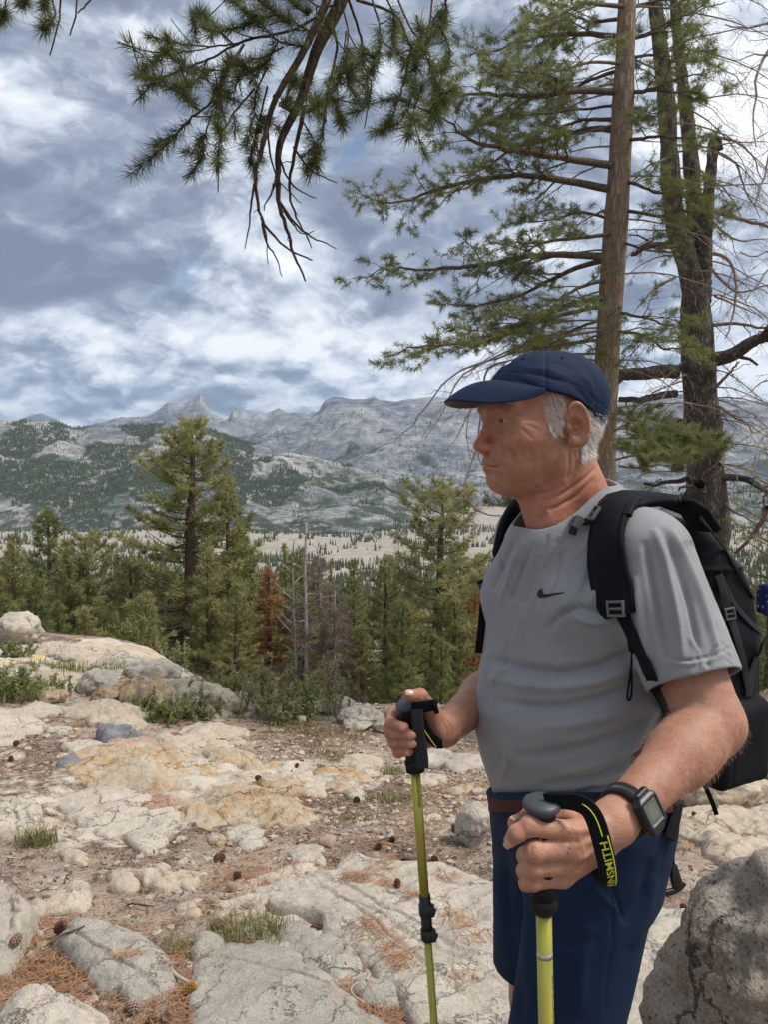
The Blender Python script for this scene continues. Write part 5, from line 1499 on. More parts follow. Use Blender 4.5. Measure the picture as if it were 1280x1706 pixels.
# the long bare limbs that hang in front of the mountains behind the cap
bare = [([(1850, -180), (1400, -120), (1000, 0), (940, 90), (880, 170), (740, 350), (620, 410), (500, 455)], -0.4), ([(1850, -100), (1500, -90), (1180, -40), (1160, 180), (1140, 420), (1090, 520), (1060, 620), (1050, 700), (1080, 800), (1068, 900)], -0.2),
        ([(1052, 640), (1070, 660), (1130, 730), (1200, 765), (1260, 765), (1330, 790)], -0.1), ([(1850, 300), (1500, 180), (1200, 250), (1120, 430), (1180, 540), (1230, 620)], 0.1), ([(1850, -230), (1400, -160), (1010, 30), (960, 230), (860, 380), (720, 430)], -0.6), ([(1850, 0), (1400, 40), (1095, 190), (1060, 300), (1010, 390), (940, 460)], -0.3),
        ([(1850, 100), (1400, -20), (1160, 60), (1100, 200), (1075, 330), (1100, 460)], 0.2)]
for i, (pp, dY) in enumerate(bare):
    path = crv(pp, YP - 0.02 if len(pp) > 4 and pp[0][0] > 1800 else YP - 0.5, YP - 0.6 + dY, 300 + i, off=(440, 620), sc=0.3125, wob=0.006)
    b, k = limb(tp, path, 0.013, 0.0022, 320 + i, wood_twig, 2, 0.13, 0.26, 0.0, 0.35, None, start=0.25, wig=0.10, minr=0.0016)
    rel(b, tp_loc)
# low green sprays of the same pine: at the throat of the hiker and right of his neck
low = [([(60, 700), (200, 690), (380, 700), (560, 720), (760, 700)], 1.0, -0.3), ([(110, 760), (280, 740), (460, 770), (640, 790), (780, 740)], 1.0, -0.5), ([(100, 840), (250, 800), (420, 820), (560, 800)], 1.0, -0.7), ([(130, 560), (260, 600), (420, 640), (560, 650)], 1.0, -0.2), ([(1280, 980), (1180, 1000), (1060, 990), (980, 1000)], 1.0, 0.5), ([(250, 640), (400, 700), (560, 760), (700, 720), (790, 760)], 1.0, -0.4), ([(120, 720), (300, 780), (480, 800), (620, 830)], 1.0, -0.6), ([(100, 640), (240, 560), (400, 600)], 0.9, 0.3), ([(130, 880), (280, 900), (420, 860), (520, 920)], 0.8, -0.2)]
for i, (pp, gr, dY) in enumerate(low):
    o_, s_ = ((720, 560), 0.28125) if i == 4 else ((1000, 560), 0.2463)
    if i == 4: pp = [(760, 860), (640, 900), (560, 960), (480, 980), (380, 1000)]
    path = crv(pp, YP - 0.5, YP - 0.5 + dY, 340 + i, off=o_, sc=s_)
    b, k = limb(tp, path, 0.011, 0.003, 360 + i, wood_twig, 2, 0.055, 0.27, 1.0 * gr, -0.15, leaf_pine, 0.06, 36, 0.0046, start=0.15)
    rel(b, tp_loc)

# ---- the big dark furrowed tree, mostly dead
YD = 9.0
td = empty('dead_pine_tree', (PT(1175, 900, YD).x, YD, float(gz(PT(1175, 900, YD).x, YD))), "thick dark furrowed old pine with split top and bare grey limbs at the right", 'dead tree')
td_loc = Vector(td.location)
stems = [([(1098, 1900), (1092, 1600), (1080, 1400), (1066, 1200), (1058, 1050), (1050, 900), (1025, 800), (990, 720), (975, 560), (962, 300), (937, 100), (925, 0), (915, -200)], [84, 74, 66, 60, 54, 52, 36, 32, 31, 28, 24, 20, 12]),
         ([(1062, 1000), (1062, 860), (1055, 700), (1048, 600), (1025, 350), (1000, 150), (985, 0), (975, -150)], [40, 34, 28, 26, 22, 18, 14, 9]),
         ([(1065, 950), (1078, 800), (1090, 650), (1106, 500), (1110, 430), (1122, 425), (1132, 470)], [40, 32, 26, 22, 18, 17, 9])]
for i, (pp, w_) in enumerate(stems):
    path = crv(pp, YD + (0, .12, .05)[i], YD + (0, .35, -.1)[i], 400 + i, n=46)
    path[:, 1] += 0
    if i == 0: path[0][2] = td_loc.z - 0.2
    M = MB(); ww = np.interp(np.linspace(0, len(w_) - 1, 46), np.arange(len(w_)), w_)
    rr_ = vrand(60 + i)
    M.tube(path, ww * 0.53 * (1 + 0.05 * rr_.normal(size=46)) * 0.92 / F_PX * YD, 20)
    rel(M.build('trunk', bark_dark if i < 2 else bark_dark, td), td_loc)
D4 = ((1000, 560), 0.2463); D8 = ((600, 0), 0.53125)
dl = [(D4, [(770, 160), (830, 150), (920, 120), (1010, 50), (1130, 0), (1250, -30)], 0.10, 0.05, -0.6, 0), (D4, [(540, 245), (440, 235), (300, 255), (130, 265), (40, 275)], 0.10, 0.075, 0.4, 0), (D4, [(520, 390), (420, 400), (280, 430), (140, 435)], 0.055, 0.04, 0.5, 0),
      (D4, [(620, 610), (560, 595), (500, 580), (450, 600)], 0.085, 0.05, -0.7, 0), (D4, [(560, 1130), (620, 1060), (680, 1005)], 0.07, 0.07, -0.6, 0), (D4, [(780, 470), (850, 500), (930, 560), (1010, 590), (1030, 650)], 0.03, 0.01, -0.4, 1),
      (D4, [(790, 740), (850, 820), (810, 870)], 0.035, 0.025, -0.3, 0), (D4, [(800, 955), (900, 955), (1010, 970), (1080, 1020), (1160, 1070), (1250, 1200)], 0.055, 0.03, -0.4, 1), (D4, [(700, 900), (560, 985), (430, 1000), (300, 1010)], 0.045, 0.02, 0.3, 1),
      (D4, [(920, 1470), (990, 1400), (1060, 1320), (1110, 1230), (1140, 1150)], 0.02, 0.035, -0.8, 0), (D4, [(790, 340), (850, 280), (900, 220), (940, 170)], 0.022, 0.01, -0.3, 1), (D4, [(800, 1100), (900, 1180), (1010, 1240), (1080, 1290)], 0.02, 0.008, -0.4, 1),
      (D8, [(1110, 1125), (1180, 1110), (1240, 1070), (1300, 1020)], 0.045, 0.04, -0.8, 1), (D8, [(1110, 1020), (1180, 1012), (1290, 1035)], 0.025, 0.015, -0.3, 1), (D8, [(1120, 665), (1200, 688), (1300, 722)], 0.03, 0.018, -0.3, 1), (D8, [(1105, 795), (1150, 800), (1182, 860), (1180, 960), (1150, 1060)], 0.025, 0.007, -0.4, 1),
      (D8, [(1120, 430), (1180, 440), (1230, 480), (1260, 560)], 0.02, 0.006, -0.5, 1), (D8, [(1125, 480), (1180, 500), (1210, 600), (1260, 680)], 0.018, 0.005, 0.5, 1), (D8, [(1110, 700), (1180, 760), (1290, 750)], 0.018, 0.006, 0.5, 1), (D8, [(1100, 840), (1180, 930), (1290, 890)], 0.02, 0.008, -0.5, 1),
      (D8, [(1000, 775), (930, 765), (880, 780), (850, 800)], 0.045, 0.03, 0.4, 1), (D8, [(990, 870), (930, 900), (870, 960)], 0.02, 0.008, -0.3, 1), (D8, [(960, 500), (900, 520), (860, 560)], 0.016, 0.008, -0.3, 1), (D8, [(1050, 520), (1100, 560), (1160, 600), (1200, 700)], 0.014, 0.005, 0.2, 1),
      (D8, [(1050, 320), (1075, 280), (1080, 260)], 0.015, 0.008, -0.1, 1), (D8, [(1030, 60), (1080, 20), (1150, 10)], 0.012, 0.005, 0.1, 1), (D8, [(940, 250), (890, 220), (860, 200)], 0.012, 0.006, 0.1, 1), (D8, [(1115, 930), (1190, 960), (1270, 1000)], 0.016, 0.006, 0.6, 1)]
for i, ((o_, s_), pp, r0, r1, dY, tw_) in enumerate(dl):
    path = crv(pp, YD - 0.12, YD - 0.12 + dY, 420 + i, off=o_, sc=s_, wob=0.01)
    b, k = limb(td, path, r0 * 0.9, r1 * 0.9, 440 + i, bark_dark if r0 > 0.04 else wood_twig, 2 if tw_ else 1, 0.20, 0.62 if tw_ else 0.45, 0.10 if i % 4 == 1 and tw_ else 0.0, 0.55, leaf_tipbrown, 0.06, 18, 0.004, start=0.2, wig=0.10, minr=0.0022)
    rel(b, td_loc)
# fine hanging dead twigs all round the old trunk
for i in range(46):
    r = vrand(900 + i)
    pyy = r.uniform(0, 900); sx_ = 1110 + 0.07 * pyy
    t0 = np.array(PT(sx_, pyy, YD))
    a = r.uniform(-1.1, 1.1) if i % 3 else r.uniform(2.2, 4.0); l = r.uniform(0.5, 1.5)
    q = np.linspace(0, 1, 9)[:, None]
    path = t0 + q * l * np.array([math.cos(a), -abs(math.sin(a)), r.uniform(-0.2, 0.4)]) + q ** 2 * np.array([0, 0, -0.9 * l * r.uniform(0.2, 1)]) + r.normal(0, 0.02, (9, 3)) * q
    b, k = limb(td, path, 0.011, 0.0022, 950 + i, wood_twig, 2, 0.13, 0.42, 0.06 if i % 5 == 0 else 0, 0.6, leaf_tipbrown, 0.055, 15, 0.004, start=0.15, wig=0.11, minr=0.002)
    rel(b, td_loc)

# ---- a dead tree just outside the right edge whose limbs reach in
YE = 6.2
te = empty('dead_pine_tree', (PT(1420, 900, YE).x, YE, float(gz(PT(1420, 900, YE).x, YE))), "bare dead tree whose crooked grey branches reach in from the right edge", 'dead tree')
te_loc = Vector(te.location)
M = MB(); pth3 = np.array([PT(1420 + 6 * math.sin(k), 1250 - 150 * k, YE) for k in range(12)]); pth3[0][2] = te_loc.z - 0.1
M.tube(pth3, np.linspace(0.13, 0.05, 12), 12); rel(M.build('trunk', wood_grey, te), te_loc)
for i, (pp, r0) in enumerate([([(1500, 20), (1400, 50), (1290, 70), (1210, 95), (1145, 78)], 0.022), ([(1500, 60), (1300, 120), (1250, 200), (1235, 330), (1245, 460)], 0.018), ([(1500, 330), (1350, 370), (1290, 450), (1280, 540), (1230, 640)], 0.016),
                              ([(1500, 700), (1380, 760), (1270, 860), (1200, 945)], 0.014), ([(1500, 760), (1350, 800), (1270, 790), (1190, 800)], 0.012), ([(1500, 1260), (1400, 1230), (1320, 1180), (1270, 1190), (1230, 1230)], 0.012), ([(1500, 1330), (1400, 1350), (1320, 1330), (1250, 1380), (1240, 1500)], 0.012),
                              ([(1500, 180), (1400, 200), (1320, 190), (1250, 160), (1200, 190)], 0.012)]):
    path = crv(pp, YE, YE - 0.5, 480 + i, wob=0.01)
    b, k = limb(te, path, r0, 0.004, 490 + i, wood_grey if i < 2 else wood_twig, 2, 0.15, 0.42, 0.05 if i > 3 else 0, 0.45, leaf_tipbrown, 0.05, 15, 0.004, start=0.25, wig=0.10, minr=0.002)
    rel(b, te_loc)
# a leafy young pine low at the right edge
yp = empty('pine_tree', (0, 0, 0), "yellow-green pine sprays low at the right edge behind the backpack", 'pine tree')
yb = PT(1300, 1100, 8.0); yp.location = (yb.x, 8.0, float(gz(yb.x, 8.0))); yl = Vector(yp.location)
M = MB(); pt4 = np.array([[yb.x, 8.0, yl.z - 0.1 + k * 0.32] for k in range(9)]); M.tube(pt4, np.linspace(0.06, 0.015, 9), 8); rel(M.build('trunk', bark_limb, yp), yl)
for i in range(26):
    r = vrand(1000 + i); z_ = yl.z + 0.5 + 1.9 * i / 26; a = i * 2.4; l = 0.9 * (1.15 - i / 30)
    q = np.linspace(0, 1, 7)[:, None]
    path = np.array([yb.x, 8.0, z_]) + q * l * np.array([math.cos(a), math.sin(a), 0.2]) + q ** 2 * np.array([0, 0, 0.15])
    b, k = limb(yp, path, 0.012, 0.003, 1030 + i, bark_limb, 1, 0.09, 0.25, 0.9, 0.0, leaf_pine2, 0.07, 27, 0.0045)
    rel(b, yl)

# ---- the limb hanging over the camera, from a pine standing just outside the frame (behind and above)
YO = 2.35
oh = empty('overhanging_pine_tree', (0.35, -1.2, float(gz(0.35, -1.2))), "dark drooping pine limb with long needles hanging from the top edge", 'pine tree')
oh_loc = Vector(oh.location)
M = MB(); M.tube([(0.35, -1.2, oh_loc.z - 0.1), (0.36, -1.2, 1.5), (0.4, -1.15, 3.2), (0.38, -1.1, 5.5), (0.4, -1.1, 8)], [0.24, 0.2, 0.18, 0.14, 0.08], 18)
rel(M.build('trunk', bark_near, oh), oh_loc)
C7 = ((200, 0), 0.4375)
top = np.array(PT(590, -60, YO + 0.1))
M = MB(); q = np.linspace(0, 1, 12)[:, None]
M.tube(np.array([0.38, -1.1, 4.6]) * (1 - q) + top * q + np.sin(q * 3.14) * np.array([0, 0, 0.35]), np.linspace(0.07, 0.03, 12), 12)
rel(M.build('branch', bark_near, oh), oh_loc)
OT = []   # (path px crop7, r0, r1, dY, green along, dead)
main = [([(860, -60), (845, 0), (800, 90), (750, 180), (715, 290), (680, 400), (640, 470), (605, 540), (600, 650), (600, 760), (625, 850), (650, 920), (655, 970), (690, 1030), (705, 1068)], 0.021, 0.0028, 0.05),
        ([(800, -60), (790, 0), (740, 110), (680, 230), (610, 340), (565, 440), (545, 560), (510, 650), (518, 760), (540, 850), (590, 910), (640, 950), (690, 975), (738, 992)], 0.013, 0.002, -0.1),
        ([(700, 400), (690, 470), (668, 560), (655, 640), (640, 690), (655, 800), (690, 870), (730, 940)], 0.008, 0.0018, 0.12),
        ([(600, 760), (640, 820), (690, 880), (760, 920), (825, 944)], 0.005, 0.0015, -0.06), ([(540, 850), (555, 930), (590, 970), (616, 1054)], 0.004, 0.0014, 0.04), ([(510, 700), (495, 800), (492, 870), (472, 950)], 0.004, 0.0014, -0.05),
        ([(605, 600), (640, 690), (700, 740), (742, 752)], 0.004, 0.0014, 0.06), ([(660, 560), (700, 620), (740, 660), (828, 698)], 0.004, 0.0014, -0.04), ([(560, 480), (570, 600), (600, 690), (650, 740), (695, 782)], 0.004, 0.0014, 0.05),
        ([(600, 650), (580, 740), (540, 798)], 0.005, 0.0016, 0.0), ([(620, 800), (660, 860), (700, 900), (740, 880)], 0.003, 0.0013, 0.03), ([(535, 830), (560, 900), (565, 1005)], 0.003, 0.0013, -0.03)]
for i, (pp, r0, r1, dY) in enumerate(main):
    path = crv(pp, YO, YO + dY, 500 + i, off=C7[0], sc=C7[1], wob=0.002, n=len(pp) * 3)
    b, k = limb(oh, path, r0, r1, 520 + i, bark_near, 1, 0.12 if i < 3 else 0.3, 0.05, 0.0, 0.5, None, start=0.3, minr=0.0011, wig=0.08)
    rel(b, oh_loc)
# twigs carrying needles: (polyline, depth offset, needle-clad length in m from the tip)
gt = [[(760, 60), (650, 120), (490, 150), (400, 190), (330, 230), (250, 260), (180, 290), (100, 330), (70, 375)], [(500, 150), (430, 170), (330, 180), (220, 165), (110, 140)], [(430, 170), (380, 120), (330, 70), (290, 60)], [(470, 170), (400, 280), (340, 400), (250, 470), (180, 550), (110, 600)],
      [(700, 180), (600, 160), (520, 70), (470, 40)], [(350, 420), (320, 520), (315, 600), (270, 665)], [(510, 340), (430, 430), (385, 510), (365, 640)], [(560, 260), (515, 350), (510, 450), (480, 560)],
      [(560, 330), (530, 460), (500, 560), (495, 620)], [(400, 190), (420, 260), (380, 330), (370, 400)], [(620, 180), (540, 220), (470, 240), (420, 250)], [(650, 90), (600, 60), (560, 20), (500, -20)],
      [(720, 120), (620, 60), (560, 60), (480, 90)], [(800, 60), (830, 180), (800, 310), (780, 400), (775, 500), (760, 590), (715, 640)], [(700, 470), (740, 540), (765, 590), (720, 630)],
      [(840, 0), (870, 120), (860, 230), (870, 330), (900, 370)], [(870, 0), (915, 130), (930, 260), (960, 330), (940, 420), (880, 430)], [(780, 310), (820, 400), (850, 450), (850, 495)], [(860, 120), (850, 250), (830, 330), (800, 350)],
      [(900, 0), (1000, 30), (1060, 60), (1110, 180), (1130, 300), (1100, 420), (1040, 490)], [(1060, 0), (1110, 120), (1180, 200), (1200, 330), (1215, 470)], [(1110, 180), (1090, 290), (1050, 420), (1000, 510)], [(1130, 300), (1125, 400), (1100, 520)],
      [(960, 0), (1000, 130), (980, 230), (960, 260)], [(1190, 0), (1180, 100), (1160, 200), (1200, 300), (1230, 390)], [(1240, 0), (1250, 60), (1200, 130)], [(1000, -30), (1050, 60), (1030, 160), (1090, 240)],
      [(620, 340), (640, 300), (700, 330), (720, 310)], [(640, 420), (600, 400), (640, 380)], [(740, 350), (760, 400), (720, 430)], [(250, 260), (230, 210), (200, 180), (160, 210), (95, 262)], [(330, 230), (300, 300), (250, 330), (220, 340)],
      [(300, 420), (260, 380), (230, 350)], [(180, 290), (130, 300), (60, 280)], [(600, 160), (560, 240), (510, 270), (450, 300)], [(480, 250), (440, 330), (420, 360), (370, 360)], [(520, 60), (450, 30), (420, -20)], [(720, 60), (660, 20), (620, -30)],
      [(300, 60), (270, 90), (280, 60)], [(1130, 60), (1150, 140), (1120, 200), (1130, 260)], [(1220, 100), (1260, 190), (1240, 260)], [(820, 20), (760, 30), (700, -10), (640, -40)]]
for i, pp in enumerate(gt):
    r = vrand(560 + i)
    path = crv(pp, YO + r.uniform(-0.12, 0.12), YO + r.uniform(-0.35, 0.35), 540 + i, off=C7[0], sc=C7[1], wob=0.003, n=max(10, len(pp) * 4))
    M = MB(); n = len(path); M.tube(path, np.linspace(0.0045 if len(pp) > 5 else 0.003, 0.0022, n), 6, cap=False)
    # short side shoots
    seg_ = np.r_[0, np.cumsum(np.linalg.norm(np.diff(path, axis=0), axis=1))]; Lt = seg_[-1]
    shoots = [(path, 0.22 if len(pp) > 3 else 0.16)]
    for s_ in np.arange(Lt * 0.35, Lt * 0.95, 0.085):
        p = np.array([np.interp(s_, seg_, path[:, c]) for c in range(3)])
        k = min(np.searchsorted(seg_, s_), n - 1); tg = path[k] - path[k - 1]; tg /= np.linalg.norm(tg)
        d = tg * 0.8 + r.normal(0, 0.55, 3); d /= np.linalg.norm(d); l = r.uniform(0.04, 0.13)
        q = np.linspace(0, 1, 5)[:, None]
        sh = p + d * l * q + q ** 2 * np.array([0, 0, 0.15 * l]); M.tube(sh, np.linspace(0.0022, 0.0017, 5), 4, cap=False)
        if r.uniform() < 0.78: shoots.append((sh, 0.07))
    b = M.build('twig', bark_near, oh); rel(b, oh_loc)
    P_, D_, S_ = [], [], []
    for sh, ln in shoots:
        sg = np.r_[0, np.cumsum(np.linalg.norm(np.diff(sh, axis=0), axis=1))]
        m_ = int(ln / 0.0021)
        ss = sg[-1] - ln * r.uniform(0, 1, m_) ** 1.3
        ss = np.clip(ss, 0, sg[-1])
        pp_ = np.stack([np.interp(ss, sg, sh[:, c]) for c in range(3)], -1)
        tg = sh[-1] - sh[-3]; tg /= np.linalg.norm(tg)
        P_.append(pp_); D_.append(np.tile(tg, (m_, 1))); S_.append(np.full(m_, 0.056))
    co, tri = clumps(np.vstack(P_), np.vstack(D_) * 0.85, np.concatenate(S_), 5, 0.0018, 580 + i, 1.05)
    o = link('needles', mesh_np('needles', co, tri, False), b, leaf_near); o['kind'] = 'stuff'
# tips of a second limb in the top left corner
for i, pp in enumerate([[(40, -60), (20, 0), (0, 60)], [(180, -60), (170, 0), (190, 60), (140, 100)], [(260, -40), (250, 60), (230, 120)], [(205, -40), (195, 80), (165, 185)], [(330, -60), (305, 0), (258, 46)], [(100, -60), (90, -10), (70, 10)], [(140, -60), (150, 0), (150, 30)]]):
    r = vrand(640 + i)
    path = crv(pp, YO, YO + r.uniform(-0.2, 0.2), 640 + i, off=(0, 0), sc=0.5, n=10, wob=0.002)
    M = MB(); M.tube(path, np.linspace(0.003, 0.002, 10), 6, cap=False); b = M.build('twig', bark_near, oh); rel(b, oh_loc)
    if i in (2, 3, 4): continue
    k = r.uniform(0, 1, 90); pp_ = path[-1] + (path[-4] - path[-1]) * k[:, None]; tg = path[-1] - path[-3]; tg /= np.linalg.norm(tg)
    co, tri = clumps(pp_, np.tile(tg, (90, 1)) * 0.6, 0.055, 5, 0.0017, 660 + i, 1.2)
    o = link('needles', mesh_np('needles', co, tri, False), b, leaf_near); o['kind'] = 'stuff'
print('near trees tufts', tot)
# ================================================================== implicit modelling kit
A3 = lambda *v: np.array(v, float)


def nrm(v):
    v = np.asarray(v, float); return v / np.linalg.norm(v)


def smin(a, b, k):
    h = np.clip(0.5 + 0.5 * (b - a) / k, 0, 1)
    return b * (1 - h) + a * h - k * h * (1 - h)


def ssub(a, b, k):
    """a minus b"""
    return -smin(-a, b, k)


def d_sph(P, c, r): return np.sqrt(((P - c) ** 2).sum(-1)) - r


def d_ell(P, c, r, R=None):
    q = P - c
    if R is not None: q = q @ R.T
    r = np.asarray(r, float)
    k0 = np.sqrt(((q / r) ** 2).sum(-1)); k1 = np.sqrt(((q / (r * r)) ** 2).sum(-1)) + 1e-9
    return k0 * (k0 - 1) / k1


def d_cap(P, a, b, ra, rb=None):
    a = np.asarray(a, float); b = np.asarray(b, float); rb = ra if rb is None else rb
    ab = b - a; h = np.clip(((P - a) @ ab) / (ab @ ab), 0, 1)
    q = P - a - h[..., None] * ab
    return np.sqrt((q ** 2).sum(-1)) - (ra + (rb - ra) * h)


def d_box(P, c, h, r, R=None):
    q = P - c
    if R is not None: q = q @ R.T
    q = np.abs(q) - (np.asarray(h) - r)
    return np.sqrt((np.maximum(q, 0) ** 2).sum(-1)) + np.minimum(q.max(-1), 0) - r


def region(P, c, R, fn, big=0.3):
    """evaluate fn only near c"""
    m = ((P - c) ** 2).sum(-1) < R * R
    out = np.full(len(P), big)
    if m.any(): out[m] = fn(P[m])
    return out


def surface_nets(fn, lo, hi, h, newton=2, B=8, tol=1.25):
    lo, hi = np.asarray(lo, float), np.asarray(hi, float)
    h = np.asarray(h, float) * np.ones(3)
    nb = np.ceil((hi - lo) / (h * B)).astype(int)
    bi = np.stack(np.meshgrid(*[np.arange(n) for n in nb], indexing='ij'), -1).reshape(-1, 3)
    cen = lo + (bi + 0.5) * B * h
    rad = 0.5 * B * np.linalg.norm(h)
    d = fn(cen)
    bi = bi[np.abs(d) < rad * tol + 0.004]
    N = nb * B + 2
    lin = lambda c: (c[..., 0] * N[1] + c[..., 1]) * N[2] + c[..., 2]
    g = np.arange(B + 1)
    off = np.stack(np.meshgrid(g, g, g, indexing='ij'), -1)
    ids, pos, quads = [], [], []
    CH = 600
    E = []
    for s in range(0, len(bi), CH):
        b = bi[s:s + CH]
        c = (b[:, None, None, None] * B + off[None])
        P = lo + c * h
        v = fn(P.reshape(-1, 3)).reshape(len(b), B + 1, B + 1, B + 1).astype(np.float32)
        sg = v < 0
        # cell vertices
        cnt = 0; acc = np.zeros((len(b), B, B, B, 3)); num = np.zeros((len(b), B, B, B))
        for ax in range(3):
            for p in (0, 1):
                for q in (0, 1):
                    sl0 = [slice(None)] + [slice(0, B)] * 3; sl1 = [slice(None)] + [slice(0, B)] * 3
                    o = [0, 0, 0]; oth = [a_ for a_ in range(3) if a_ != ax]
                    o[oth[0]] = p; o[oth[1]] = q
                    for a_ in range(3):
                        sl0[a_ + 1] = slice(o[a_], o[a_] + B)
                        sl1[a_ + 1] = slice(o[a_] + (1 if a_ == ax else 0), o[a_] + (1 if a_ == ax else 0) + B)
                    v0, v1 = v[tuple(sl0)], v[tuple(sl1)]
                    ch = (v0 < 0) != (v1 < 0)
                    t = np.where(ch, v0 / np.where(ch, v0 - v1, 1), 0)
                    pt = np.zeros(3)
                    for a_ in range(3): pt[a_] = o[a_]
                    for a_ in range(3):
                        acc[..., a_] += np.where(ch, (t if a_ == ax else pt[a_]), 0)
                    num += ch
        act = num > 0
        cc = c[:, :B, :B, :B][act]
        ids.append(lin(cc)); pos.append(lo + (cc + acc[act] / num[act][:, None]) * h)
        # edges owned by this block
        for ax in range(3):
            sl1 = [slice(None)] + [slice(0, B)] * 3; sl1[ax + 1] = slice(1, B + 1)
            v0 = sg[:, :B, :B, :B]; v1 = sg[tuple(sl1)]
            for flip, m in ((0, v0 & ~v1), (1, ~v0 & v1)):
                cc = c[:, :B, :B, :B][m]
                if not len(cc): continue
                a_, b_ = (ax + 1) % 3, (ax + 2) % 3
                ea = np.zeros(3, int); ea[a_] = 1; eb = np.zeros(3, int); eb[b_] = 1
                q = np.stack([lin(cc), lin(cc - ea), lin(cc - ea - eb), lin(cc - eb)], -1)
                E.append(q[:, ::-1] if flip else q)
    ids = np.concatenate(ids); pos = np.vstack(pos); E = np.vstack(E)
    o = np.argsort(ids); ids, pos = ids[o], pos[o]
    k = np.searchsorted(ids, E); k = np.clip(k, 0, len(ids) - 1)
    ok = (ids[k] == E).all(1)
    F_ = k[ok]
    # flip so that normals point outwards: quads above have the inside at the lower corner
    e = 0.0006
    for _ in range(newton):
        f0 = fn(pos)
        g_ = np.stack([(fn(pos + A3(*(e * (j == a) for j in range(3)))) - f0) / e for a in range(3)], -1)
        gn = np.linalg.norm(g_, axis=1); gn = np.maximum(gn, 0.3)
        st = np.clip(f0 / gn, -h.max() * 0.5, h.max() * 0.5)
        pos = pos - g_ / gn[:, None] * st[:, None]
    return pos, F_


def vnormals(co, F_):
    k = F_.shape[1]
    n = np.cross(co[F_[:, 2]] - co[F_[:, 0]], co[F_[:, 3 if k == 4 else 1]] - co[F_[:, 1]])
    out = np.zeros_like(co)
    for j in range(k): np.add.at(out, F_[:, j], n)
    return out / (np.linalg.norm(out, axis=1)[:, None] + 1e-12)


def seg_dist(x, y, pts):
    """distance of 2d points to a polyline and the running parameter"""
    best = np.full(x.shape, 1e9); par = np.zeros(x.shape); tot = sum(math.dist(a, b) for a, b in zip(pts, pts[1:])); run = 0
    for a, b in zip(pts, pts[1:]):
        L = math.dist(a, b); t = np.clip(((x - a[0]) * (b[0] - a[0]) + (y - a[1]) * (b[1] - a[1])) / (L * L), 0, 1)
        d = np.hypot(x - a[0] - t * (b[0] - a[0]), y - a[1] - t * (b[1] - a[1]))
        m = d < best; best = np.where(m, d, best); par = np.where(m, (run + t * L) / tot, par); run += L
    return best, par


def sculpt(co, nr, strokes, ymax=9.0, prof='v'):
    """press folds and wrinkles into a surface: strokes are (photo polyline, half-width px, depth m, [fade])"""
    px, py = proj(co)
    view = co - np.array([0, 0, CAM_Z]); view /= np.linalg.norm(view, axis=1)[:, None]
    facing = smooth(-0.02, 0.35, -(nr * view).sum(1))
    d = np.zeros(len(co))
    for st in strokes:
        pts, w_, dep = st[:3]
        dd, t = seg_dist(px, py, pts)
        fade = np.sin(np.clip(t, 0.0, 1) * math.pi) ** 0.5 if len(st) < 4 else np.clip(1 - t, 0, 1) ** 0.5
        d += dep * np.exp(-(dd / w_) ** 2) * fade
    return co + nr * (d * facing)[:, None]


def cast(bvh, px, py, off=0.0, miss=None):
    d = ray(px, py).normalized()
    loc, n, i, dist = bvh.ray_cast(Vector((0, 0, CAM_Z)), d)
    if loc is None: return miss
    return np.array(loc + n * off), np.array(n)


def ribbon(pts, wdir, width, thick, name, mat, parent=None, nrm_=None, closed=False, bulge=0.0):
    """strap: centre line, direction across (per point), width, thickness"""
    pts = np.asarray(pts, float); n = len(pts)
    wdir = np.broadcast_to(np.asarray(wdir, float), (n, 3)).copy()
    width = np.broadcast_to(np.asarray(width, float), (n,))
    tan = np.gradient(pts, axis=0); tan /= np.linalg.norm(tan, axis=1)[:, None] + 1e-9
    wdir -= tan * (wdir * tan).sum(1)[:, None]; wdir /= np.linalg.norm(wdir, axis=1)[:, None] + 1e-9
    nn = np.cross(tan, wdir)
    if nrm_ is not None:
        s = np.sign((nn * nrm_).sum(1)); s[s == 0] = 1; nn = nn * s[:, None]
    prof = [(-0.5, -0.5), (-0.5, 0.2), (-0.42, 0.5), (-0.2, 0.5 + bulge), (0.2, 0.5 + bulge), (0.42, 0.5), (0.5, 0.2), (0.5, -0.5)]
    ring = np.stack([pts + wdir * (a * width)[:, None] + nn * (b * thick) for a, b in prof], 1)
    m = len(prof); i = np.arange(n * m).reshape(n, m)
    f = np.stack([i[:-1], np.roll(i, -1, 1)[:-1], np.roll(i, -1, 1)[1:], i[1:]], -1).reshape(-1, 4)
    M = MB(); M.add(ring.reshape(-1, 3), f, None)
    for e_, r_ in ((0, 1), (n - 1, -1)):
        c = ring[e_]; M.add(c, [(0, 1, 6, 7)[::r_], (1, 2, 5, 6)[::r_], (2, 3, 4, 5)[::r_]])
    o = M.build(name, mat, parent)
    return o, (pts, wdir, nn, tan)


def resample(pts, n, smooth_it=2):
    pts = np.asarray(pts, float)
    d = np.r_[0, np.cumsum(np.linalg.norm(np.diff(pts, axis=0), axis=1))]; t = np.linspace(0, d[-1], n)
    out = np.stack([np.interp(t, d, pts[:, c]) for c in range(pts.shape[1])], -1)
    for _ in range(smooth_it): out[1:-1] = (out[:-2] + 2 * out[1:-1] + out[2:]) / 4
    return out


def orient_fix(ob):
    bm = bmesh.new(); bm.from_mesh(ob.data); bmesh.ops.recalc_face_normals(bm, faces=bm.faces); bm.to_mesh(ob.data); bm.free()


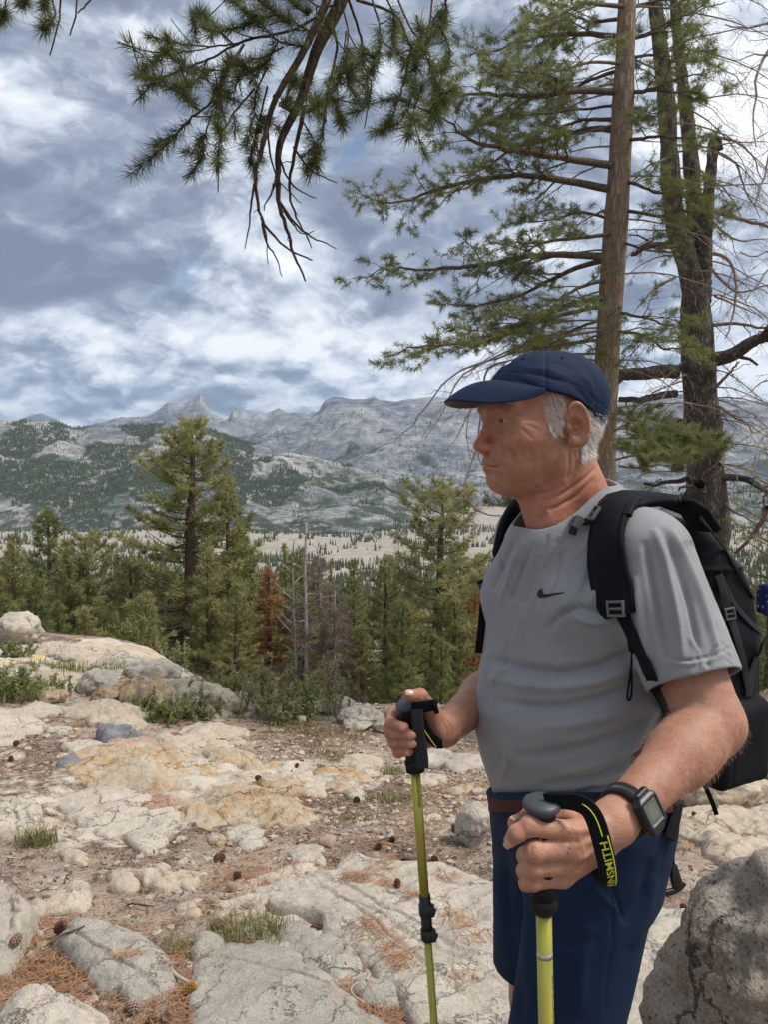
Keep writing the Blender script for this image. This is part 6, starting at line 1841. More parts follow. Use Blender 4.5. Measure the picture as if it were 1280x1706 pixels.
def text_mesh(txt, size, fn, name, mat, parent, bold=0.0):
    """lettering bent onto a surface: fn(u,v) -> world point, u along the writing"""
    cu = bpy.data.curves.new('lettering', 'FONT'); cu.body = txt; cu.size = 1.0; cu.offset = bold; cu.resolution_u = 3
    tmp = bpy.data.objects.new('lettering_source', cu); COL.objects.link(tmp)
    dg = bpy.context.evaluated_depsgraph_get(); dg.update()
    me = bpy.data.meshes.new_from_object(tmp.evaluated_get(dg))
    bpy.data.objects.remove(tmp); bpy.data.curves.remove(cu)
    bm = bmesh.new(); bm.from_mesh(me)
    bmesh.ops.triangulate(bm, faces=bm.faces)
    bmesh.ops.subdivide_edges(bm, edges=[e for e in bm.edges if e.calc_length() > 0.3], cuts=2)
    w_ = max(v.co.x for v in bm.verts)
    for v in bm.verts: v.co = Vector(fn(v.co.x / w_, v.co.y))
    bm.to_mesh(me); bm.free()
    return link(name, me, parent, mat)


def coarsen(co, F_, hidden, cell):
    """weld the vertices nobody sees on a coarse lattice; the surface stays in one piece"""
    key = np.arange(len(co)) + 10 ** 12
    g = np.floor(co / cell).astype(np.int64)
    kk = (g[:, 0] * 4001 + g[:, 1]) * 4001 + g[:, 2]
    key = np.where(hidden, kk, key)
    u, first, inv = np.unique(key, return_index=True, return_inverse=True)
    cnt = np.bincount(inv)
    nc = np.stack([np.bincount(inv, co[:, a]) / cnt for a in range(3)], -1)
    f = inv[F_]
    full = (f[:, 0] != f[:, 1]) & (f[:, 1] != f[:, 2]) & (f[:, 2] != f[:, 3]) & (f[:, 3] != f[:, 0]) & (f[:, 0] != f[:, 2]) & (f[:, 1] != f[:, 3])
    q = f[full]
    rest = f[~full]; tr = []
    for a, b, c in ((0, 1, 2), (0, 2, 3)):
        t = rest[:, [a, b, c]]; ok = (t[:, 0] != t[:, 1]) & (t[:, 1] != t[:, 2]) & (t[:, 2] != t[:, 0]); tr.append(t[ok])
    t = np.vstack(tr)
    if len(t):
        st = np.sort(t, 1); _, ui = np.unique(st, axis=0, return_index=True); t = t[ui]
    return nc, q, t, first


def relax(v, F_, it=1):
    """average a per-vertex array over the neighbouring faces"""
    for _ in range(it):
        fc = v[F_].mean(1); out = np.zeros_like(v); c = np.zeros(len(v))
        for j in range(4):
            for a in range(v.shape[1]): out[:, a] += np.bincount(F_[:, j], fc[:, a], len(v))
            c += np.bincount(F_[:, j], minlength=len(v))
        v = out / np.maximum(c, 1)[:, None]
    return v


def largest(co, F_):
    """keep the largest connected piece of a surface"""
    lab = np.arange(len(co))
    for _ in range(200):
        m = lab[F_].min(1); new = lab.copy()
        for j in range(F_.shape[1]): np.minimum.at(new, F_[:, j], m)
        new = new[new]; new = new[new]
        if (new == lab).all(): break
        lab = new
    u, c = np.unique(lab, return_counts=True); keep = lab == u[np.argmax(c)]
    idx = np.cumsum(keep) - 1
    return co[keep], idx[F_[keep[F_[:, 0]]]]
# ================================================================== the hiker
_t0 = time.time()
TF = A3(-0.86, -0.51, 0); TL = A3(0.51, -0.86, 0)          # torso forward / left
TC = A3(0.343, 1.305, 0)
HF = nrm(A3(-0.948, -0.318, 0)); HL = nrm(A3(0.318, -0.948, 0)); H0 = A3(0.269, 1.304, 1.571)
HM = np.stack([HF, HL, A3(0, 0, 1)])                       # world -> head rows
def HW(x, y, z): return H0 + HF * x + HL * y + A3(0, 0, z)
def W(px, py, d): return np.array(PT(px, py, d))

SHL, SHR = A3(0.400, 1.175, 1.372), A3(0.285, 1.455, 1.372)
ELL, WRL = W(1186, 1206, 1.055), W(1022, 1372, 0.905)
ELR, WRR = A3(0.225, 1.47, 1.085), W(740, 1216, 1.222)
HIPL, HIPR = A3(0.362, 1.228, 0.90), A3(0.300, 1.370, 0.90)
KNL, KNR = A3(0.272, 1.190, 0.48), A3(0.300, 1.425, 0.48)
ANL, ANR = A3(0.300, 1.215, 0.09), A3(0.325, 1.455, 0.085)

# ---- head, in head coordinates (x forward, y left, z up)
def head_local(q):
    x, y, z = q[:, 0], q[:, 1], q[:, 2]
    s = np.stack([x, np.abs(y), z], -1)
    d = d_ell(q, A3(-0.004, 0, 0.030), (0.098, 0.076, 0.088))
    d = smin(d, d_ell(q, A3(0.038, 0, 0.036), (0.070, 0.064, 0.055)), 0.02)
    d = smin(d, d_ell(q, A3(0.036, 0, -0.022), (0.063, 0.0635, 0.062)), 0.022)
    d = smin(d, d_ell(q, A3(0.034, 0, -0.062), (0.058, 0.053, 0.040)), 0.022)
    d = smin(d, d_ell(s, A3(0.006, 0.047, -0.048), (0.024, 0.016, 0.026)), 0.022)            # jaw angle
    d = smin(d, d_ell(q, A3(0.082, 0, -0.086), (0.019, 0.025, 0.018)), 0.018)                # chin
    d = smin(d, d_ell(q, A3(0.040, 0, -0.094), (0.042, 0.042, 0.021)), 0.022)                # under chin
    d = smin(d, d_ell(s, A3(0.064, 0.040, -0.018), (0.030, 0.024, 0.024)), 0.018)            # cheek
    d = smin(d, d_ell(s, A3(0.064, 0.032, -0.058), (0.024, 0.019, 0.023)), 0.018)            # jowl
    d = smin(d, d_ell(s, A3(0.052, 0.058, 0.004), (0.024, 0.012, 0.010)), 0.016)             # cheek bone
    d = smin(d, d_cap(s, A3(0.100, 0.008, 0.0285), A3(0.080, 0.044, 0.0285), 0.0085, 0.0075), 0.014)   # brow
    d = ssub(d, d_ell(s, A3(0.105, 0.030, 0.010), (0.016, 0.018, 0.0125)), 0.012)            # orbit
    d = ssub(d, d_ell(s, A3(0.052, 0.078, 0.028), (0.03, 0.012, 0.03)), 0.02)                # temple hollow
    # muzzle and lips
    d = smin(d, d_ell(q, A3(0.086, 0, -0.058), (0.0225, 0.030, 0.021)), 0.014)
    # nose
    n = d_cap(q, A3(0.098, 0, 0.016), A3(0.1140, 0, -0.022), 0.0070, 0.0085)
    n = smin(n, d_ell(q, A3(0.1150, 0, -0.0295), (0.0135, 0.0112, 0.0102)), 0.008)
    n = smin(n, d_ell(s, A3(0.1045, 0.0130, -0.0335), (0.0125, 0.0070, 0.0090)), 0.006)
    n = smin(n, d_cap(q, A3(0.113, 0, -0.036), A3(0.103, 0, -0.043), 0.0050, 0.0055), 0.006)
    d = smin(d, n, 0.0085)
    d = ssub(d, d_ell(s, A3(0.1090, 0.0072, -0.0430), (0.0062, 0.0034, 0.0042)), 0.003)      # nostril
    lipu = d_cap(s, A3(0.1075, 0.0, -0.0570), A3(0.0930, 0.0235, -0.0615), 0.0046, 0.0030)
    lipl = d_cap(s, A3(0.1055, 0.0, -0.0672), A3(0.0930, 0.0220, -0.0640), 0.0054, 0.0030)
    d = smin(d, lipu, 0.006); d = smin(d, lipl, 0.006)
    d = ssub(d, d_cap(s, A3(0.1130, 0.0, -0.0618), A3(0.0965, 0.0255, -0.0632), 0.0016), 0.0035)
    d = ssub(d, d_cap(s, A3(0.1120, 0.0, -0.0765), A3(0.1050, 0.014, -0.0755), 0.0050, 0.0035), 0.008)
    d = ssub(d, d_cap(s, A3(0.1085, 0.0165, -0.0400), A3(0.0935, 0.0330, -0.0640), 0.0012), 0.007)     # nasolabial fold
    d = ssub(d, d_cap(s, A3(0.0985, 0.0200, -0.004), A3(0.0880, 0.0400, -0.0100), 0.0015), 0.006)      # bag under the eye
    # lids
    lid = d_sph(s, A3(0.0828, 0.0305, 0.0115), 0.0148)
    lid = smin(lid, d_ell(s, A3(0.0865, 0.0325, 0.0200), (0.0110, 0.0170, 0.0062)), 0.006)   # heavy upper lid
    d = smin(d, lid, 0.004)
    op = d_ell(s, A3(0.0985, 0.0310, 0.0106), (0.0135, 0.0122, 0.0036))
    d = ssub(d, op, 0.0016)
    # ear
    c, s_ = math.cos(math.radians(24)), math.sin(math.radians(24))
    R = np.array([[c, -s_, 0], [s_, c, 0], [0, 0, 1.0]]) @ np.array([[math.cos(-.16), 0, math.sin(-.16)], [0, 1, 0], [-math.sin(-.16), 0, math.cos(-.16)]])
    E0 = A3(-0.0145, 0.0815, 0.004)
    e = (s - E0) @ R.T
    ear = d_ell(e, A3(0, 0, 0), (0.0178, 0.0052, 0.0312))
    rr = np.sqrt((e[:, 0] / 0.0170) ** 2 + ((e[:, 2] - 0.001) / 0.0310) ** 2)
    rim = np.sqrt(((rr - 1) * 0.018) ** 2 + (e[:, 1] - 0.0030) ** 2) - np.where(e[:, 2] > -0.02, 0.0033, 0.0040)
    ear = smin(ear, np.where(e[:, 0] > 0.012, rim + 0.003, rim), 0.003)
    ear = ssub(ear, d_ell(e, A3(0.004, 0.0065, -0.003), (0.0115, 0.0100, 0.0165)), 0.003)
    ear = ssub(ear, d_ell(e, A3(-0.002, 0.0075, 0.018), (0.0105, 0.0050, 0.0085)), 0.004)
    ear = smin(ear, d_ell(e, A3(0.010, 0.0015, -0.0265), (0.0085, 0.0055, 0.0090)), 0.005)
    ear = smin(ear, d_ell(e, A3(0.0135, 0.0020, -0.004), (0.0050, 0.0045, 0.0065)), 0.004)
    ear = smin(ear, d_cap(s, A3(-0.004, 0.066, 0.000), A3(-0.012, 0.078, 0.000), 0.016, 0.010), 0.006) if False else smin(ear, d_ell(s, A3(-0.010, 0.0665, 0.000), (0.012, 0.0070, 0.022)), 0.004)
    d = smin(d, ear, 0.0035)
    return d


def neck_world(P):
    a = HW(-0.018, 0, -0.040); b = A3(0.340, 1.335, 1.415)
    d = d_cap(P, a, b, 0.0610, 0.0680)
    d = smin(d, d_cap(P, HW(0.012, 0, -0.088), A3(0.276, 1.285, 1.415), 0.038, 0.038), 0.03)     # throat
    for sgn, e_ in ((1, A3(0.272, 1.262, 1.412)), (-1, A3(0.255, 1.300, 1.412))):
        d = smin(d, d_cap(P, HW(-0.024, 0.052 * sgn, -0.035), e_, 0.013, 0.011), 0.012)
    return d


def head_world(P):
    q = (P - H0) @ HM.T
    return smin(head_local(q), neck_world(P), 0.014)


# ---- hands: chains of joints given as photo pixel + depth
def chain(P, pts, rad, k=0.004):
    d = None
    for a, b, ra, rb in zip(pts, pts[1:], rad, rad[1:]):
        e = d_cap(P, a, b, ra, rb)
        d = e if d is None else smin(d, e, k)
    # knuckle creases swell a touch at the joints
    for p, r in list(zip(pts, rad))[1:-1]: d = smin(d, d_sph(P, p, r * 1.03), 0.004)
    return d


LH = {
    'index': ([W(957, 1386, 0.872), W(884, 1376, 0.858), W(862, 1389, 0.855), W(851, 1401, 0.858)], [0.0125, 0.0108, 0.0092, 0.0075]),
    'middle': ([W(958, 1414, 0.868), W(891, 1419, 0.853), W(878, 1426, 0.880), W(894, 1430, 0.902)], [0.0130, 0.0118, 0.0102, 0.0085]),
    'ring': ([W(950, 1440, 0.870), W(888, 1447, 0.855), W(876, 1451, 0.881), W(894, 1453, 0.901)], [0.0120, 0.0102, 0.0094, 0.0080]),
    'pinky': ([W(938, 1462, 0.874), W(888, 1470, 0.860), W(878, 1472, 0.882), W(893, 1473, 0.898)], [0.0110, 0.0090, 0.0082, 0.0072]),
    'thumb': ([W(985, 1375, 0.898), W(935, 1352, 0.905), W(884, 1362, 0.892), W(859, 1372, 0.876)], [0.0150, 0.0125, 0.0108, 0.0090]),
}
RH = {
    'index': ([W(700, 1190, 1.250), W(653, 1193, 1.232), W(652, 1206, 1.200), W(674, 1212, 1.182)], [0.0125, 0.0100, 0.0092, 0.0078]),
    'middle': ([W(700, 1206, 1.252), W(650, 1213, 1.232), W(652, 1222, 1.198), W(687, 1224, 1.178)], [0.0125, 0.0104, 0.0094, 0.0080]),
    'ring': ([W(701, 1222, 1.250), W(656, 1231, 1.230), W(658, 1238, 1.198), W(688, 1238, 1.178)], [0.0118, 0.0098, 0.0090, 0.0076]),
    'pinky': ([W(703, 1238, 1.245), W(663, 1247, 1.226), W(664, 1253, 1.198), W(682, 1252, 1.182)], [0.0105, 0.0086, 0.0080, 0.0068]),
    'thumb': ([W(728, 1206, 1.222), W(716, 1180, 1.205), W(701, 1159, 1.194), W(682, 1158, 1.188)], [0.0165, 0.0130, 0.0108, 0.0092]),
}


def hand(P, H, wr, extra, wr_r):
    d = None
    for k, (pts, rad) in H.items():
        c = chain(P, pts, rad)
        d = c if d is None else smin(d, c, 0.0022)
    palm = None
    for k, (pts, rad) in H.items():
        if k == 'thumb': c = d_cap(P, pts[0], wr * 0.75 + pts[0] * 0.25, rad[0], wr_r)
        else:
            c = d_cap(P, pts[0], wr, rad[0] * 1.02, wr_r)
        palm = c if palm is None else smin(palm, c, 0.011)
    for a, b, ra, rb in extra: palm = smin(palm, d_cap(P, a, b, ra, rb), 0.012)
    return smin(d, palm, 0.0065)


def hand_l(P): return hand(P, LH, WRL, [(W(950, 1440, 0.885), W(1000, 1410, 0.902), 0.014, 0.018)], 0.0225)
def hand_r(P): return hand(P, RH, WRR, [(W(716, 1215, 1.232), W(733, 1216, 1.226), 0.020, 0.022), (W(722, 1196, 1.214), W(716, 1182, 1.207), 0.015, 0.0135)], 0.0215)


def limb_arm(P, sh, el, wr, up=1.0):
    d = d_cap(P, sh, el, 0.058 * up, 0.044 * up)
    f = nrm(wr - el)
    d = smin(d, d_cap(P, el, el + (wr - el) * 0.35, 0.0425 * up, 0.0415 * up), 0.015)
    d = smin(d, d_cap(P, el + (wr - el) * 0.25, el + (wr - el) * 0.97, 0.0410 * up, 0.0260), 0.02)
    return d


# torso cross-sections: z, front, back, half width
TS = np.array([[0.80, .106, .100, .138], [0.88, .118, .108, .152], [0.94, .140, .106, .160], [1.00, .166, .106, .165], [1.05, .179, .108, .169], [1.10, .180, .106, .169],
               [1.16, .163, .108, .168], [1.22, .148, .114, .170], [1.28, .132, .120, .174], [1.33, .112, .120, .176], [1.37, .090, .112, .170], [1.405, .066, .094, .142], [1.44, .045, .070, .095], [1.47, .03, .05, .05]])


def torso(P, grow=0.0, tab=TS):
    z = P[:, 2]
    q = P - TC
    u = q @ TF; v = q @ TL
    fr = np.interp(z, tab[:, 0], tab[:, 1]) + grow; bk = np.interp(z, tab[:, 0], tab[:, 2]) + grow; hw = np.interp(z, tab[:, 0], tab[:, 3]) + grow
    a = np.where(u > 0, fr, bk)
    e = 2.35
    r = (np.abs(u / a) ** e + np.abs(v / hw) ** e) ** (1 / e)
    d = (r - 1) * np.minimum(a, hw) * 0.92
    d = np.maximum(d, (z - tab[-1, 0] - grow)); d = np.maximum(d, tab[0, 0] - z)
    return d


def body(P):
    d = torso(P, -0.022)
    d = smin(d, d_cap(P, SHL, SHR, 0.052), 0.03)
    for sh, el, wr in ((SHL, ELL, WRL), (SHR, ELR, WRR)):
        d = smin(d, limb_arm(P, sh, el, wr), 0.012)
    for hp, kn, an, sg in ((HIPL, KNL, ANL, 1), (HIPR, KNR, ANR, -1)):
        leg = d_cap(P, hp, kn, 0.082, 0.055)
        leg = smin(leg, d_cap(P, kn, an, 0.050, 0.034), 0.02)
        leg = smin(leg, d_ell(P, kn * 0.68 + an * 0.32 - TF * 0.018, (0.052, 0.052, 0.10)), 0.03)
        d = smin(d, leg, 0.025)
    d = smin(d, region(P, A3(0.30, 1.31, 1.56), 0.24, head_world), 0.012)
    d = smin(d, region(P, W(930, 1410, 0.88), 0.13, hand_l), 0.010)
    d = smin(d, region(P, W(695, 1208, 1.22), 0.12, hand_r), 0.010)
    return d


def body_hi(P): return body(P)


man = empty('person', (0.33, 1.32, 0.0), "older man in navy cap, grey t-shirt and navy shorts holding two trekking poles", 'person')
MANL = Vector(man.location)


def wpart(ob, parent=None, base=MANL):
    """parent a world-built part under its thing"""
    ob.parent = parent if parent is not None else man
    if parent is None or parent.type == 'EMPTY':
        ob.matrix_parent_inverse = Matrix.Translation(-base)
    return ob


# skin
def skin_material():
    m, nt, b = material("weathered_skin", 0.52, 0.35)
    pos = nt.node('ShaderNodeNewGeometry').outputs['Position']
    red = nt.node('ShaderNodeAttribute', attribute_name='red').outputs['Fac']
    pale = nt.node('ShaderNodeAttribute', attribute_name='pale').outputs['Fac']
    lip = nt.node('ShaderNodeAttribute', attribute_name='lip').outputs['Fac']
    n1 = nt.noise(pos, 55, 5, 0.65); n2 = nt.noise(pos, 420, 3, 0.6); n3 = nt.noise(pos, 170, 4, 0.7)
    c = nt.mix(nt.mapr(n1, 0.35, 0.65), (0.325, 0.155, 0.096), (0.410, 0.212, 0.140))
    c = nt.mix(nt.math('MULTIPLY', red, 0.85), c, (0.43, 0.125, 0.080))
    c = nt.mix(nt.math('MULTIPLY', pale, 0.8), c, (0.50, 0.27, 0.19))
    c = nt.mix(nt.mapr(n3, 0.58, 0.68, 0, 0.5), c, (0.24, 0.095, 0.056))
    c = nt.mix(nt.mapr(nt.noise(pos, 95, 2, 0.5), 0.66, 0.72, 0, 0.45), c, (0.20, 0.085, 0.05))
    c = nt.mix(nt.mapr(nt.noise(pos, 16, 4, 0.7), 0.50, 0.68, 0, 0.4), c, (0.42, 0.155, 0.10))
    c = nt.mix(lip, c, (0.27, 0.085, 0.066))
    nt.put(b, 'Base Color', c)
    b.inputs['Subsurface Weight'].default_value = 0.12
    b.inputs['Subsurface Radius'].default_value = (0.012, 0.004, 0.002)
    b.inputs['Subsurface Scale'].default_value = 0.5
    vo = nt.voro(pos, 520)
    bn = nt.node('ShaderNodeBump', ins={'Strength': 0.38, 'Distance': 0.0010, 'Height': nt.math('ADD', nt.math('ADD', n2, n3), nt.math('MULTIPLY', vo, 0.6))})
    nt.put(b, 'Normal', bn.outputs[0])
    return m


m_skin = skin_material()
co, F_ = surface_nets(body, (-0.02, 0.80, 0.06), (0.62, 1.62, 1.72), 0.00235, newton=1)
nr = vnormals(co, F_)
# wrinkles, creases, tendons
face = [
    ([(872, 697), (884, 690), (896, 684)], 2.2, -0.0010), ([(872, 701), (888, 699), (902, 697)], 2.2, -0.0012), ([(871, 706), (886, 710), (898, 716)], 2.2, -0.0011), ([(868, 712), (880, 722), (890, 733)], 2.4, -0.0010),
    ([(838, 712), (850, 716), (862, 714)], 2.4, -0.0012), ([(836, 720), (850, 726), (866, 724)], 3.0, -0.0009), ([(845, 689), (860, 689), (871, 696)], 2.0, -0.0012), ([(830, 684), (848, 676), (866, 678)], 3.0, 0.0010),
    ([(841, 744), (852, 757), (860, 772), (862, 784)], 3.0, -0.0016), ([(850, 740), (862, 754), (869, 772)], 4.5, 0.0012), ([(880, 745), (888, 765), (888, 790)], 3.5, -0.0007), ([(895, 735), (905, 760), (905, 790)], 4, -0.0006),
    ([(925, 760), (915, 790), (890, 812)], 7, 0.0015), ([(948, 748), (950, 775), (945, 800)], 2.6, -0.0015), ([(958, 750), (960, 780), (950, 812)], 3.2, -0.0012),
    ([(905, 835), (940, 822), (972, 800), (995, 778)], 3.0, -0.0022), ([(900, 850), (930, 845), (962, 826), (990, 798)], 3.0, -0.0020), ([(885, 826), (915, 820), (940, 806)], 3.2, -0.0018), ([(975, 765), (990, 762), (1000, 768)], 2.5, -0.0015),
    ([(900, 840), (905, 856), (897, 870)], 3.0, -0.0020), ([(910, 842), (916, 858), (910, 874)], 3.5, 0.0012), ([(810, 664), (818, 668), (830, 667)], 2.0, -0.0010),
]
hands_ = [
    # back of the near hand: tendons and veins, finger joints
    ([(950, 1385), (985, 1382), (1008, 1378)], 5, 0.0020), ([(955, 1412), (985, 1402), (1008, 1390)], 5, 0.0020), ([(948, 1440), (980, 1424), (1006, 1404)], 5, 0.0018),
    ([(968, 1398), (988, 1392), (1006, 1384)], 4, -0.0012), ([(966, 1428), (985, 1414), (1004, 1398)], 4, -0.0012), ([(978, 1365), (965, 1395), (975, 1425), (968, 1450)], 2.6, 0.0012), ([(990, 1410), (970, 1418), (958, 1440)], 2.2, 0.0010),
    ([(950, 1384), (951, 1384.5)], 9, 0.0030), ([(950, 1413), (951, 1413.5)], 9, 0.0030), ([(942, 1441), (943, 1441.5)], 8, 0.0024),
    ([(884, 1366), (884, 1386)], 2.2, -0.0011), ([(889, 1366), (889, 1386)], 2.0, -0.0009), ([(866, 1380), (862, 1394)], 2.0, -0.0010), ([(886, 1408), (886, 1432)], 2.0, -0.0010), ([(892, 1408), (892, 1432)], 2.0, -0.0008), ([(884, 1437), (884, 1456)], 2, -0.0009), ([(884, 1462), (884, 1480)], 2, -0.0008),
    ([(655, 1203), (664, 1196)], 1.6, -0.0012), ([(666, 1220), (668, 1228)], 1.6, -0.0010), ([(668, 1234), (670, 1241)], 1.6, -0.0010), ([(704, 1150), (708, 1168)], 1.6, -0.0014), ([(737, 1200), (744, 1212), (745, 1230)], 2.0, -0.0020), ([(742, 1196), (750, 1210), (750, 1228)], 2.0, -0.0014),
]
face = [(f[0], f[1], f[2] * 1.5) for f in face]
co = sculpt(co, nr, face + hands_)
hq = (co - H0) @ HM.T
nz = fbm(co[:, 0] * 60, co[:, 1] * 60, co[:, 2] * 60, oct=3, seed=3)
co = co + nr * (0.00035 * nz)[:, None]
red = np.zeros(len(co)); pale = np.zeros(len(co)); lip = np.zeros(len(co))
for c, r_, a in ((A3(0.120, 0, -0.026), 0.028, 0.8), (A3(0.075, 0.045, -0.02), 0.030, 0.45), (A3(0.075, -0.045, -0.02), 0.030, 0.45), (A3(-0.03, 0.075, 0.01), 0.025, 0.4), (A3(0.0, 0.0, -0.11), 0.06, 0.45)):
    red = np.maximum(red, a * np.exp(-(((hq - c) ** 2).sum(1)) / r_ ** 2))
dn = np.linalg.norm(co - A3(0.31, 1.31, 1.44), axis=1)
red = np.maximum(red, 0.55 * smooth(0.13, 0.05, dn))
for k in LH:
    for (pts, rad) in (LH[k], RH[k]):
        for p, w__ in ((pts[1], 0.6), (pts[2], 0.5), (pts[0], 0.45), (pts[3], 0.5)): red = np.maximum(red, w__ * np.exp(-((co - p) ** 2).sum(1) / 0.012 ** 2))
pale = np.maximum(pale, 0.55 * smooth(0.14, 0.03, np.linalg.norm(co - W(950, 1420, 0.87), axis=1)))
hs = np.stack([hq[:, 0], np.abs(hq[:, 1]), hq[:, 2]], -1)
lip = smooth(0.0022, -0.0008, np.minimum(d_cap(hs, A3(0.1075, 0.0, -0.0585), A3(0.0955, 0.0215, -0.0618), 0.0036, 0.0020), d_cap(hs, A3(0.1055, 0.0, -0.0668), A3(0.0950, 0.0200, -0.0642), 0.0046, 0.0022))) * (np.linalg.norm(hq - A3(0.1, 0, -0.063), axis=1) < 0.04) * 0.75
hid = (torso(co, 0.0) < -0.012) & (co[:, 2] < 1.34) | (co[:, 2] < 0.9) | (np.maximum(d_cap(co, SHL, SHR, 0.058), 0) == 0) | (co[:, 2] > H0[2] + 0.105)
c2, q2, t2, first = coarsen(co, F_, hid, 0.011)
_M = MB(); _M.add(c2, q2, t2); me = _M.mesh('body')
set_attr(me, 'red', red[first]); set_attr(me, 'pale', pale[first]); set_attr(me, 'lip', lip[first])
print('body faces', len(F_), '->', len(q2) + len(t2))
bodyo = link('body', me, None, m_skin); wpart(bodyo)
bvh_body = BVHTree.FromPolygons(co.tolist(), F_.tolist())
print('body', len(co), time.time() - _t0)

# eyes
m_eye = plain('eye_white', (0.42, 0.37, 0.33), 0.2, 0.5, var=0.05)
m_iris = plain('iris_brown', (0.035, 0.022, 0.016), 0.2, 0.4, var=0.0)
for sg in (1, -1):
    c = HW(0.0832, 0.0305 * sg, 0.0112)
    bm = bmesh.new(); bmesh.ops.create_uvsphere(bm, u_segments=24, v_segments=16, radius=0.0126)
    me = bpy.data.meshes.new('eye'); bm.to_mesh(me); bm.free()
    for p_ in me.polygons: p_.use_smooth = True
    e = link('eye', me, man, m_eye); e.location = Vector(c) - MANL
    g_ = nrm(HF * 1.0 + HL * 0.06 + A3(0, 0, -0.06))
    M = MB(); k = 20; t_ = nrm(np.cross(g_, (0, 0, 1))); b_ = np.cross(t_, g_)
    vv = [g_ * 0.01285]; nr_ = 5
    for j in range(1, nr_ + 1):
        q_ = 0.0058 * j / nr_
        vv += [g_ * (math.sqrt(0.0128 ** 2 - q_ * q_) + 0.0001) + (t_ * math.cos(a) + b_ * math.sin(a)) * q_ for a in np.arange(k) * 2 * math.pi / k]
    qd = [(1 + (j - 1) * k + i, 1 + j * k + i, 1 + j * k + (i + 1) % k, 1 + (j - 1) * k + (i + 1) % k) for j in range(1, nr_) for i in range(k)]
    M.add(vv, qd, [(0, 1 + i, 1 + (i + 1) % k) for i in range(k)])
    io = M.build('iris', m_iris, e); io.matrix_parent_inverse = Matrix.Translation(-Vector(c))
    for v_ in io.data.vertices: v_.co += Vector(c)

# nails
m_nail = plain('fingernail', (0.50, 0.29, 0.22), 0.3, 0.5, var=0.06)
def nail(H, k, side, ln=0.0105, wd=0.0095):
    pts, rad = H[k]; ax = nrm(pts[3] - pts[2]); s = nrm(np.asarray(side) - ax * np.dot(side, ax)); t_ = np.cross(ax, s)
    c = pts[3] + ax * rad[3] * 0.15
    u = np.linspace(-1, 1, 7); v = np.linspace(-1, 1, 7); U, V_ = np.meshgrid(u, v, indexing='ij')
    r_ = rad[3] * 1.06
    an = U * (wd / 2 / r_) * (1 - 0.12 * V_ ** 4)
    shrink = 1 - 0.25 * np.clip(V_, 0, 1) ** 2 * 0.6
    pos = c[None, None] + ax * (V_ * ln / 2 + 0.001)[..., None] + (t_ * np.sin(an)[..., None] + s * np.cos(an)[..., None]) * (r_ * shrink)[..., None]
    o = link('fingernail', mesh_np('fingernail', pos.reshape(-1, 3), grid_faces(7, 7)), None, m_nail); return wpart(o)
nail(LH, 'index', A3(-0.25, -1, 0.25)); nail(LH, 'thumb', A3(-0.3, -0.4, 1))
for k in ('index', 'middle', 'ring', 'pinky'): nail(RH, k, A3(0.25, -1, 0.1), 0.0095, 0.0088)
nail(RH, 'thumb', A3(-0.15, -0.75, 0.75), 0.012, 0.011)

# ---- hair
def strands(name, region_fn, n, L, w_, mat, seed, dirf, jitter=0.35, bvh=None, curl=0.2, parent=None):
    """short hairs as slim two-segment blades rooted on the skin"""
    r = vrand(seed); idx = np.nonzero(region_fn(co))[0]
    if not len(idx): return None
    k = r.choice(idx, n); p = co[k] + r.normal(0, 0.0012, (n, 3)); nn = nr[k]
    d = dirf(p, nn) + r.normal(0, jitter, (n, 3)); d /= np.linalg.norm(d, axis=1)[:, None]
    l = L * r.uniform(0.5, 1.15, n)
    s = np.cross(d, nn + r.normal(0, 0.3, (n, 3))); s /= np.linalg.norm(s, axis=1)[:, None] + 1e-9; s *= w_ / 2
    m1 = p + d * (l * 0.5)[:, None] + nn * 0.0006; m2 = m1 + (d - nn * curl) * (l * 0.5)[:, None]
    C_ = np.stack([p - s, p + s, m1 + s, m1 - s, m2], 1).reshape(-1, 3); i = (np.arange(n) * 5)[:, None]
    M = MB(); M.add(C_, i + [0, 1, 2, 3], i + [3, 2, 4])
    o = M.build(name, mat, None, False); o['kind'] = 'stuff'; return wpart(o)


m_hair = plain('white_grey_hair', (0.66, 0.62, 0.58), 0.5, 0.4, var=0.25, scale=300)
m_ahair = plain('fair_arm_hair', (0.46, 0.32, 0.22), 0.5, 0.4, var=0.2, scale=300)
m_brow = plain('greying_brow_hair', (0.36, 0.28, 0.22), 0.5, 0.3, var=0.3, scale=300)
def hl(c): return (c - H0) @ HM.T
def toW(v): return np.asarray(v) @ HM
def r_side(c):
    q = hl(c); y = np.abs(q[:, 1]); jit = 0.006 * pn(c[:, 0] * 160, c[:, 1] * 160, c[:, 2] * 160)
    q = q + jit[:, None]
    return (y > 0.05) & (q[:, 0] > 0.007) & (q[:, 0] < 0.036 - 0.30 * np.clip(0.02 - q[:, 2], 0, .05)) & (q[:, 2] > -0.012 + 0.0 * q[:, 0]) & (q[:, 2] < 0.085) & (q[:, 0] + 0.35 * (q[:, 2]) < 0.050)
strands('hair', r_side, 3800, 0.010, 0.00026, m_hair, 1, lambda p, n_: n_ * 0.35 + toW([-0.35, 0, -1.0]), 0.22)
def r_nape(c):
    q = hl(c); return (q[:, 0] < -0.030) & (q[:, 2] > -0.052 - 0.25 * (q[:, 0] + 0.03)) & (q[:, 2] < 0.06) & (np.linalg.norm(q - A3(-0.004, 0, 0.03), axis=1) < 0.13) & ((np.abs(q[:, 1]) < 0.0755))
strands('hair', r_nape, 12000, 0.017, 0.0005, m_hair, 2, lambda p, n_: n_ * 0.5 + toW([-0.25, 0, -1.0]), 0.25)
def r_top(c):
    q = hl(c); return (q[:, 2] > 0.05) & (q[:, 0] < 0.03)
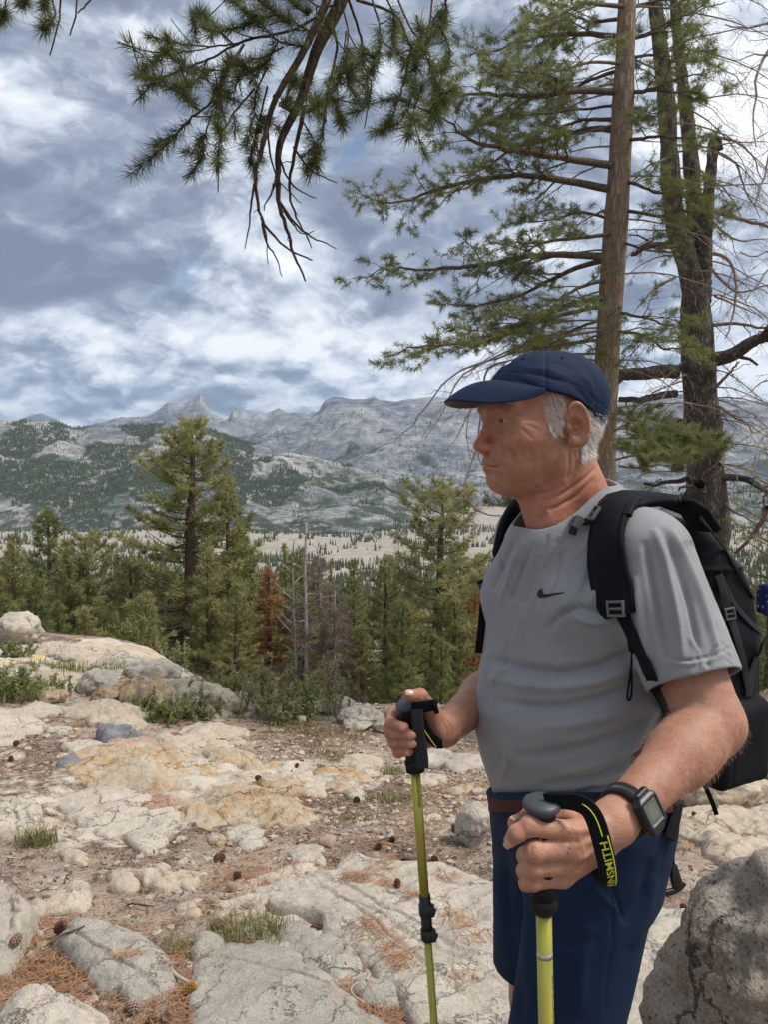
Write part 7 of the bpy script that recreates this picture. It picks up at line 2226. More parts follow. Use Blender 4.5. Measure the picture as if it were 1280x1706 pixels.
def r_must(c):
    q = hl(c); return (q[:, 0] > 0.088) & (np.abs(q[:, 1]) < 0.026) & (q[:, 2] > -0.0555) & (q[:, 2] < -0.0435)
strands('moustache', r_must, 300, 0.0036, 0.00020, m_ahair, 3, lambda p, n_: n_ * 0.7 + toW([0.0, 0, -1.0]) + HL * 0.3 * np.sign(hl(p)[:, 1:2]), 0.3)
def r_brow(c):
    q = hl(c); y = np.abs(q[:, 1]); zc = 0.0285 + 0.004 * np.sin((y - 0.01) / 0.036 * 3.14)
    return (q[:, 0] > 0.06) & (y > 0.010) & (y < 0.048) & (np.abs(q[:, 2] - zc) < 0.0042)
strands('eyebrow', r_brow, 700, 0.008, 0.00034, m_brow, 4, lambda p, n_: n_ * 0.45 + HL * np.sign(hl(p)[:, 1:2]) * 0.9 + A3(0, 0, 0.15) - HF * 0.3, 0.3)
def r_stub(c):
    q = hl(c); return (q[:, 2] < -0.040) & (q[:, 2] > -0.105) & (q[:, 0] > 0.01) & ~((np.abs(q[:, 1]) < 0.024) & (q[:, 2] > -0.072) & (q[:, 0] > 0.09))
strands('stubble', r_stub, 1200, 0.0009, 0.00014, m_ahair, 5, lambda p, n_: n_ + toW([0, 0, -0.5]), 0.3)
def seg_t(c, a, b):
    ab = b - a; return ((c - a) @ ab) / (ab @ ab), np.linalg.norm(c - a - np.clip(((c - a) @ ab) / (ab @ ab), 0, 1)[:, None] * ab, axis=1)
def r_arm(a, b, lo, hi):
    def f(c):
        t, d = seg_t(c, a, b); return (t > lo) & (t < hi) & (d < 0.06)
    return f
strands('arm_hair', r_arm(ELL, WRL, -0.1, 0.9), 4600, 0.010, 0.00016, m_ahair, 6, lambda p, n_: n_ * 0.6 + nrm(WRL - ELL) * 0.8 + A3(0, 0, -0.4), 0.35)
strands('arm_hair', r_arm(ELR, WRR, 0.1, 0.95), 1800, 0.009, 0.00014, m_ahair, 7, lambda p, n_: n_ * 0.6 + nrm(WRR - ELR) * 0.8, 0.35)
0 and strands('chest_hair', lambda c: (np.linalg.norm(c - W(893, 872, 1.26), axis=1) < 0.020), 110, 0.008, 0.0003, m_hair, 8, lambda p, n_: n_ * 0.5 + A3(-0.3, -0.2, 0.3), 0.6)
print('hair', time.time() - _t0)
# ================================================================== clothes
def fabric(name, col, col2, weave=900, rough=0.85, bump=0.25, heather=0.0, sheen=0.15):
    m, nt, b = material(name, rough, 0.15)
    pos = nt.node('ShaderNodeNewGeometry').outputs['Position']
    n1 = nt.noise(pos, 12, 5, 0.6); n2 = nt.noise(pos, 700, 3, 0.7); x, y, z = nt.sep(pos)
    w1 = nt.noise(nt.comb(nt.math('MULTIPLY', x, 260), nt.math('MULTIPLY', y, 260), nt.math('MULTIPLY', z, 1600)), 1.0, 2, 0.5)
    c = nt.mix(nt.mapr(n1, 0.3, 0.7), col, col2)
    c = nt.mix(nt.mapr(n2, 0.45, 0.7, 0, 0.30 + heather), c, tuple(min(1, k * 1.45) for k in col2))
    c = nt.mix(nt.mapr(w1, 0.35, 0.65, 0, 0.25 + heather), c, tuple(k * 0.72 for k in col))
    nt.put(b, 'Base Color', c)
    b.inputs['Sheen Weight'].default_value = sheen
    bn = nt.node('ShaderNodeBump', ins={'Strength': bump, 'Distance': 0.0012, 'Height': nt.math('ADD', w1, n2)})
    nt.put(b, 'Normal', bn.outputs[0])
    return m


m_shirt = fabric('grey_heather_jersey', (0.225, 0.231, 0.240), (0.275, 0.281, 0.290), heather=0.12)
m_shorts = fabric('navy_shorts_cloth', (0.007, 0.018, 0.044), (0.011, 0.025, 0.058), rough=0.8, sheen=0.0)
m_cap = fabric('navy_cap_cloth', (0.006, 0.014, 0.040), (0.010, 0.020, 0.054), rough=0.75, sheen=0.0)
m_capin = fabric('grey_brim_lining', (0.16, 0.14, 0.14), (0.20, 0.175, 0.17))
m_black = fabric('black_nylon', (0.004, 0.0045, 0.007), (0.008, 0.0085, 0.012), rough=0.75, sheen=0.0)
m_mesh = None
m_dgrey = fabric('dark_grey_nylon', (0.022, 0.023, 0.026), (0.035, 0.036, 0.040), rough=0.7, sheen=0.0)
m_buck = plain('grey_plastic_buckle', (0.13, 0.13, 0.135), 0.35, 0.4)
m_blackp = plain('black_plastic', (0.014, 0.014, 0.016), 0.4, 0.4)
m_leather = plain('red_brown_leather', (0.055, 0.014, 0.010), 0.65, 0.2, var=0.3, scale=80)

SLL_END = ELL + (SHL - ELL) * 0.235          # sleeve hems
SLR_END = ELR + (SHR - ELR) * 0.30


def shirt_solid(P):
    d = torso(P, 0.0)
    d = smin(d, d_cap(P, SHL, SHR, 0.062), 0.035)
    # sleeves widen towards the hem
    axl = nrm(SLL_END - SHL); 
    d = smin(d, d_cap(P, SHL + A3(0, 0, -0.004), SLL_END + axl * 0.06, 0.0735, 0.0660), 0.012)
    axr = nrm(SLR_END - SHR)
    d = smin(d, d_cap(P, SHR, SLR_END + axr * 0.06, 0.0690, 0.0640), 0.020)
    # slope from neck to shoulder
    nb = A3(0.352, 1.338, 1.43)
    d = smin(d, d_cap(P, nb, SHL + A3(0, 0, 0.008), 0.056, 0.050), 0.03)
    d = smin(d, d_cap(P, nb, SHR + A3(0, 0, 0.010), 0.056, 0.052), 0.03)
    d = smin(d, d_ell(P, A3(0.308, 1.310, 1.366), (0.099, 0.094, 0.078)), 0.045)
    # chest
    d = smin(d, d_ell(P, TC + TF * 0.055 + TL * 0.075 + A3(0, 0, 1.285), (0.085, 0.085, 0.07)), 0.03)
    d = smin(d, d_ell(P, TC + TF * 0.055 - TL * 0.075 + A3(0, 0, 1.285), (0.085, 0.085, 0.07)), 0.03)
    return d


def hem_z(P):
    a = np.arctan2((P - TC) @ TL, (P - TC) @ TF)
    return 1.512 - 0.443 * P[:, 1] + 0.004 * np.sin(a * 5) + 0.003 * np.sin(a * 9 + 1)


def neck_hole(P):
    q = P - A3(0.309, 1.312, 1.50)
    # an egg-shaped opening, lower in front
    u = q @ HF; v = q @ HL
    r = (np.abs(u / 0.084) ** 2.3 + np.abs(v / 0.073) ** 2.3) ** (1 / 2.3)
    return (r - 1) * 0.075


def shirt(P):
    d = shirt_solid(P)
    dn = neck_hole(P)
    band = np.exp(-((dn - 0.0195) / 0.0020) ** 2) * (P[:, 2] > 1.285)
    d = d + 0.0030 * band - 0.0018 * smooth(0.018, 0.014, dn) * (P[:, 2] > 1.285)
    # openings, hollowed behind the hems
    d = ssub(d, np.maximum(dn, 1.285 - P[:, 2]), 0.004)
    hz = hem_z(P)
    d = np.maximum(d, hz - P[:, 2])
    inner = torso(P, -0.0055)
    d = np.maximum(d, -np.maximum(inner, P[:, 2] - (hz + 0.030)))
    for S_, E_, ra, rb in ((SHL, SLL_END, 0.0735, 0.0660), (SHR, SLR_END, 0.0690, 0.0640)):
        ax = nrm(E_ - S_); h = (P - E_) @ ax
        near = np.linalg.norm(P - E_, axis=1) < 0.16
        if S_ is SHL: h = h - 0.10 * ((P - E_) @ A3(1, 0.2, 0)) * 0.5
        cut = np.where(near, h, -1.0)
        # remove everything of the sleeve beyond the hem, never the torso
        ins = d_cap(P, S_, E_ + ax * 0.07, ra + 0.004, rb + 0.006)
        d = np.where(near & (torso(P, 0.006) > 0), np.maximum(d, cut), d)
        hole = np.maximum(d_cap(P, S_, E_ + ax * 0.07, ra - 0.0055, rb - 0.0055), -0.035 - h)
        hole = np.maximum(hole, -torso(P, 0.004))
        d = np.where(near, np.maximum(d, -hole), d)
    return d


sco, SF_ = surface_nets(shirt, (0.10, 0.98, 0.80), (0.60, 1.62, 1.52), 0.0030, newton=1, tol=2.6)
sco, SF_ = largest(sco, SF_); sco = relax(sco, SF_, 1); snr = relax(vnormals(sco, SF_), SF_, 3); snr /= np.linalg.norm(snr, axis=1)[:, None] + 1e-9
folds = [
    # broad drapes from the armpit across the belly
    ([(1062, 1085), (1000, 1112), (930, 1122), (860, 1112), (812, 1095)], 13, -0.0065), ([(1065, 1110), (1000, 1135), (930, 1146), (870, 1142), (815, 1128)], 12, 0.0050), ([(1075, 1135), (1010, 1162), (940, 1176), (880, 1176), (825, 1166)], 11, -0.0055),
    ([(1085, 1160), (1020, 1192), (950, 1208), (890, 1212)], 13, 0.0040), ([(1095, 1185), (1040, 1222), (980, 1244), (910, 1256), (850, 1262)], 12, -0.0050), ([(1100, 1215), (1050, 1250), (990, 1275), (930, 1290)], 11, 0.0045), ([(1095, 1240), (1040, 1275), (980, 1298), (900, 1308)], 10, -0.0050), ([(1090, 1265), (1040, 1298), (990, 1315)], 9, 0.0035),
    ([(1060, 1290), (1010, 1312), (960, 1322)], 7, -0.004), ([(835, 1300), (850, 1270), (846, 1235)], 8, 0.0030), ([(822, 1140), (832, 1120), (850, 1108)], 6, 0.003), ([(845, 1070), (838, 1110), (842, 1150)], 7, -0.0028),
    # from the shoulders down the chest
    ([(862, 892), (842, 930), (822, 985)], 6, -0.0040), ([(874, 900), (856, 945), (832, 1010)], 6, 0.0034), ([(888, 905), (868, 955), (848, 1010)], 5, -0.0034), ([(925, 905), (905, 950), (885, 1010), (872, 1060)], 8, 0.0022), ([(945, 905), (925, 960), (905, 1020)], 6, -0.0024),
    ([(1000, 900), (985, 950), (962, 1000), (930, 1030)], 8, -0.0032), ([(1012, 930), (998, 980), (975, 1020)], 7, 0.0028), ([(1030, 1015), (1000, 1018), (965, 1010), (935, 1022), (910, 1050)], 8, -0.0050), ([(1025, 1035), (990, 1038), (955, 1030)], 7, 0.0034), ([(985, 890), (975, 915), (955, 930)], 5, 0.002),
    ([(915, 890), (910, 905), (902, 920)], 4, -0.0020), ([(935, 890), (935, 905), (930, 925)], 4, 0.0016), ([(870, 1020), (862, 1060), (868, 1095)], 5, 0.0020), ([(880, 1025), (874, 1060), (880, 1100)], 4, -0.0016),
    # side under the arm
    ([(1120, 1180), (1085, 1225), (1060, 1270), (1040, 1320)], 7, -0.0050), ([(1105, 1170), (1070, 1215), (1035, 1262)], 7, 0.0036), ([(1128, 1220), (1110, 1260), (1090, 1310)], 6, 0.003),
    # near sleeve
    ([(1090, 880), (1108, 930), (1120, 985), (1132, 1040), (1140, 1100)], 9, 0.0060), ([(1075, 900), (1085, 960), (1098, 1030), (1110, 1100)], 9, -0.0050), ([(1118, 880), (1142, 930), (1165, 990), (1185, 1050), (1200, 1095)], 8, 0.0050), ([(1105, 880), (1128, 935), (1148, 1000), (1160, 1060), (1170, 1110)], 8, -0.0050),
    ([(1135, 870), (1165, 920), (1188, 980), (1200, 1030)], 7, -0.0040), ([(1060, 960), (1068, 1030), (1082, 1100)], 8, 0.0035), ([(1112, 1098), (1150, 1100), (1190, 1092), (1218, 1078)], 2.4, -0.0022), ([(1112, 1104), (1150, 1107), (1190, 1099), (1220, 1085)], 3.5, 0.0014), ([(1120, 1150), (1150, 1128), (1170, 1120)], 6, 0.0024), ([(1195, 1075), (1180, 1100), (1185, 1118)], 5, -0.0028),
    ([(1150, 1060), (1165, 1085), (1172, 1115)], 5, 0.0026),
]
folds = [(f[0], f[1] * 0.70, f[2] * 1.8) for f in folds]
sco = sculpt(sco, snr, folds)
fn_ = fbm(sco[:, 0] * 9, sco[:, 1] * 9, sco[:, 2] * 13, oct=4, seed=13)
sco = sco + snr * (0.0016 * fn_ * smooth(1.50, 1.38, sco[:, 2]))[:, None]
shirto = link('t_shirt', mesh_np('t_shirt', sco, SF_), None, m_shirt); wpart(shirto)
bvh_s = BVHTree.FromPolygons(sco.tolist(), SF_.tolist())
print('shirt', len(sco), time.time() - _t0)


def decal(poly, bvh, name, mat, parent, off=0.0012, n=26):
    """a flat printed mark laid on the cloth: polygon in photo pixels, triangulated"""
    bm = bmesh.new()
    vs_ = [bm.verts.new((a, b, 0)) for a, b in poly]; bm.faces.new(vs_)
    bmesh.ops.triangulate(bm, faces=bm.faces)
    bmesh.ops.subdivide_edges(bm, edges=[e for e in bm.edges if e.calc_length() > 5], cuts=2)
    for v in bm.verts:
        h = cast(bvh, v.co.x, v.co.y, off)
        if h is not None: v.co = Vector(h[0])
    me = bpy.data.meshes.new(name); bm.to_mesh(me); bm.free()
    return link(name, me, parent, mat)


m_ink = plain('black_print', (0.012, 0.013, 0.015), 0.6, 0.2)
S2 = lambda pts: [(780 + a * 0.390625, 740 + b * 0.390625) for a, b in pts]
decal(S2([(318, 615), (309, 630), (312, 640), (325, 642), (350, 639), (385, 635), (412, 633), (414, 636), (380, 643), (350, 650), (325, 656), (306, 655), (298, 645), (300, 632), (307, 622)]), bvh_s, 'logo', m_ink, shirto)

# ---- shorts
def shorts(P):
    d = torso(P, 0.010)
    d = np.maximum(d, P[:, 2] - (1.520 - 0.443 * P[:, 1]))
    for hp, kn, w_ in ((HIPL, KNL, 0), (HIPR, KNR, 0)):
        ax = nrm(kn - hp)
        d = smin(d, d_cap(P, hp + A3(0, 0, 0.02), kn + ax * 0.03, 0.100, 0.085), 0.028)
    d = np.maximum(d, 0.555 - P[:, 2])
    for hp, kn in ((HIPL, KNL), (HIPR, KNR)):
        ax = nrm(kn - hp)
        hole = np.maximum(d_cap(P, hp, kn + ax * 0.03, 0.093, 0.079), P[:, 2] - 0.64)
        d = np.maximum(d, -hole)
    return d


pco, PF_ = surface_nets(shorts, (0.10, 0.98, 0.53), (0.60, 1.62, 1.03), 0.0036, newton=1, tol=1.8)
pco = relax(pco, PF_, 1); pnr = relax(vnormals(pco, PF_), PF_, 3); pnr /= np.linalg.norm(pnr, axis=1)[:, None] + 1e-9
pf = [([(1010, 1440), (1030, 1500), (1042, 1540)], 2.5, -0.0035), ([(985, 1470), (1010, 1500), (1032, 1520)], 4, 0.0025), ([(1045, 1400), (1020, 1480), (1022, 1560), (1010, 1640), (1008, 1700)], 2.2, -0.0022), ([(840, 1400), (845, 1480), (850, 1560), (862, 1600)], 10, -0.006),
      ([(870, 1440), (880, 1520), (875, 1600)], 12, 0.006), ([(935, 1500), (920, 1580), (915, 1660), (905, 1706)], 14, -0.007), ([(985, 1540), (970, 1600), (965, 1690)], 12, 0.006), ([(1085, 1430), (1070, 1490), (1040, 1540)], 8, -0.005), ([(1095, 1460), (1080, 1520), (1055, 1580)], 8, 0.004),
      ([(940, 1370), (925, 1420), (915, 1470)], 6, -0.003), ([(860, 1620), (868, 1660), (866, 1706)], 8, -0.006), ([(1000, 1560), (960, 1575), (920, 1570)], 9, -0.003), ([(890, 1480), (930, 1500), (975, 1495)], 8, 0.003)]
pco = sculpt(pco, pnr, pf)
pco = pco + pnr * (0.0022 * fbm(pco[:, 0] * 7, pco[:, 1] * 7, pco[:, 2] * 5, oct=4, seed=19))[:, None]
shortso = link('shorts', mesh_np('shorts', pco, PF_), None, m_shorts); wpart(shortso)
bvh_p = BVHTree.FromPolygons(pco.tolist(), PF_.tolist())
print('shorts', len(pco), time.time() - _t0)
# belt round the waistband
th = np.linspace(0, 2 * math.pi, 90)
def ring_at(z, g):
    e = 2.35; c_, s_ = np.cos(th), np.sin(th)
    z = np.full(len(th), z); r = 0.15
    for _ in range(5):
        P_ = TC + (r * c_)[:, None] * TF + (r * s_)[:, None] * TL if _ else TC + 0.15 * c_[:, None] * TF + 0.15 * s_[:, None] * TL
        z = 1.515 - 0.4565 * P_[:, 1]
        fr, bk, hw = [np.interp(z, TS[:, 0], TS[:, k]) + g for k in (1, 2, 3)]
        r = (np.abs(c_ / np.where(c_ > 0, fr, bk)) ** e + np.abs(s_ / hw) ** e) ** (-1 / e)
    P_ = TC + (r * c_)[:, None] * TF + (r * s_)[:, None] * TL; P_[:, 2] = z
    return P_
bp = ring_at(0.945, 0.0125)
o, _ = ribbon(bp, A3(0, 0.4, 1), 0.022, 0.004, 'belt', m_leather, None, bp - TC); wpart(o)

# ---- cap
def cap_dome(q):
    d = d_ell(q, A3(-0.003, 0, 0.036), (0.1075, 0.0865, 0.0945))
    d = smin(d, d_ell(q, A3(-0.048, 0, 0.062), (0.058, 0.066, 0.056)), 0.03)
    return d
def cap_edge(q):
    """signed height above the lower edge of the cap"""
    x = q[:, 0]
    e = np.interp(x, [-0.115, -0.09, -0.05, -0.02, 0.01, 0.04, 0.07, 0.11], [0.004, 0.006, 0.020, 0.040, 0.050, 0.057, 0.064, 0.078])
    return q[:, 2] - e
def cap(P):
    q = (P - H0) @ HM.T
    ang = np.arctan2(q[:, 1], q[:, 0] + 0.003)
    seam = np.abs(((ang / (math.pi / 3) + 0.5) % 1) - 0.5) * (math.pi / 3) * np.hypot(q[:, 0], q[:, 1])
    d = cap_dome(q) + 0.0016 * np.exp(-(seam / 0.0018) ** 2) * smooth(0.135, 0.11, q[:, 2])
    band = cap_edge(q)
    d = d + 0.0009 * np.exp(-((band - 0.022) / 0.0014) ** 2)
    d = ssub(d, band, 0.003)
    inner = d_ell(q, A3(-0.003, 0, 0.036), (0.1010, 0.0800, 0.0880))
    return np.maximum(d, -np.maximum(inner, q[:, 2] - 0.075 - 0.3 * (q[:, 0] - 0.0)))
cco, CF_ = surface_nets(cap, (0.10, 1.14, 1.55), (0.43, 1.47, 1.74), 0.0026, newton=1, tol=1.8)
cnr = vnormals(cco, CF_)
cf = [([(858, 632), (885, 640), (915, 655), (935, 668)], 3, -0.0018), ([(870, 620), (905, 625), (945, 640)], 4, -0.0018), ([(875, 612), (915, 616), (950, 630)], 4, 0.0015), ([(950, 640), (970, 655), (985, 680)], 5, -0.002), ([(900, 600), (930, 606), (960, 618)], 4, -0.0012), ([(965, 620), (985, 640), (997, 670)], 5, 0.0016), ([(846, 625), (860, 612), (880, 604)], 4, 0.001)]
cco = sculpt(cco, cnr, cf)
cco = cco + cnr * (0.0010 * fbm(cco[:, 0] * 22, cco[:, 1] * 22, cco[:, 2] * 22, oct=3, seed=29))[:, None]
capo = link('cap', mesh_np('cap', cco, CF_), None, m_cap); wpart(capo)
bvh_c = BVHTree.FromPolygons(cco.tolist(), CF_.tolist())
U, V_ = np.meshgrid(np.linspace(-1, 1, 61), np.linspace(0, 1, 26), indexing='ij')
phi = U * math.radians(66)
ix, iy = -0.003 + 0.105 * np.cos(phi), 0.0835 * np.sin(phi)
iz = np.interp(ix, [0.01, 0.04, 0.07, 0.11], [0.050, 0.057, 0.064, 0.078]) + 0.001
Lb = 0.073 * (1 - np.abs(U) ** 3.0) ** 0.55
bx = ix + Lb * V_ * 1.0; by = iy * (1 + 0.02 * V_ * Lb / 0.08); bz = iz - (0.020 * V_ + 0.016 * V_ ** 2) * (Lb / 0.08) - 0.0045 * V_ * np.abs(U) ** 2 + 0.004 * np.sin(V_ * 3.14) * (Lb / 0.08)
BP = H0 + bx[..., None] * HF + by[..., None] * HL + bz[..., None] * A3(0, 0, 1)
top_ = BP + A3(0, 0, 0.0016); bot_ = BP - A3(0, 0, 0.0016)
n0, n1 = 61, 26
M = MB(); M.add(top_.reshape(-1, 3), grid_faces(n0, n1))
# rounded edge
eo = [top_[:, -1], BP[:, -1] + HF * 0.0015, bot_[:, -1]]
E_ = np.stack(eo, 1); M.add(E_.reshape(-1, 3), grid_faces(n0, 3))
br = M.build('brim', m_cap, capo)
M = MB(); M.add(bot_.reshape(-1, 3), grid_faces(n0, n1, True)); M.build('brim_lining', m_capin, capo)
# stitching rows on the brim
for vv in ():
    j = int(vv * 25); M = MB(); M.tube(top_[3:-3, j] + A3(0, 0, 0.0002), 0.0005, 4); M.build('stitching', m_cap, br)
M = MB(); M.tube([HW(-0.003, 0, 0.1285), HW(-0.003, 0, 0.1325)], [0.0045, 0.003], 12); M.build('button', m_cap, capo)
for a in (0.5, 1.5, 2.5, -0.5, -1.5, -2.5):
    p = HW(-0.003 + 0.066 * math.cos(a * 1.047), 0.052 * math.sin(a * 1.047), 0.2)
    h_ = bvh_c.ray_cast(Vector(p), Vector((0, 0, -1)))
    if h_[0] is not None:
        nn = np.array(h_[1]); t_ = nrm(np.cross(nn, (1, 0, 0))); b_ = np.cross(nn, t_); c_ = np.array(h_[0]) + nn * 0.0006
        M = MB(); M.tube([c_ + (t_ * math.cos(q) + b_ * math.sin(q)) * 0.0026 for q in np.linspace(0, 6.3, 14)], 0.0005, 5); M.build('eyelet', m_cap, capo)
m_white = plain('white_embroidery', (0.72, 0.73, 0.74), 0.6, 0.2)
decal([(841, 611), (845, 606), (851, 603), (855, 602), (852, 605), (847, 608)], bvh_c, 'logo', m_white, capo)

# ---- boots and socks (below the frame, still there)
m_boot = plain('brown_hiking_boot', (0.12, 0.085, 0.055), 0.8, 0.2, var=0.3)
m_sole = plain('boot_sole', (0.02, 0.02, 0.02), 0.8, 0.2)
for an in (ANL, ANR):
    gz0 = float(gz(an[0], an[1]))
    def boot(P, an=an, gz0=gz0):
        fd = nrm(TF + TL * 0.1)
        d = d_cap(P, A3(an[0], an[1], gz0 + 0.06), A3(an[0], an[1], gz0 + 0.15), 0.048, 0.050)
        d = smin(d, d_cap(P, A3(an[0], an[1], gz0 + 0.045) - fd * 0.03, A3(an[0], an[1], gz0 + 0.040) + fd * 0.15, 0.046, 0.042), 0.03)
        return np.maximum(d, gz0 + 0.012 - P[:, 2])
    bo, bf = surface_nets(boot, A3(an[0] - .25, an[1] - .2, gz0 - 0.01), A3(an[0] + .15, an[1] + .15, gz0 + 0.24), 0.006, newton=1)
    b = link('boot', mesh_np('boot', bo, bf), None, m_boot); wpart(b)
print('clothes', time.time() - _t0)
# ================================================================== backpack, watch, trekking poles
bpk = empty('backpack', tuple(TC - TF * 0.24 + A3(0, 0, 0.96)), "black backpack worn by the hiker, with padded shoulder straps and grey buckles", 'backpack')
BKL = Vector(bpk.location)
def gp(ob, parent=None): return wpart(ob, parent if parent is not None else bpk, BKL)
BC = TC - TF * 0.232
RB = np.stack([TF, TL, A3(0, 0, 1)])


def pack(P):
    q = (P - BC) @ RB.T            # x towards the back of the wearer's torso (negative = away), y left, z up
    z = q[:, 2]
    # thickness grows to the middle, the top leans over, the bottom rounds off
    th_ = np.interp(z, [0.93, 0.97, 1.05, 1.18, 1.30, 1.38, 1.45], [0.060, 0.088, 0.102, 0.104, 0.094, 0.070, 0.030])
    xc = np.interp(z, [0.93, 1.0, 1.2, 1.35, 1.45], [0.028, 0.012, 0.006, 0.022, 0.060])
    hw = np.interp(z, [0.93, 1.0, 1.2, 1.38, 1.45], [0.115, 0.140, 0.150, 0.130, 0.095])
    r = (np.abs((q[:, 0] - xc) / th_) ** 3.2 + np.abs(q[:, 1] / hw) ** 3.2) ** (1 / 3.2)
    d = (r - 1) * th_ * 0.9
    d = smin(-smin(-d, -(z - 1.440), 0.03), d, 0.0001) if False else -smin(-d, -(z - 1.435), 0.03)
    d = -smin(-d, -(0.945 - z), 0.03)
    # front pocket bulging on the far side, side stretch pocket
    d = smin(d, d_box(q, A3(-0.095, 0, 1.08), (0.035, 0.105, 0.10), 0.03), 0.015)
    d = smin(d, d_box(q, A3(0.0, 0.135, 1.03), (0.070, 0.028, 0.075), 0.022), 0.010)
    d = smin(d, d_box(q, A3(-0.02, 0.0, 1.385), (0.085, 0.115, 0.035), 0.03), 0.012)   # lid
    uu = np.maximum(0.095 - q[:, 0], 0)
    d = -smin(-d, -((z - 1.462 + 1.08 * uu) * 0.70), 0.035)
    # seams
    d = d + 0.0018 * np.exp(-((q[:, 0] - 0.045) / 0.0025) ** 2) - 0.0022 * np.exp(-((z - 1.335) / 0.003) ** 2)
    d = d + 0.003 * fbm(P[:, 0] * 10, P[:, 1] * 10, P[:, 2] * 10, oct=3, seed=5)
    return np.maximum(d, -torso(P, 0.004))


ko, kf = surface_nets(pack, (0.30, 1.15, 0.90), (0.86, 1.72, 1.50), 0.0048, newton=1, tol=1.6)
po = link('main_bag', mesh_np('main_bag', ko, kf), None, m_black); gp(po)
bvh_k = BVHTree.FromPolygons(ko.tolist(), kf.tolist())
bvh_sk = bvh_s
def on(px, py, off, bv=None):
    """point on shirt or pack seen at a photo pixel"""
    best = None
    for b in ([bvh_s, bvh_k, bvh_p, bvh_body] if bv is None else bv):
        h = cast(b, px, py, off)
        if h is not None and (best is None or h[0][1] < best[0][1]): best = h
    return best


# near shoulder strap: padded, over the shoulder and down the chest
band = S2([(905, 262), (850, 222), (785, 200), (725, 208), (668, 240), (625, 300), (604, 370), (600, 440), (606, 520), (620, 600), (640, 670), (660, 730)])
bp2 = resample(band, 40)
pts, ns = [], []
for a, b in bp2:
    h = on(a, b, 0.0, [bvh_s, bvh_k])
    if h is None:
        h = (pts[-1] if pts else W(a, b, 1.2), ns[-1] if ns else A3(0, 0, 1))
    pts.append(h[0]); ns.append(h[1])
pts, ns = np.array(pts), np.array(ns)
for _ in range(4):
    pts[1:-1] = (pts[:-2] + 2 * pts[1:-1] + pts[2:]) / 4; ns[1:-1] = (ns[:-2] + 2 * ns[1:-1] + ns[2:]) / 4
ns /= np.linalg.norm(ns, axis=1)[:, None]
# continue over the back of the shoulder into the pack
back = [pts[0] + (-TF) * 0.03 + A3(0, 0, -0.012), pts[0] + (-TF) * 0.065 + A3(0, 0, -0.045)]
pts = np.vstack([back[1], back[0], pts]); ns = np.vstack([ns[0], ns[0], ns])
tn = np.gradient(pts, axis=0); tn /= np.linalg.norm(tn, axis=1)[:, None] + 1e-9
wd = np.cross(ns, tn)
wid = np.interp(np.linspace(0, 1, 42), [0, 0.2, 0.5, 0.85, 1], [0.046, 0.056, 0.062, 0.060, 0.050])
so, fr_ = ribbon(pts + ns * 0.006, wd, wid, 0.013, 'shoulder_strap', m_black, None, ns, bulge=0.25); gp(so); orient_fix(so)
P0, Wd, Nn, Tn = fr_
for sgn in (-1, 1):
    M = MB(); M.tube(P0 + Wd * (sgn * wid / 2)[:, None] + Nn * 0.001, 0.0048, 8); e_ = M.build('piping', m_black, so)
# airy mesh panel along the inner half, upper part
m_net, ntt, nb_ = material('spacer_mesh', 0.8, 0.2)
pos_ = ntt.node('ShaderNodeNewGeometry').outputs['Position']
vv_ = ntt.voro(pos_, 380.0, 'DISTANCE_TO_EDGE')
ntt.put(nb_, 'Base Color', ntt.mix(ntt.mapr(vv_, 0.05, 0.22), (0.10, 0.10, 0.105), (0.010, 0.010, 0.013)))
ntt.put(nb_, 'Normal', ntt.node('ShaderNodeBump', ins={'Strength': 0.8, 'Distance': 0.001, 'Height': ntt.mapr(vv_, 0.05, 0.22, 1, 0)}).outputs[0])
i0, i1 = 6, 34
sg = -1 if (Wd[15] @ A3(-1, 0, 0)) < 0 else 1
o, _ = ribbon((P0 + Nn * 0.0075 - Wd * sg * 0.004)[i0:i1], Wd[i0:i1], wid[i0:i1] * 0.42, 0.003, 'mesh_panel', m_net, None, Nn[i0:i1]); gp(o); orient_fix(o)
# webbing from the strap end down to the hip
def web(pxs, width, name, mat, off=0.003, n=26, thick=0.0022, parent=None, bvs=None, sm=3):
    q = resample(pxs, n); P_, N_ = [], []
    for a, b in q:
        h = on(a, b, 0.0, bvs)
        if h is None: h = (P_[-1] if P_ else W(a, b, 1.1), N_[-1] if N_ else A3(0, -1, 0))
        P_.append(h[0]); N_.append(h[1])
    P_, N_ = np.array(P_), np.array(N_)
    for _ in range(sm): P_[1:-1] = (P_[:-2] + 2 * P_[1:-1] + P_[2:]) / 4; N_[1:-1] = (N_[:-2] + 2 * N_[1:-1] + N_[2:]) / 4
    t = np.gradient(P_, axis=0); t /= np.linalg.norm(t, axis=1)[:, None] + 1e-9
    o, f = ribbon(P_ + N_ * off, np.cross(N_, t), width, thick, name, mat, None, N_); gp(o); orient_fix(o); return f
web(S2([(655, 700), (690, 770), (730, 860), (775, 950), (815, 1060), (862, 1190)]), 0.023, 'webbing', m_black, bvs=[bvh_s], off=0.0045)
web(S2([(672, 700), (695, 800), (706, 880)]), 0.010, 'webbing', m_black, bvs=[bvh_s], off=0.004, n=12)
# lift strap rope over the shoulder
f_ = web(S2([(688, 330), (700, 285), (730, 250), (775, 232), (830, 236), (885, 262), (950, 312), (985, 345)]), 0.014, 'load_strap', m_black, off=0.012, bvs=[bvh_s, bvh_k], thick=0.008)
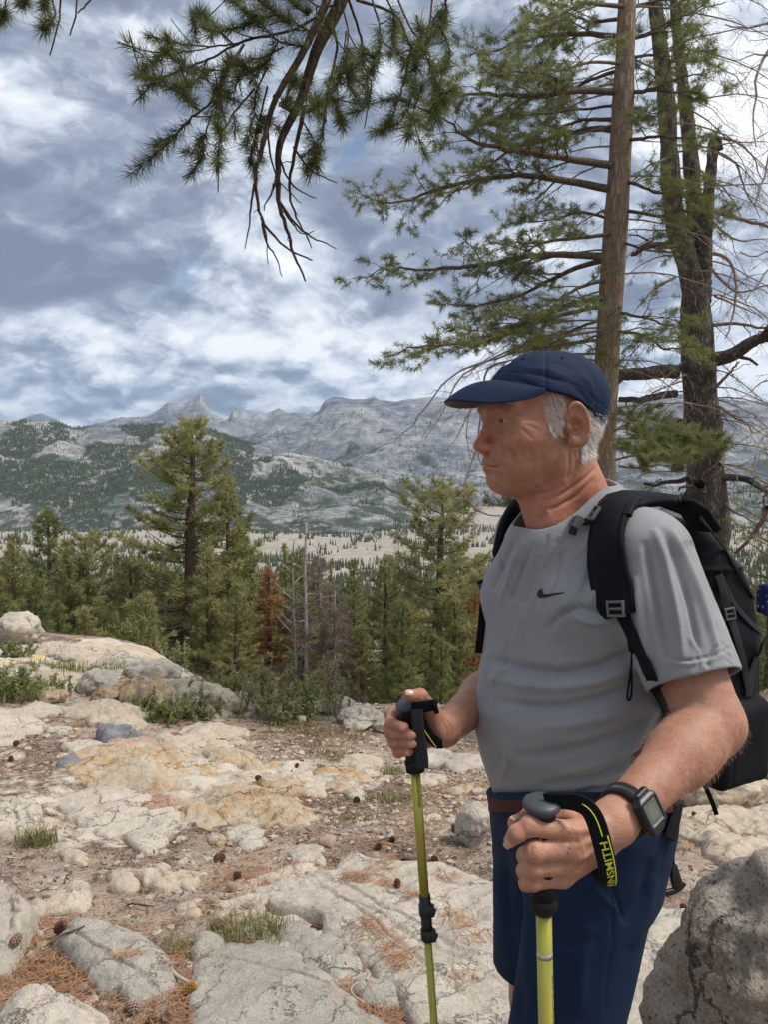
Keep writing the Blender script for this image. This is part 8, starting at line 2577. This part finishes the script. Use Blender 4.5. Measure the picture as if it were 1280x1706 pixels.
# hanging pull loop
hp_ = [W(1054, 1078, 1.10), W(1053, 1110, 1.095), W(1049, 1140, 1.09), W(1045, 1160, 1.09), W(1047, 1172, 1.09), W(1052, 1168, 1.09), W(1054, 1150, 1.092), W(1053, 1115, 1.095)]
h = cast(bvh_s, 1052, 1120, 0.008)
if h is not None:
    dlt = h[0][1] - 1.095
    hp_ = [W(a, b, h[0][1] - 0.004) for a, b in ((1054, 1074), (1053, 1110), (1049, 1140), (1045, 1160), (1047, 1172), (1052, 1168), (1054, 1150), (1053, 1115))]
M = MB(); M.tube(resample(hp_, 24), 0.0016, 6); gp(M.build('pull_cord', m_black))


def buckle(px, py, w_, h_, rot, name='buckle', mat=None, bv=None, off=0.012, label=None, frame=True):
    hh = on(px, py, off, bv)
    if hh is None: return
    c, n = hh; up = A3(0, 0, 1); x = nrm(np.cross(up, n)); y = np.cross(n, x)
    cr, sr = math.cos(rot), math.sin(rot); x, y = x * cr + y * sr, -x * sr + y * cr
    M = MB()
    def bar(x0, x1, y0, y1, t=0.003):
        v = [c + x * a + y * b + n * cc for cc in (-t, t) for a, b in ((x0, y0), (x1, y0), (x1, y1), (x0, y1))]
        M.add(v, [(3, 2, 1, 0), (4, 5, 6, 7), (0, 1, 5, 4), (1, 2, 6, 5), (2, 3, 7, 6), (3, 0, 4, 7)])
    a, b, t = w_ / 2, h_ / 2, min(w_, h_) * 0.16
    if frame:
        bar(-a, a, b - t, b); bar(-a, a, -b, -b + t); bar(-a, -a + t, -b + t, b - t); bar(a - t, a, -b + t, b - t); bar(-a + t, a - t, -t * .5, t * .5, 0.0022)
    else: bar(-a, a, -b, b, 0.005); bar(-a * .7, a * .7, b, b * 1.5, 0.004)
    ob = M.build(name, mat or m_buck, None, False)
    md = ob.modifiers.new('soft', 'BEVEL'); md.width = 0.0008; md.segments = 2
    gp(ob)
    return ob
buckle(*S2([(656, 697)])[0], 0.029, 0.024, 0.15, bv=[bvh_s], off=0.014)
# sternum clip
web(S2([(455, 352), (490, 345), (530, 338), (590, 332)]), 0.013, 'sternum_strap', m_black, n=10, off=0.008, bvs=[bvh_s])
buckle(*S2([(582, 333)])[0], 0.014, 0.024, 0.0, bv=[bvh_s], off=0.024)
buckle(*S2([(482, 350)])[0], 0.026, 0.016, -0.1, bv=[bvh_s], off=0.010, frame=False)
buckle(*S2([(455, 360)])[0], 0.012, 0.022, -0.3, bv=[bvh_s], off=0.008, mat=m_dgrey, frame=False)
# far shoulder strap (sliver behind the neck) with its tail and clip on the chest side
fs = [A3(*W(884, 838, 1.42)), A3(*W(868, 850, 1.40)), A3(*W(855, 868, 1.385)), A3(*W(846, 892, 1.375)), A3(*W(838, 930, 1.375)), A3(*W(826, 965, 1.38))]
o, _ = ribbon(resample(fs, 16), A3(0.6, 0.55, 0.3), 0.05, 0.014, 'shoulder_strap', m_black, None, A3(-0.3, -0.5, 0.6)); gp(o); orient_fix(o)
o, _ = ribbon(resample([W(812, 975, 1.36), W(806, 1005, 1.35), W(804, 1040, 1.345), W(798, 1088, 1.34)], 10), A3(1, 0.2, 0), 0.014, 0.0025, 'webbing', m_black, None, A3(0, -1, 0)); gp(o)
o, _ = ribbon(resample([W(822, 966, 1.37), W(808, 972, 1.355), W(797, 978, 1.35)], 8), A3(0, 0.1, 1), 0.010, 0.004, 'sternum_strap', m_buck, None, A3(0, -1, 0)); gp(o)
o, _ = ribbon(resample([W(822, 960, 1.37), W(808, 966, 1.352), W(797, 971, 1.346)], 8), A3(0, 0.1, 1), 0.004, 0.006, 'buckle', m_black, None, A3(0, -1, 0)); gp(o)
# grey side compression straps and buckle on the pack
web([(1196, 958), (1203, 985), (1211, 1015), (1222, 1050), (1236, 1100), (1244, 1145)], 0.016, 'compression_strap', m_dgrey, bvs=[bvh_k], off=0.004, sm=4)
web([(1200, 960), (1222, 1008), (1250, 1040), (1278, 1062)], 0.010, 'piping', m_dgrey, bvs=[bvh_k], off=0.003, sm=4)
web([(1278, 1060), (1262, 1085), (1250, 1120), (1246, 1160)], 0.020, 'compression_strap', m_dgrey, bvs=[bvh_k], off=0.003, sm=4)
web([(1166, 862), (1200, 905), (1232, 960), (1262, 1010)], 0.005, 'piping', m_black, bvs=[bvh_k], off=0.003, sm=4)
buckle(1213, 1021, 0.018, 0.020, 0.2, bv=[bvh_k], off=0.008)
buckle(1150, 848, 0.022, 0.016, -0.5, bv=[bvh_k, bvh_s], off=0.012, mat=m_blackp)
# dangling ends below
o, _ = ribbon(resample([W(1175, 1308, 1.33), W(1183, 1325, 1.33), W(1190, 1342, 1.33), W(1195, 1357, 1.33)], 8), A3(1, 0, 0.3), 0.008, 0.003, 'webbing', m_black, None, A3(0, -1, 0)); gp(o)
o, _ = ribbon(resample([W(1268, 1262, 1.40), W(1276, 1266, 1.40), W(1290, 1270, 1.41), W(1310, 1272, 1.42)], 8), A3(0, 0.2, 1), 0.012, 0.003, 'webbing', m_dgrey, None, A3(0, -1, 0)); gp(o)
M = MB(); M.tube(resample([W(1132, 1345, 1.27), W(1128, 1390, 1.27), W(1122, 1425, 1.27), W(1124, 1446, 1.268)], 14), 0.0022, 6); gp(M.build('waist_cord', m_black))
o, _ = ribbon(resample([W(1123, 1440, 1.268), W(1126, 1460, 1.262), W(1130, 1482, 1.26)], 8), A3(1, 0, 0), [0.010, .013, .015, .017, .018, .018, .016, .012], 0.009, 'buckle', m_blackp, None, A3(0, -1, 0)); gp(o)
o, _ = ribbon(resample([W(1098, 1492, 1.25), W(1108, 1488, 1.252), W(1122, 1486, 1.258), W(1138, 1476, 1.262), W(1140, 1470, 1.263)], 10), A3(0, 0.1, 1), 0.010, 0.006, 'buckle', m_blackp, None, A3(0, -1, 0)); gp(o)
# hip belt hint over the shorts' back
web([(1128, 1330), (1122, 1360), (1112, 1395)], 0.03, 'hip_belt', m_black, bvs=[bvh_p, bvh_s], off=0.005, n=10, thick=0.006)
# the blue cloth showing at the pack's edge
m_blue_c, nt_, b_ = material('blue_dotted_cloth', 0.8, 0.1)
vq = nt_.voro(nt_.node('ShaderNodeNewGeometry').outputs['Position'], 90.0)
nt_.put(b_, 'Base Color', nt_.mix(nt_.mapr(vq, 0.22, 0.26), (0.45, 0.45, 0.5), (0.03, 0.04, 0.13)))
def bc_(P): return d_box(P, W(1300, 998, 1.40), (0.036, 0.02, 0.030), 0.010) + 0.004 * fbm(P[:, 0] * 30, P[:, 1] * 30, P[:, 2] * 30, oct=2, seed=3)
c_ = W(1300, 998, 1.40); a_, b2_ = surface_nets(bc_, c_ - 0.06, c_ + 0.06, 0.004, 1)
bl = link('blue_cloth', mesh_np('blue_cloth', a_, b2_), None, m_blue_c); bl = tag(bl, "folded blue cloth with white dots sticking out of the black backpack", 'cloth')

# ---- wristwatch
wt = empty('wristwatch', tuple(W(1040, 1385, 0.90)), "black digital wristwatch with chunky strap on the hiker's near wrist", 'watch')
WTL = Vector(wt.location)
ax = nrm(WRL - ELL); c0 = WRL - ax * 0.030
fr0 = nrm(np.cross(ax, A3(0, 0, 1))); fr1 = np.cross(fr0, ax)
# direction from wrist axis to the watch face: lower right towards the camera
fc = nrm(W(1056, 1391, 0.86) - c0); fc = nrm(fc - ax * (fc @ ax)); sc_ = np.cross(ax, fc)
RW = 0.0315
ang = np.linspace(0, 2 * math.pi, 60)
cp = np.array([c0 + (fc * math.cos(a) * RW + sc_ * math.sin(a) * RW * 0.93) for a in ang])
o, fw = ribbon(cp, ax, 0.019 + 0.003 * np.cos(ang) ** 2, 0.0040, 'watch_strap', m_blackp, None, cp - c0); wpart(o, wt, WTL); orient_fix(o)
for k in range(2, 22):
    for sg_ in (-1, 1):
        a = 0.42 + k * 0.085
        if a > 2.2: continue
        a *= sg_
        n_ = fc * math.cos(a) + sc_ * math.sin(a) * 0.93
        M = MB(); M.tube([c0 + n_ * (RW + 0.0022) - ax * 0.0095, c0 + n_ * (RW + 0.0022) + ax * 0.0095], 0.0013, 6)
        wpart(M.build('strap_rib', m_blackp, None), wt, WTL)
Rw = np.stack([ax, sc_, fc])
def case(P):
    q = (P - (c0 + fc * (RW + 0.004))) @ Rw.T
    d = d_box(q, A3(0, 0, 0), (0.0190, 0.0205, 0.0068), 0.006)
    d = np.maximum(d, (np.abs(q[:, 0]) + np.abs(q[:, 1]) - 0.0335) * 0.7)
    d = smin(d, d_box(q, A3(0, 0.018, -0.002), (0.012, 0.009, 0.005), 0.003), 0.003); d = smin(d, d_box(q, A3(0, -0.018, -0.002), (0.012, 0.009, 0.005), 0.003), 0.003)
    return ssub(d, d_box(q, A3(0, 0, 0.0070), (0.0128, 0.0140, 0.0022), 0.002), 0.0008)
cc_ = c0 + fc * (RW + 0.004)
a_, b2_ = surface_nets(case, cc_ - 0.034, cc_ + 0.034, 0.0013, 1, tol=1.8)
wpart(link('watch_case', mesh_np('watch_case', a_, b2_), None, m_blackp), wt, WTL)
m_lcd = plain('lcd_glass', (0.12, 0.125, 0.095), 0.12, 0.6, var=0.2, scale=120)
def wq(u, v, h): return cc_ + ax * u + sc_ * v + fc * h
M = MB(); M.add([wq(-.0125, -.0136, .0052), wq(.0125, -.0136, .0052), wq(.0125, .0136, .0052), wq(-.0125, .0136, .0052)], [(0, 1, 2, 3)]); o = M.build('watch_face', m_lcd, None, False); wpart(o, wt, WTL)
M = MB()
for (u0, u1, v0, v1) in ((-.0095, .0095, -.0105, -.0100), (-.0095, .0095, .0100, .0105), (-.0095, -.0090, -.0105, .0105), (.0090, .0095, -.0105, .0105)):
    M.add([wq(u0, v0, .0054), wq(u1, v0, .0054), wq(u1, v1, .0054), wq(u0, v1, .0054)], [(0, 1, 2, 3)])
wpart(M.build('face_print', m_ink, None, False), wt, WTL)

# ---- trekking poles
m_lime = plain('lime_yellow_anodised', (0.37, 0.345, 0.06), 0.38, 0.45, metal=0.3, var=0.08)
m_lime2 = plain('lime_lettering', (0.62, 0.68, 0.08), 0.6, 0.3)
m_rub = plain('black_foam_grip', (0.012, 0.012, 0.014), 0.75, 0.25, bump=0.4, bscale=400)
m_capg = plain('grey_grip_cap', (0.045, 0.052, 0.062), 0.45, 0.4)
m_silver = plain('silver_band', (0.5, 0.5, 0.48), 0.3, 0.5, metal=0.8)


def lathe(M, a, b, prof, seg=20):
    """profile: list of (t along a-b in metres, radius)"""
    ax_ = nrm(b - a); M.tube([a + ax_ * t for t, r in prof], [r for t, r in prof], seg)


def pole(name_lab, top, tip, grip_len, sh1, sh2, r1, r2, tilt_cap, lever):
    t = empty('trekking_pole', tuple(tip), name_lab, 'trekking pole'); loc = Vector(t.location)
    ax_ = nrm(tip - top); L = np.linalg.norm(tip - top)
    q = lambda s: top + ax_ * s
    u = nrm(np.cross(ax_, A3(0, 1, 0))); v = np.cross(ax_, u)
    M = MB(); n = 26; prof = []
    for s, r in ((0.006, .0170), (0.014, .0165), (0.028, .0150), (0.042, .0148), (0.056, .0160), (0.070, .0146), (0.085, .0152), (0.100, .0140), (0.115, .0152), (grip_len - 0.022, .0140), (grip_len - 0.014, .0165), (grip_len - 0.008, .0165), (grip_len, .0118)):
        prof.append((s, r))
    lathe(M, q(0), tip, prof, 22); g = M.build('grip', m_rub, None); wpart(g, t, loc)
    # broad mushroom cap
    ct = nrm(-ax_ + tilt_cap); cb = q(0.008)
    M = MB(); M.tube([cb - ct * 0.002, cb + ct * 0.004, cb + ct * 0.009, cb + ct * 0.0125, cb + ct * 0.0145], [.0160, .0215, .0225, .0180, .006], 26); wpart(M.build('grip_cap', m_capg, None), t, loc)
    M = MB(); lathe(M, q(0), tip, [(grip_len - 0.004, r1), (sh1, r1)], 18); s1 = M.build('upper_shaft', m_lime, None); wpart(s1, t, loc)
    M = MB(); lathe(M, q(0), tip, [(sh1 - 0.002, r1 * 1.22), (sh1 + 0.075, r1 * 1.16)], 18); wpart(M.build('lock_sleeve', m_blackp, None), t, loc)
    for s in (sh1 + 0.022, sh1 + 0.064):
        for k in range(1):
            c = q(s) + lever * 0.009
            M = MB(); M.tube([c - ax_ * 0.009, c + ax_ * 0.009], 0.0062, 10); M.tube([c - lever * 0.004, c + lever * 0.008], 0.0045, 10); wpart(M.build('lever_lock', m_blackp, None), t, loc)
        M = MB(); lathe(M, q(0), tip, [(s - 0.008, r1 * 1.45), (s + 0.008, r1 * 1.45)], 18); wpart(M.build('clamp', m_blackp, None), t, loc)
    M = MB(); lathe(M, q(0), tip, [(sh1 + 0.07, r2), (sh2, r2)], 16); wpart(M.build('lower_shaft', m_lime, None), t, loc)
    M = MB(); lathe(M, q(0), tip, [(sh2, r2 * 1.2), (sh2 + 0.05, r2 * 0.9), (L - 0.015, 0.005), (L, 0.0018)], 12); wpart(M.build('tip', m_blackp, None), t, loc)
    M = MB(); lathe(M, q(0), tip, [(sh2 + 0.035, 0.006), (sh2 + 0.037, 0.024), (sh2 + 0.040, 0.024), (sh2 + 0.042, 0.006)], 20); wpart(M.build('basket', m_blackp, None), t, loc)
    return t, loc, q, ax_, s1


# near pole: between thumb and fingers of the near fist
topN = W(903, 1338, 0.872); botN = W(911, 1706, 0.872)
dN = nrm(botN - topN); zt_ = float(gz(topN[0], topN[1])); tipN = topN + dN * ((topN[2] - zt_ + 0.0) / -dN[2])
# the photo shows the shaft behind the fingers and in front of the shorts
tN, lN, qN, axN, shN = pole("lime yellow trekking pole gripped by the hiker's near fist", topN, tipN, 0.132, 0.62, 1.02, 0.0092, 0.0078, A3(0.02, -0.15, 0), A3(0.8, -0.5, 0))
topF = W(684, 1168, 1.212); botF = W(724, 1706, 1.212)
dF = nrm(botF - topF); zt_ = float(gz(topF[0], topF[1])); tipF = topF + dF * ((topF[2] - zt_) / -dF[2])
tF, lF, qF, axF, shF = pole("lime yellow trekking pole held out in front by the hiker's far fist", topF, tipF, 0.112, 0.325, 0.98, 0.0078, 0.0062, A3(-0.5, -0.25, 0), nrm(A3(0.9, -0.4, 0)))


def shaft_text(txt, q, ax_, r_, s0, length, size, side, t, loc, name='lettering'):
    side = nrm(side - ax_ * (side @ ax_)); tt = np.cross(ax_, side)
    def f(u, v):
        s = s0 + u * length; an = (v - 0.35) * size / r_
        return q(s) + (side * math.cos(an) + tt * math.sin(an)) * (r_ + 0.0004)
    return wpart(text_mesh(txt, size, f, name, m_ink, None), t, loc)


shaft_text("MOUNTAINSMITH", qF, axF, 0.0078, 0.172, -0.052, 0.0075, A3(0.35, -1, 0), tF, lF)
M = MB()    # small mountain mark above the lettering
sd = nrm(A3(0.35, -1, 0) - axF * (A3(0.35, -1, 0) @ axF)); tt_ = np.cross(axF, sd)
for (a, b, c_) in (((0.112, -.4), (0.103, .1), (0.112, .5)), ((0.106, -.5), (0.097, -.2), (0.108, .1))):
    M.add([qF(s) + (sd * math.cos(k) + tt_ * math.sin(k)) * 0.0083 for s, k in (a, b, c_)], None, [(0, 1, 2)])
wpart(M.build('logo', m_ink, None, False), tF, lF)
shaft_text("MOUNTAINSMITH", qN, axN, 0.0092, 0.205, 0.085, 0.0060, A3(0.9, -0.6, 0), tN, lN)
M = MB(); lathe(M, qN(0), tipN, [(0.180, 0.00935), (0.186, 0.00935)], 18); wpart(M.build('band', m_silver, None), tN, lN)

# wrist strap of the near pole: loops from the grip round the wrist, lettering on it
def strap(pts, wdir, width, t, loc, name='wrist_strap', mat=None, thick=0.002, n=60, nr_=None, sm=4):
    P_ = resample(pts, n, sm)
    wdir = np.asarray(wdir, float)
    if wdir.ndim == 2: wdir = resample(wdir, n, sm)
    nn_ = (P_ - np.array(WRL)) if nr_ is None else nr_
    o, f = ribbon(P_, wdir, width, thick, name, mat or m_black, None, nn_); wpart(o, t, loc); orient_fix(o)
    return f
C4 = lambda a, b, d: W(780 + a * 0.390625, 1200 + b * 0.390625, d)
st_pts = [C4(330, 345, 0.868), C4(380, 345, 0.862), C4(430, 345, 0.862), C4(470, 350, 0.856), C4(510, 368, 0.850), C4(540, 410, 0.846), C4(560, 470, 0.844), C4(578, 540, 0.842), C4(595, 610, 0.844), C4(604, 680, 0.852), C4(600, 705, 0.865), C4(585, 690, 0.90), C4(560, 640, 0.925), C4(530, 540, 0.935), C4(500, 440, 0.93), C4(450, 370, 0.915), C4(390, 350, 0.90), C4(340, 350, 0.885)]
st_w = [A3(0, -.3, 1), A3(0, -.3, 1), A3(0.1, -.3, 1), A3(0.4, -.2, .9), A3(0.8, 0, .55), A3(.95, 0.1, .30), A3(.97, .1, .22), A3(.98, .1, .15), A3(.98, .15, .08), A3(.98, .2, 0), A3(1, .2, 0), A3(1, 0, 0), A3(1, 0, 0), A3(1, 0, 0.1), A3(.9, 0, .4), A3(.5, 0, .8), A3(0, -.3, 1), A3(0, -.3, 1)]
P_, Wd_, Nn_, Tn_ = strap(st_pts, st_w, 0.0215, tN, lN, n=90)
# lettering and piping lines on the outer face of the strap
arc = np.r_[0, np.cumsum(np.linalg.norm(np.diff(P_, axis=0), axis=1))]
py_ = proj(P_)[1]; lim = 52
i_top = 20; s_bot = arc[np.argmax(py_[:lim])]
def on_strap(s, w_):
    c = np.array([np.interp(s, arc, P_[:, k]) for k in range(3)]); wd_ = nrm([np.interp(s, arc, Wd_[:, k]) for k in range(3)]); n_ = nrm([np.interp(s, arc, Nn_[:, k]) for k in range(3)])
    if n_ @ (A3(0, 0, CAM_Z) - c) < 0: n_ = -n_
    if wd_[0] < 0: wd_ = -wd_
    return c + wd_ * w_ + n_ * 0.0022
yi = proj(P_)[1][:lim]; s_H = np.interp(1402, yi[15:40], arc[15:40]); s_A = s_bot - 0.003
wpart(text_mesh("AINSMITH", 0.0125, lambda u, v: on_strap(s_A + (s_H - s_A) * u, 0.0040 - v * 0.0125 + 0.002), 'lettering', m_lime2, None, 0.012), tN, lN)
for (w_, sa, sb) in ((0.0078, s_H - 0.006, s_bot - 0.001), (0.0000, s_H - 0.046, s_H - 0.006)):
    pp = np.array([on_strap(s, w_ + (0.002 if sa < s_H - 0.02 else 0)) for s in np.linspace(sa, sb, 20)])
    M = MB(); M.tube(pp, 0.0007, 4); wpart(M.build('stitch_line', m_lime2, None), tN, lN)
# far pole strap: fold over the thumb base, loop under the wrist, hanging tail
C3 = lambda a, b, d: W(620 + a * 0.1875, 1100 + b * 0.1875, d)
strap([C3(360, 395, 1.190), C3(420, 415, 1.184), C3(480, 410, 1.180), C3(540, 395, 1.180), C3(572, 405, 1.190)], [A3(0.1, 0, 1)] * 5, 0.0175, tF, lF, thick=0.0035, n=24, nr_=A3(0, -1, 0))
strap([C3(545, 350, 1.178), C3(560, 400, 1.176), C3(578, 470, 1.180)], [A3(1, 0, 0.1)] * 3, 0.008, tF, lF, thick=0.004, n=12, nr_=A3(0, -1, 0))
strap([C3(395, 430, 1.182), C3(430, 520, 1.180), C3(480, 620, 1.180), C3(540, 700, 1.182), C3(590, 745, 1.190), C3(640, 740, 1.205)], [A3(.9, 0, .5), A3(.9, 0, .45), A3(.85, 0, .5), A3(.8, 0, .6), A3(.5, 0, .9), A3(.3, 0, 1)], 0.0165, tF, lF, n=36, nr_=A3(0, -1, 0))
strap([C3(400, 440, 1.176), C3(410, 560, 1.174), C3(425, 700, 1.174), C3(450, 850, 1.175), C3(455, 960, 1.176)], [A3(1, -.1, 0)] * 5, 0.0185, tF, lF, n=30, mat=m_dgrey, nr_=A3(0, -1, 0))
pp = resample([C3(420, 520, 1.1775), C3(460, 610, 1.1772), C3(520, 700, 1.179), C3(575, 775, 1.184)], 20)
M = MB(); M.tube(pp, 0.0006, 4); wpart(M.build('stitch_line', m_lime2, None), tF, lF)
print('gear', time.time() - _t0)
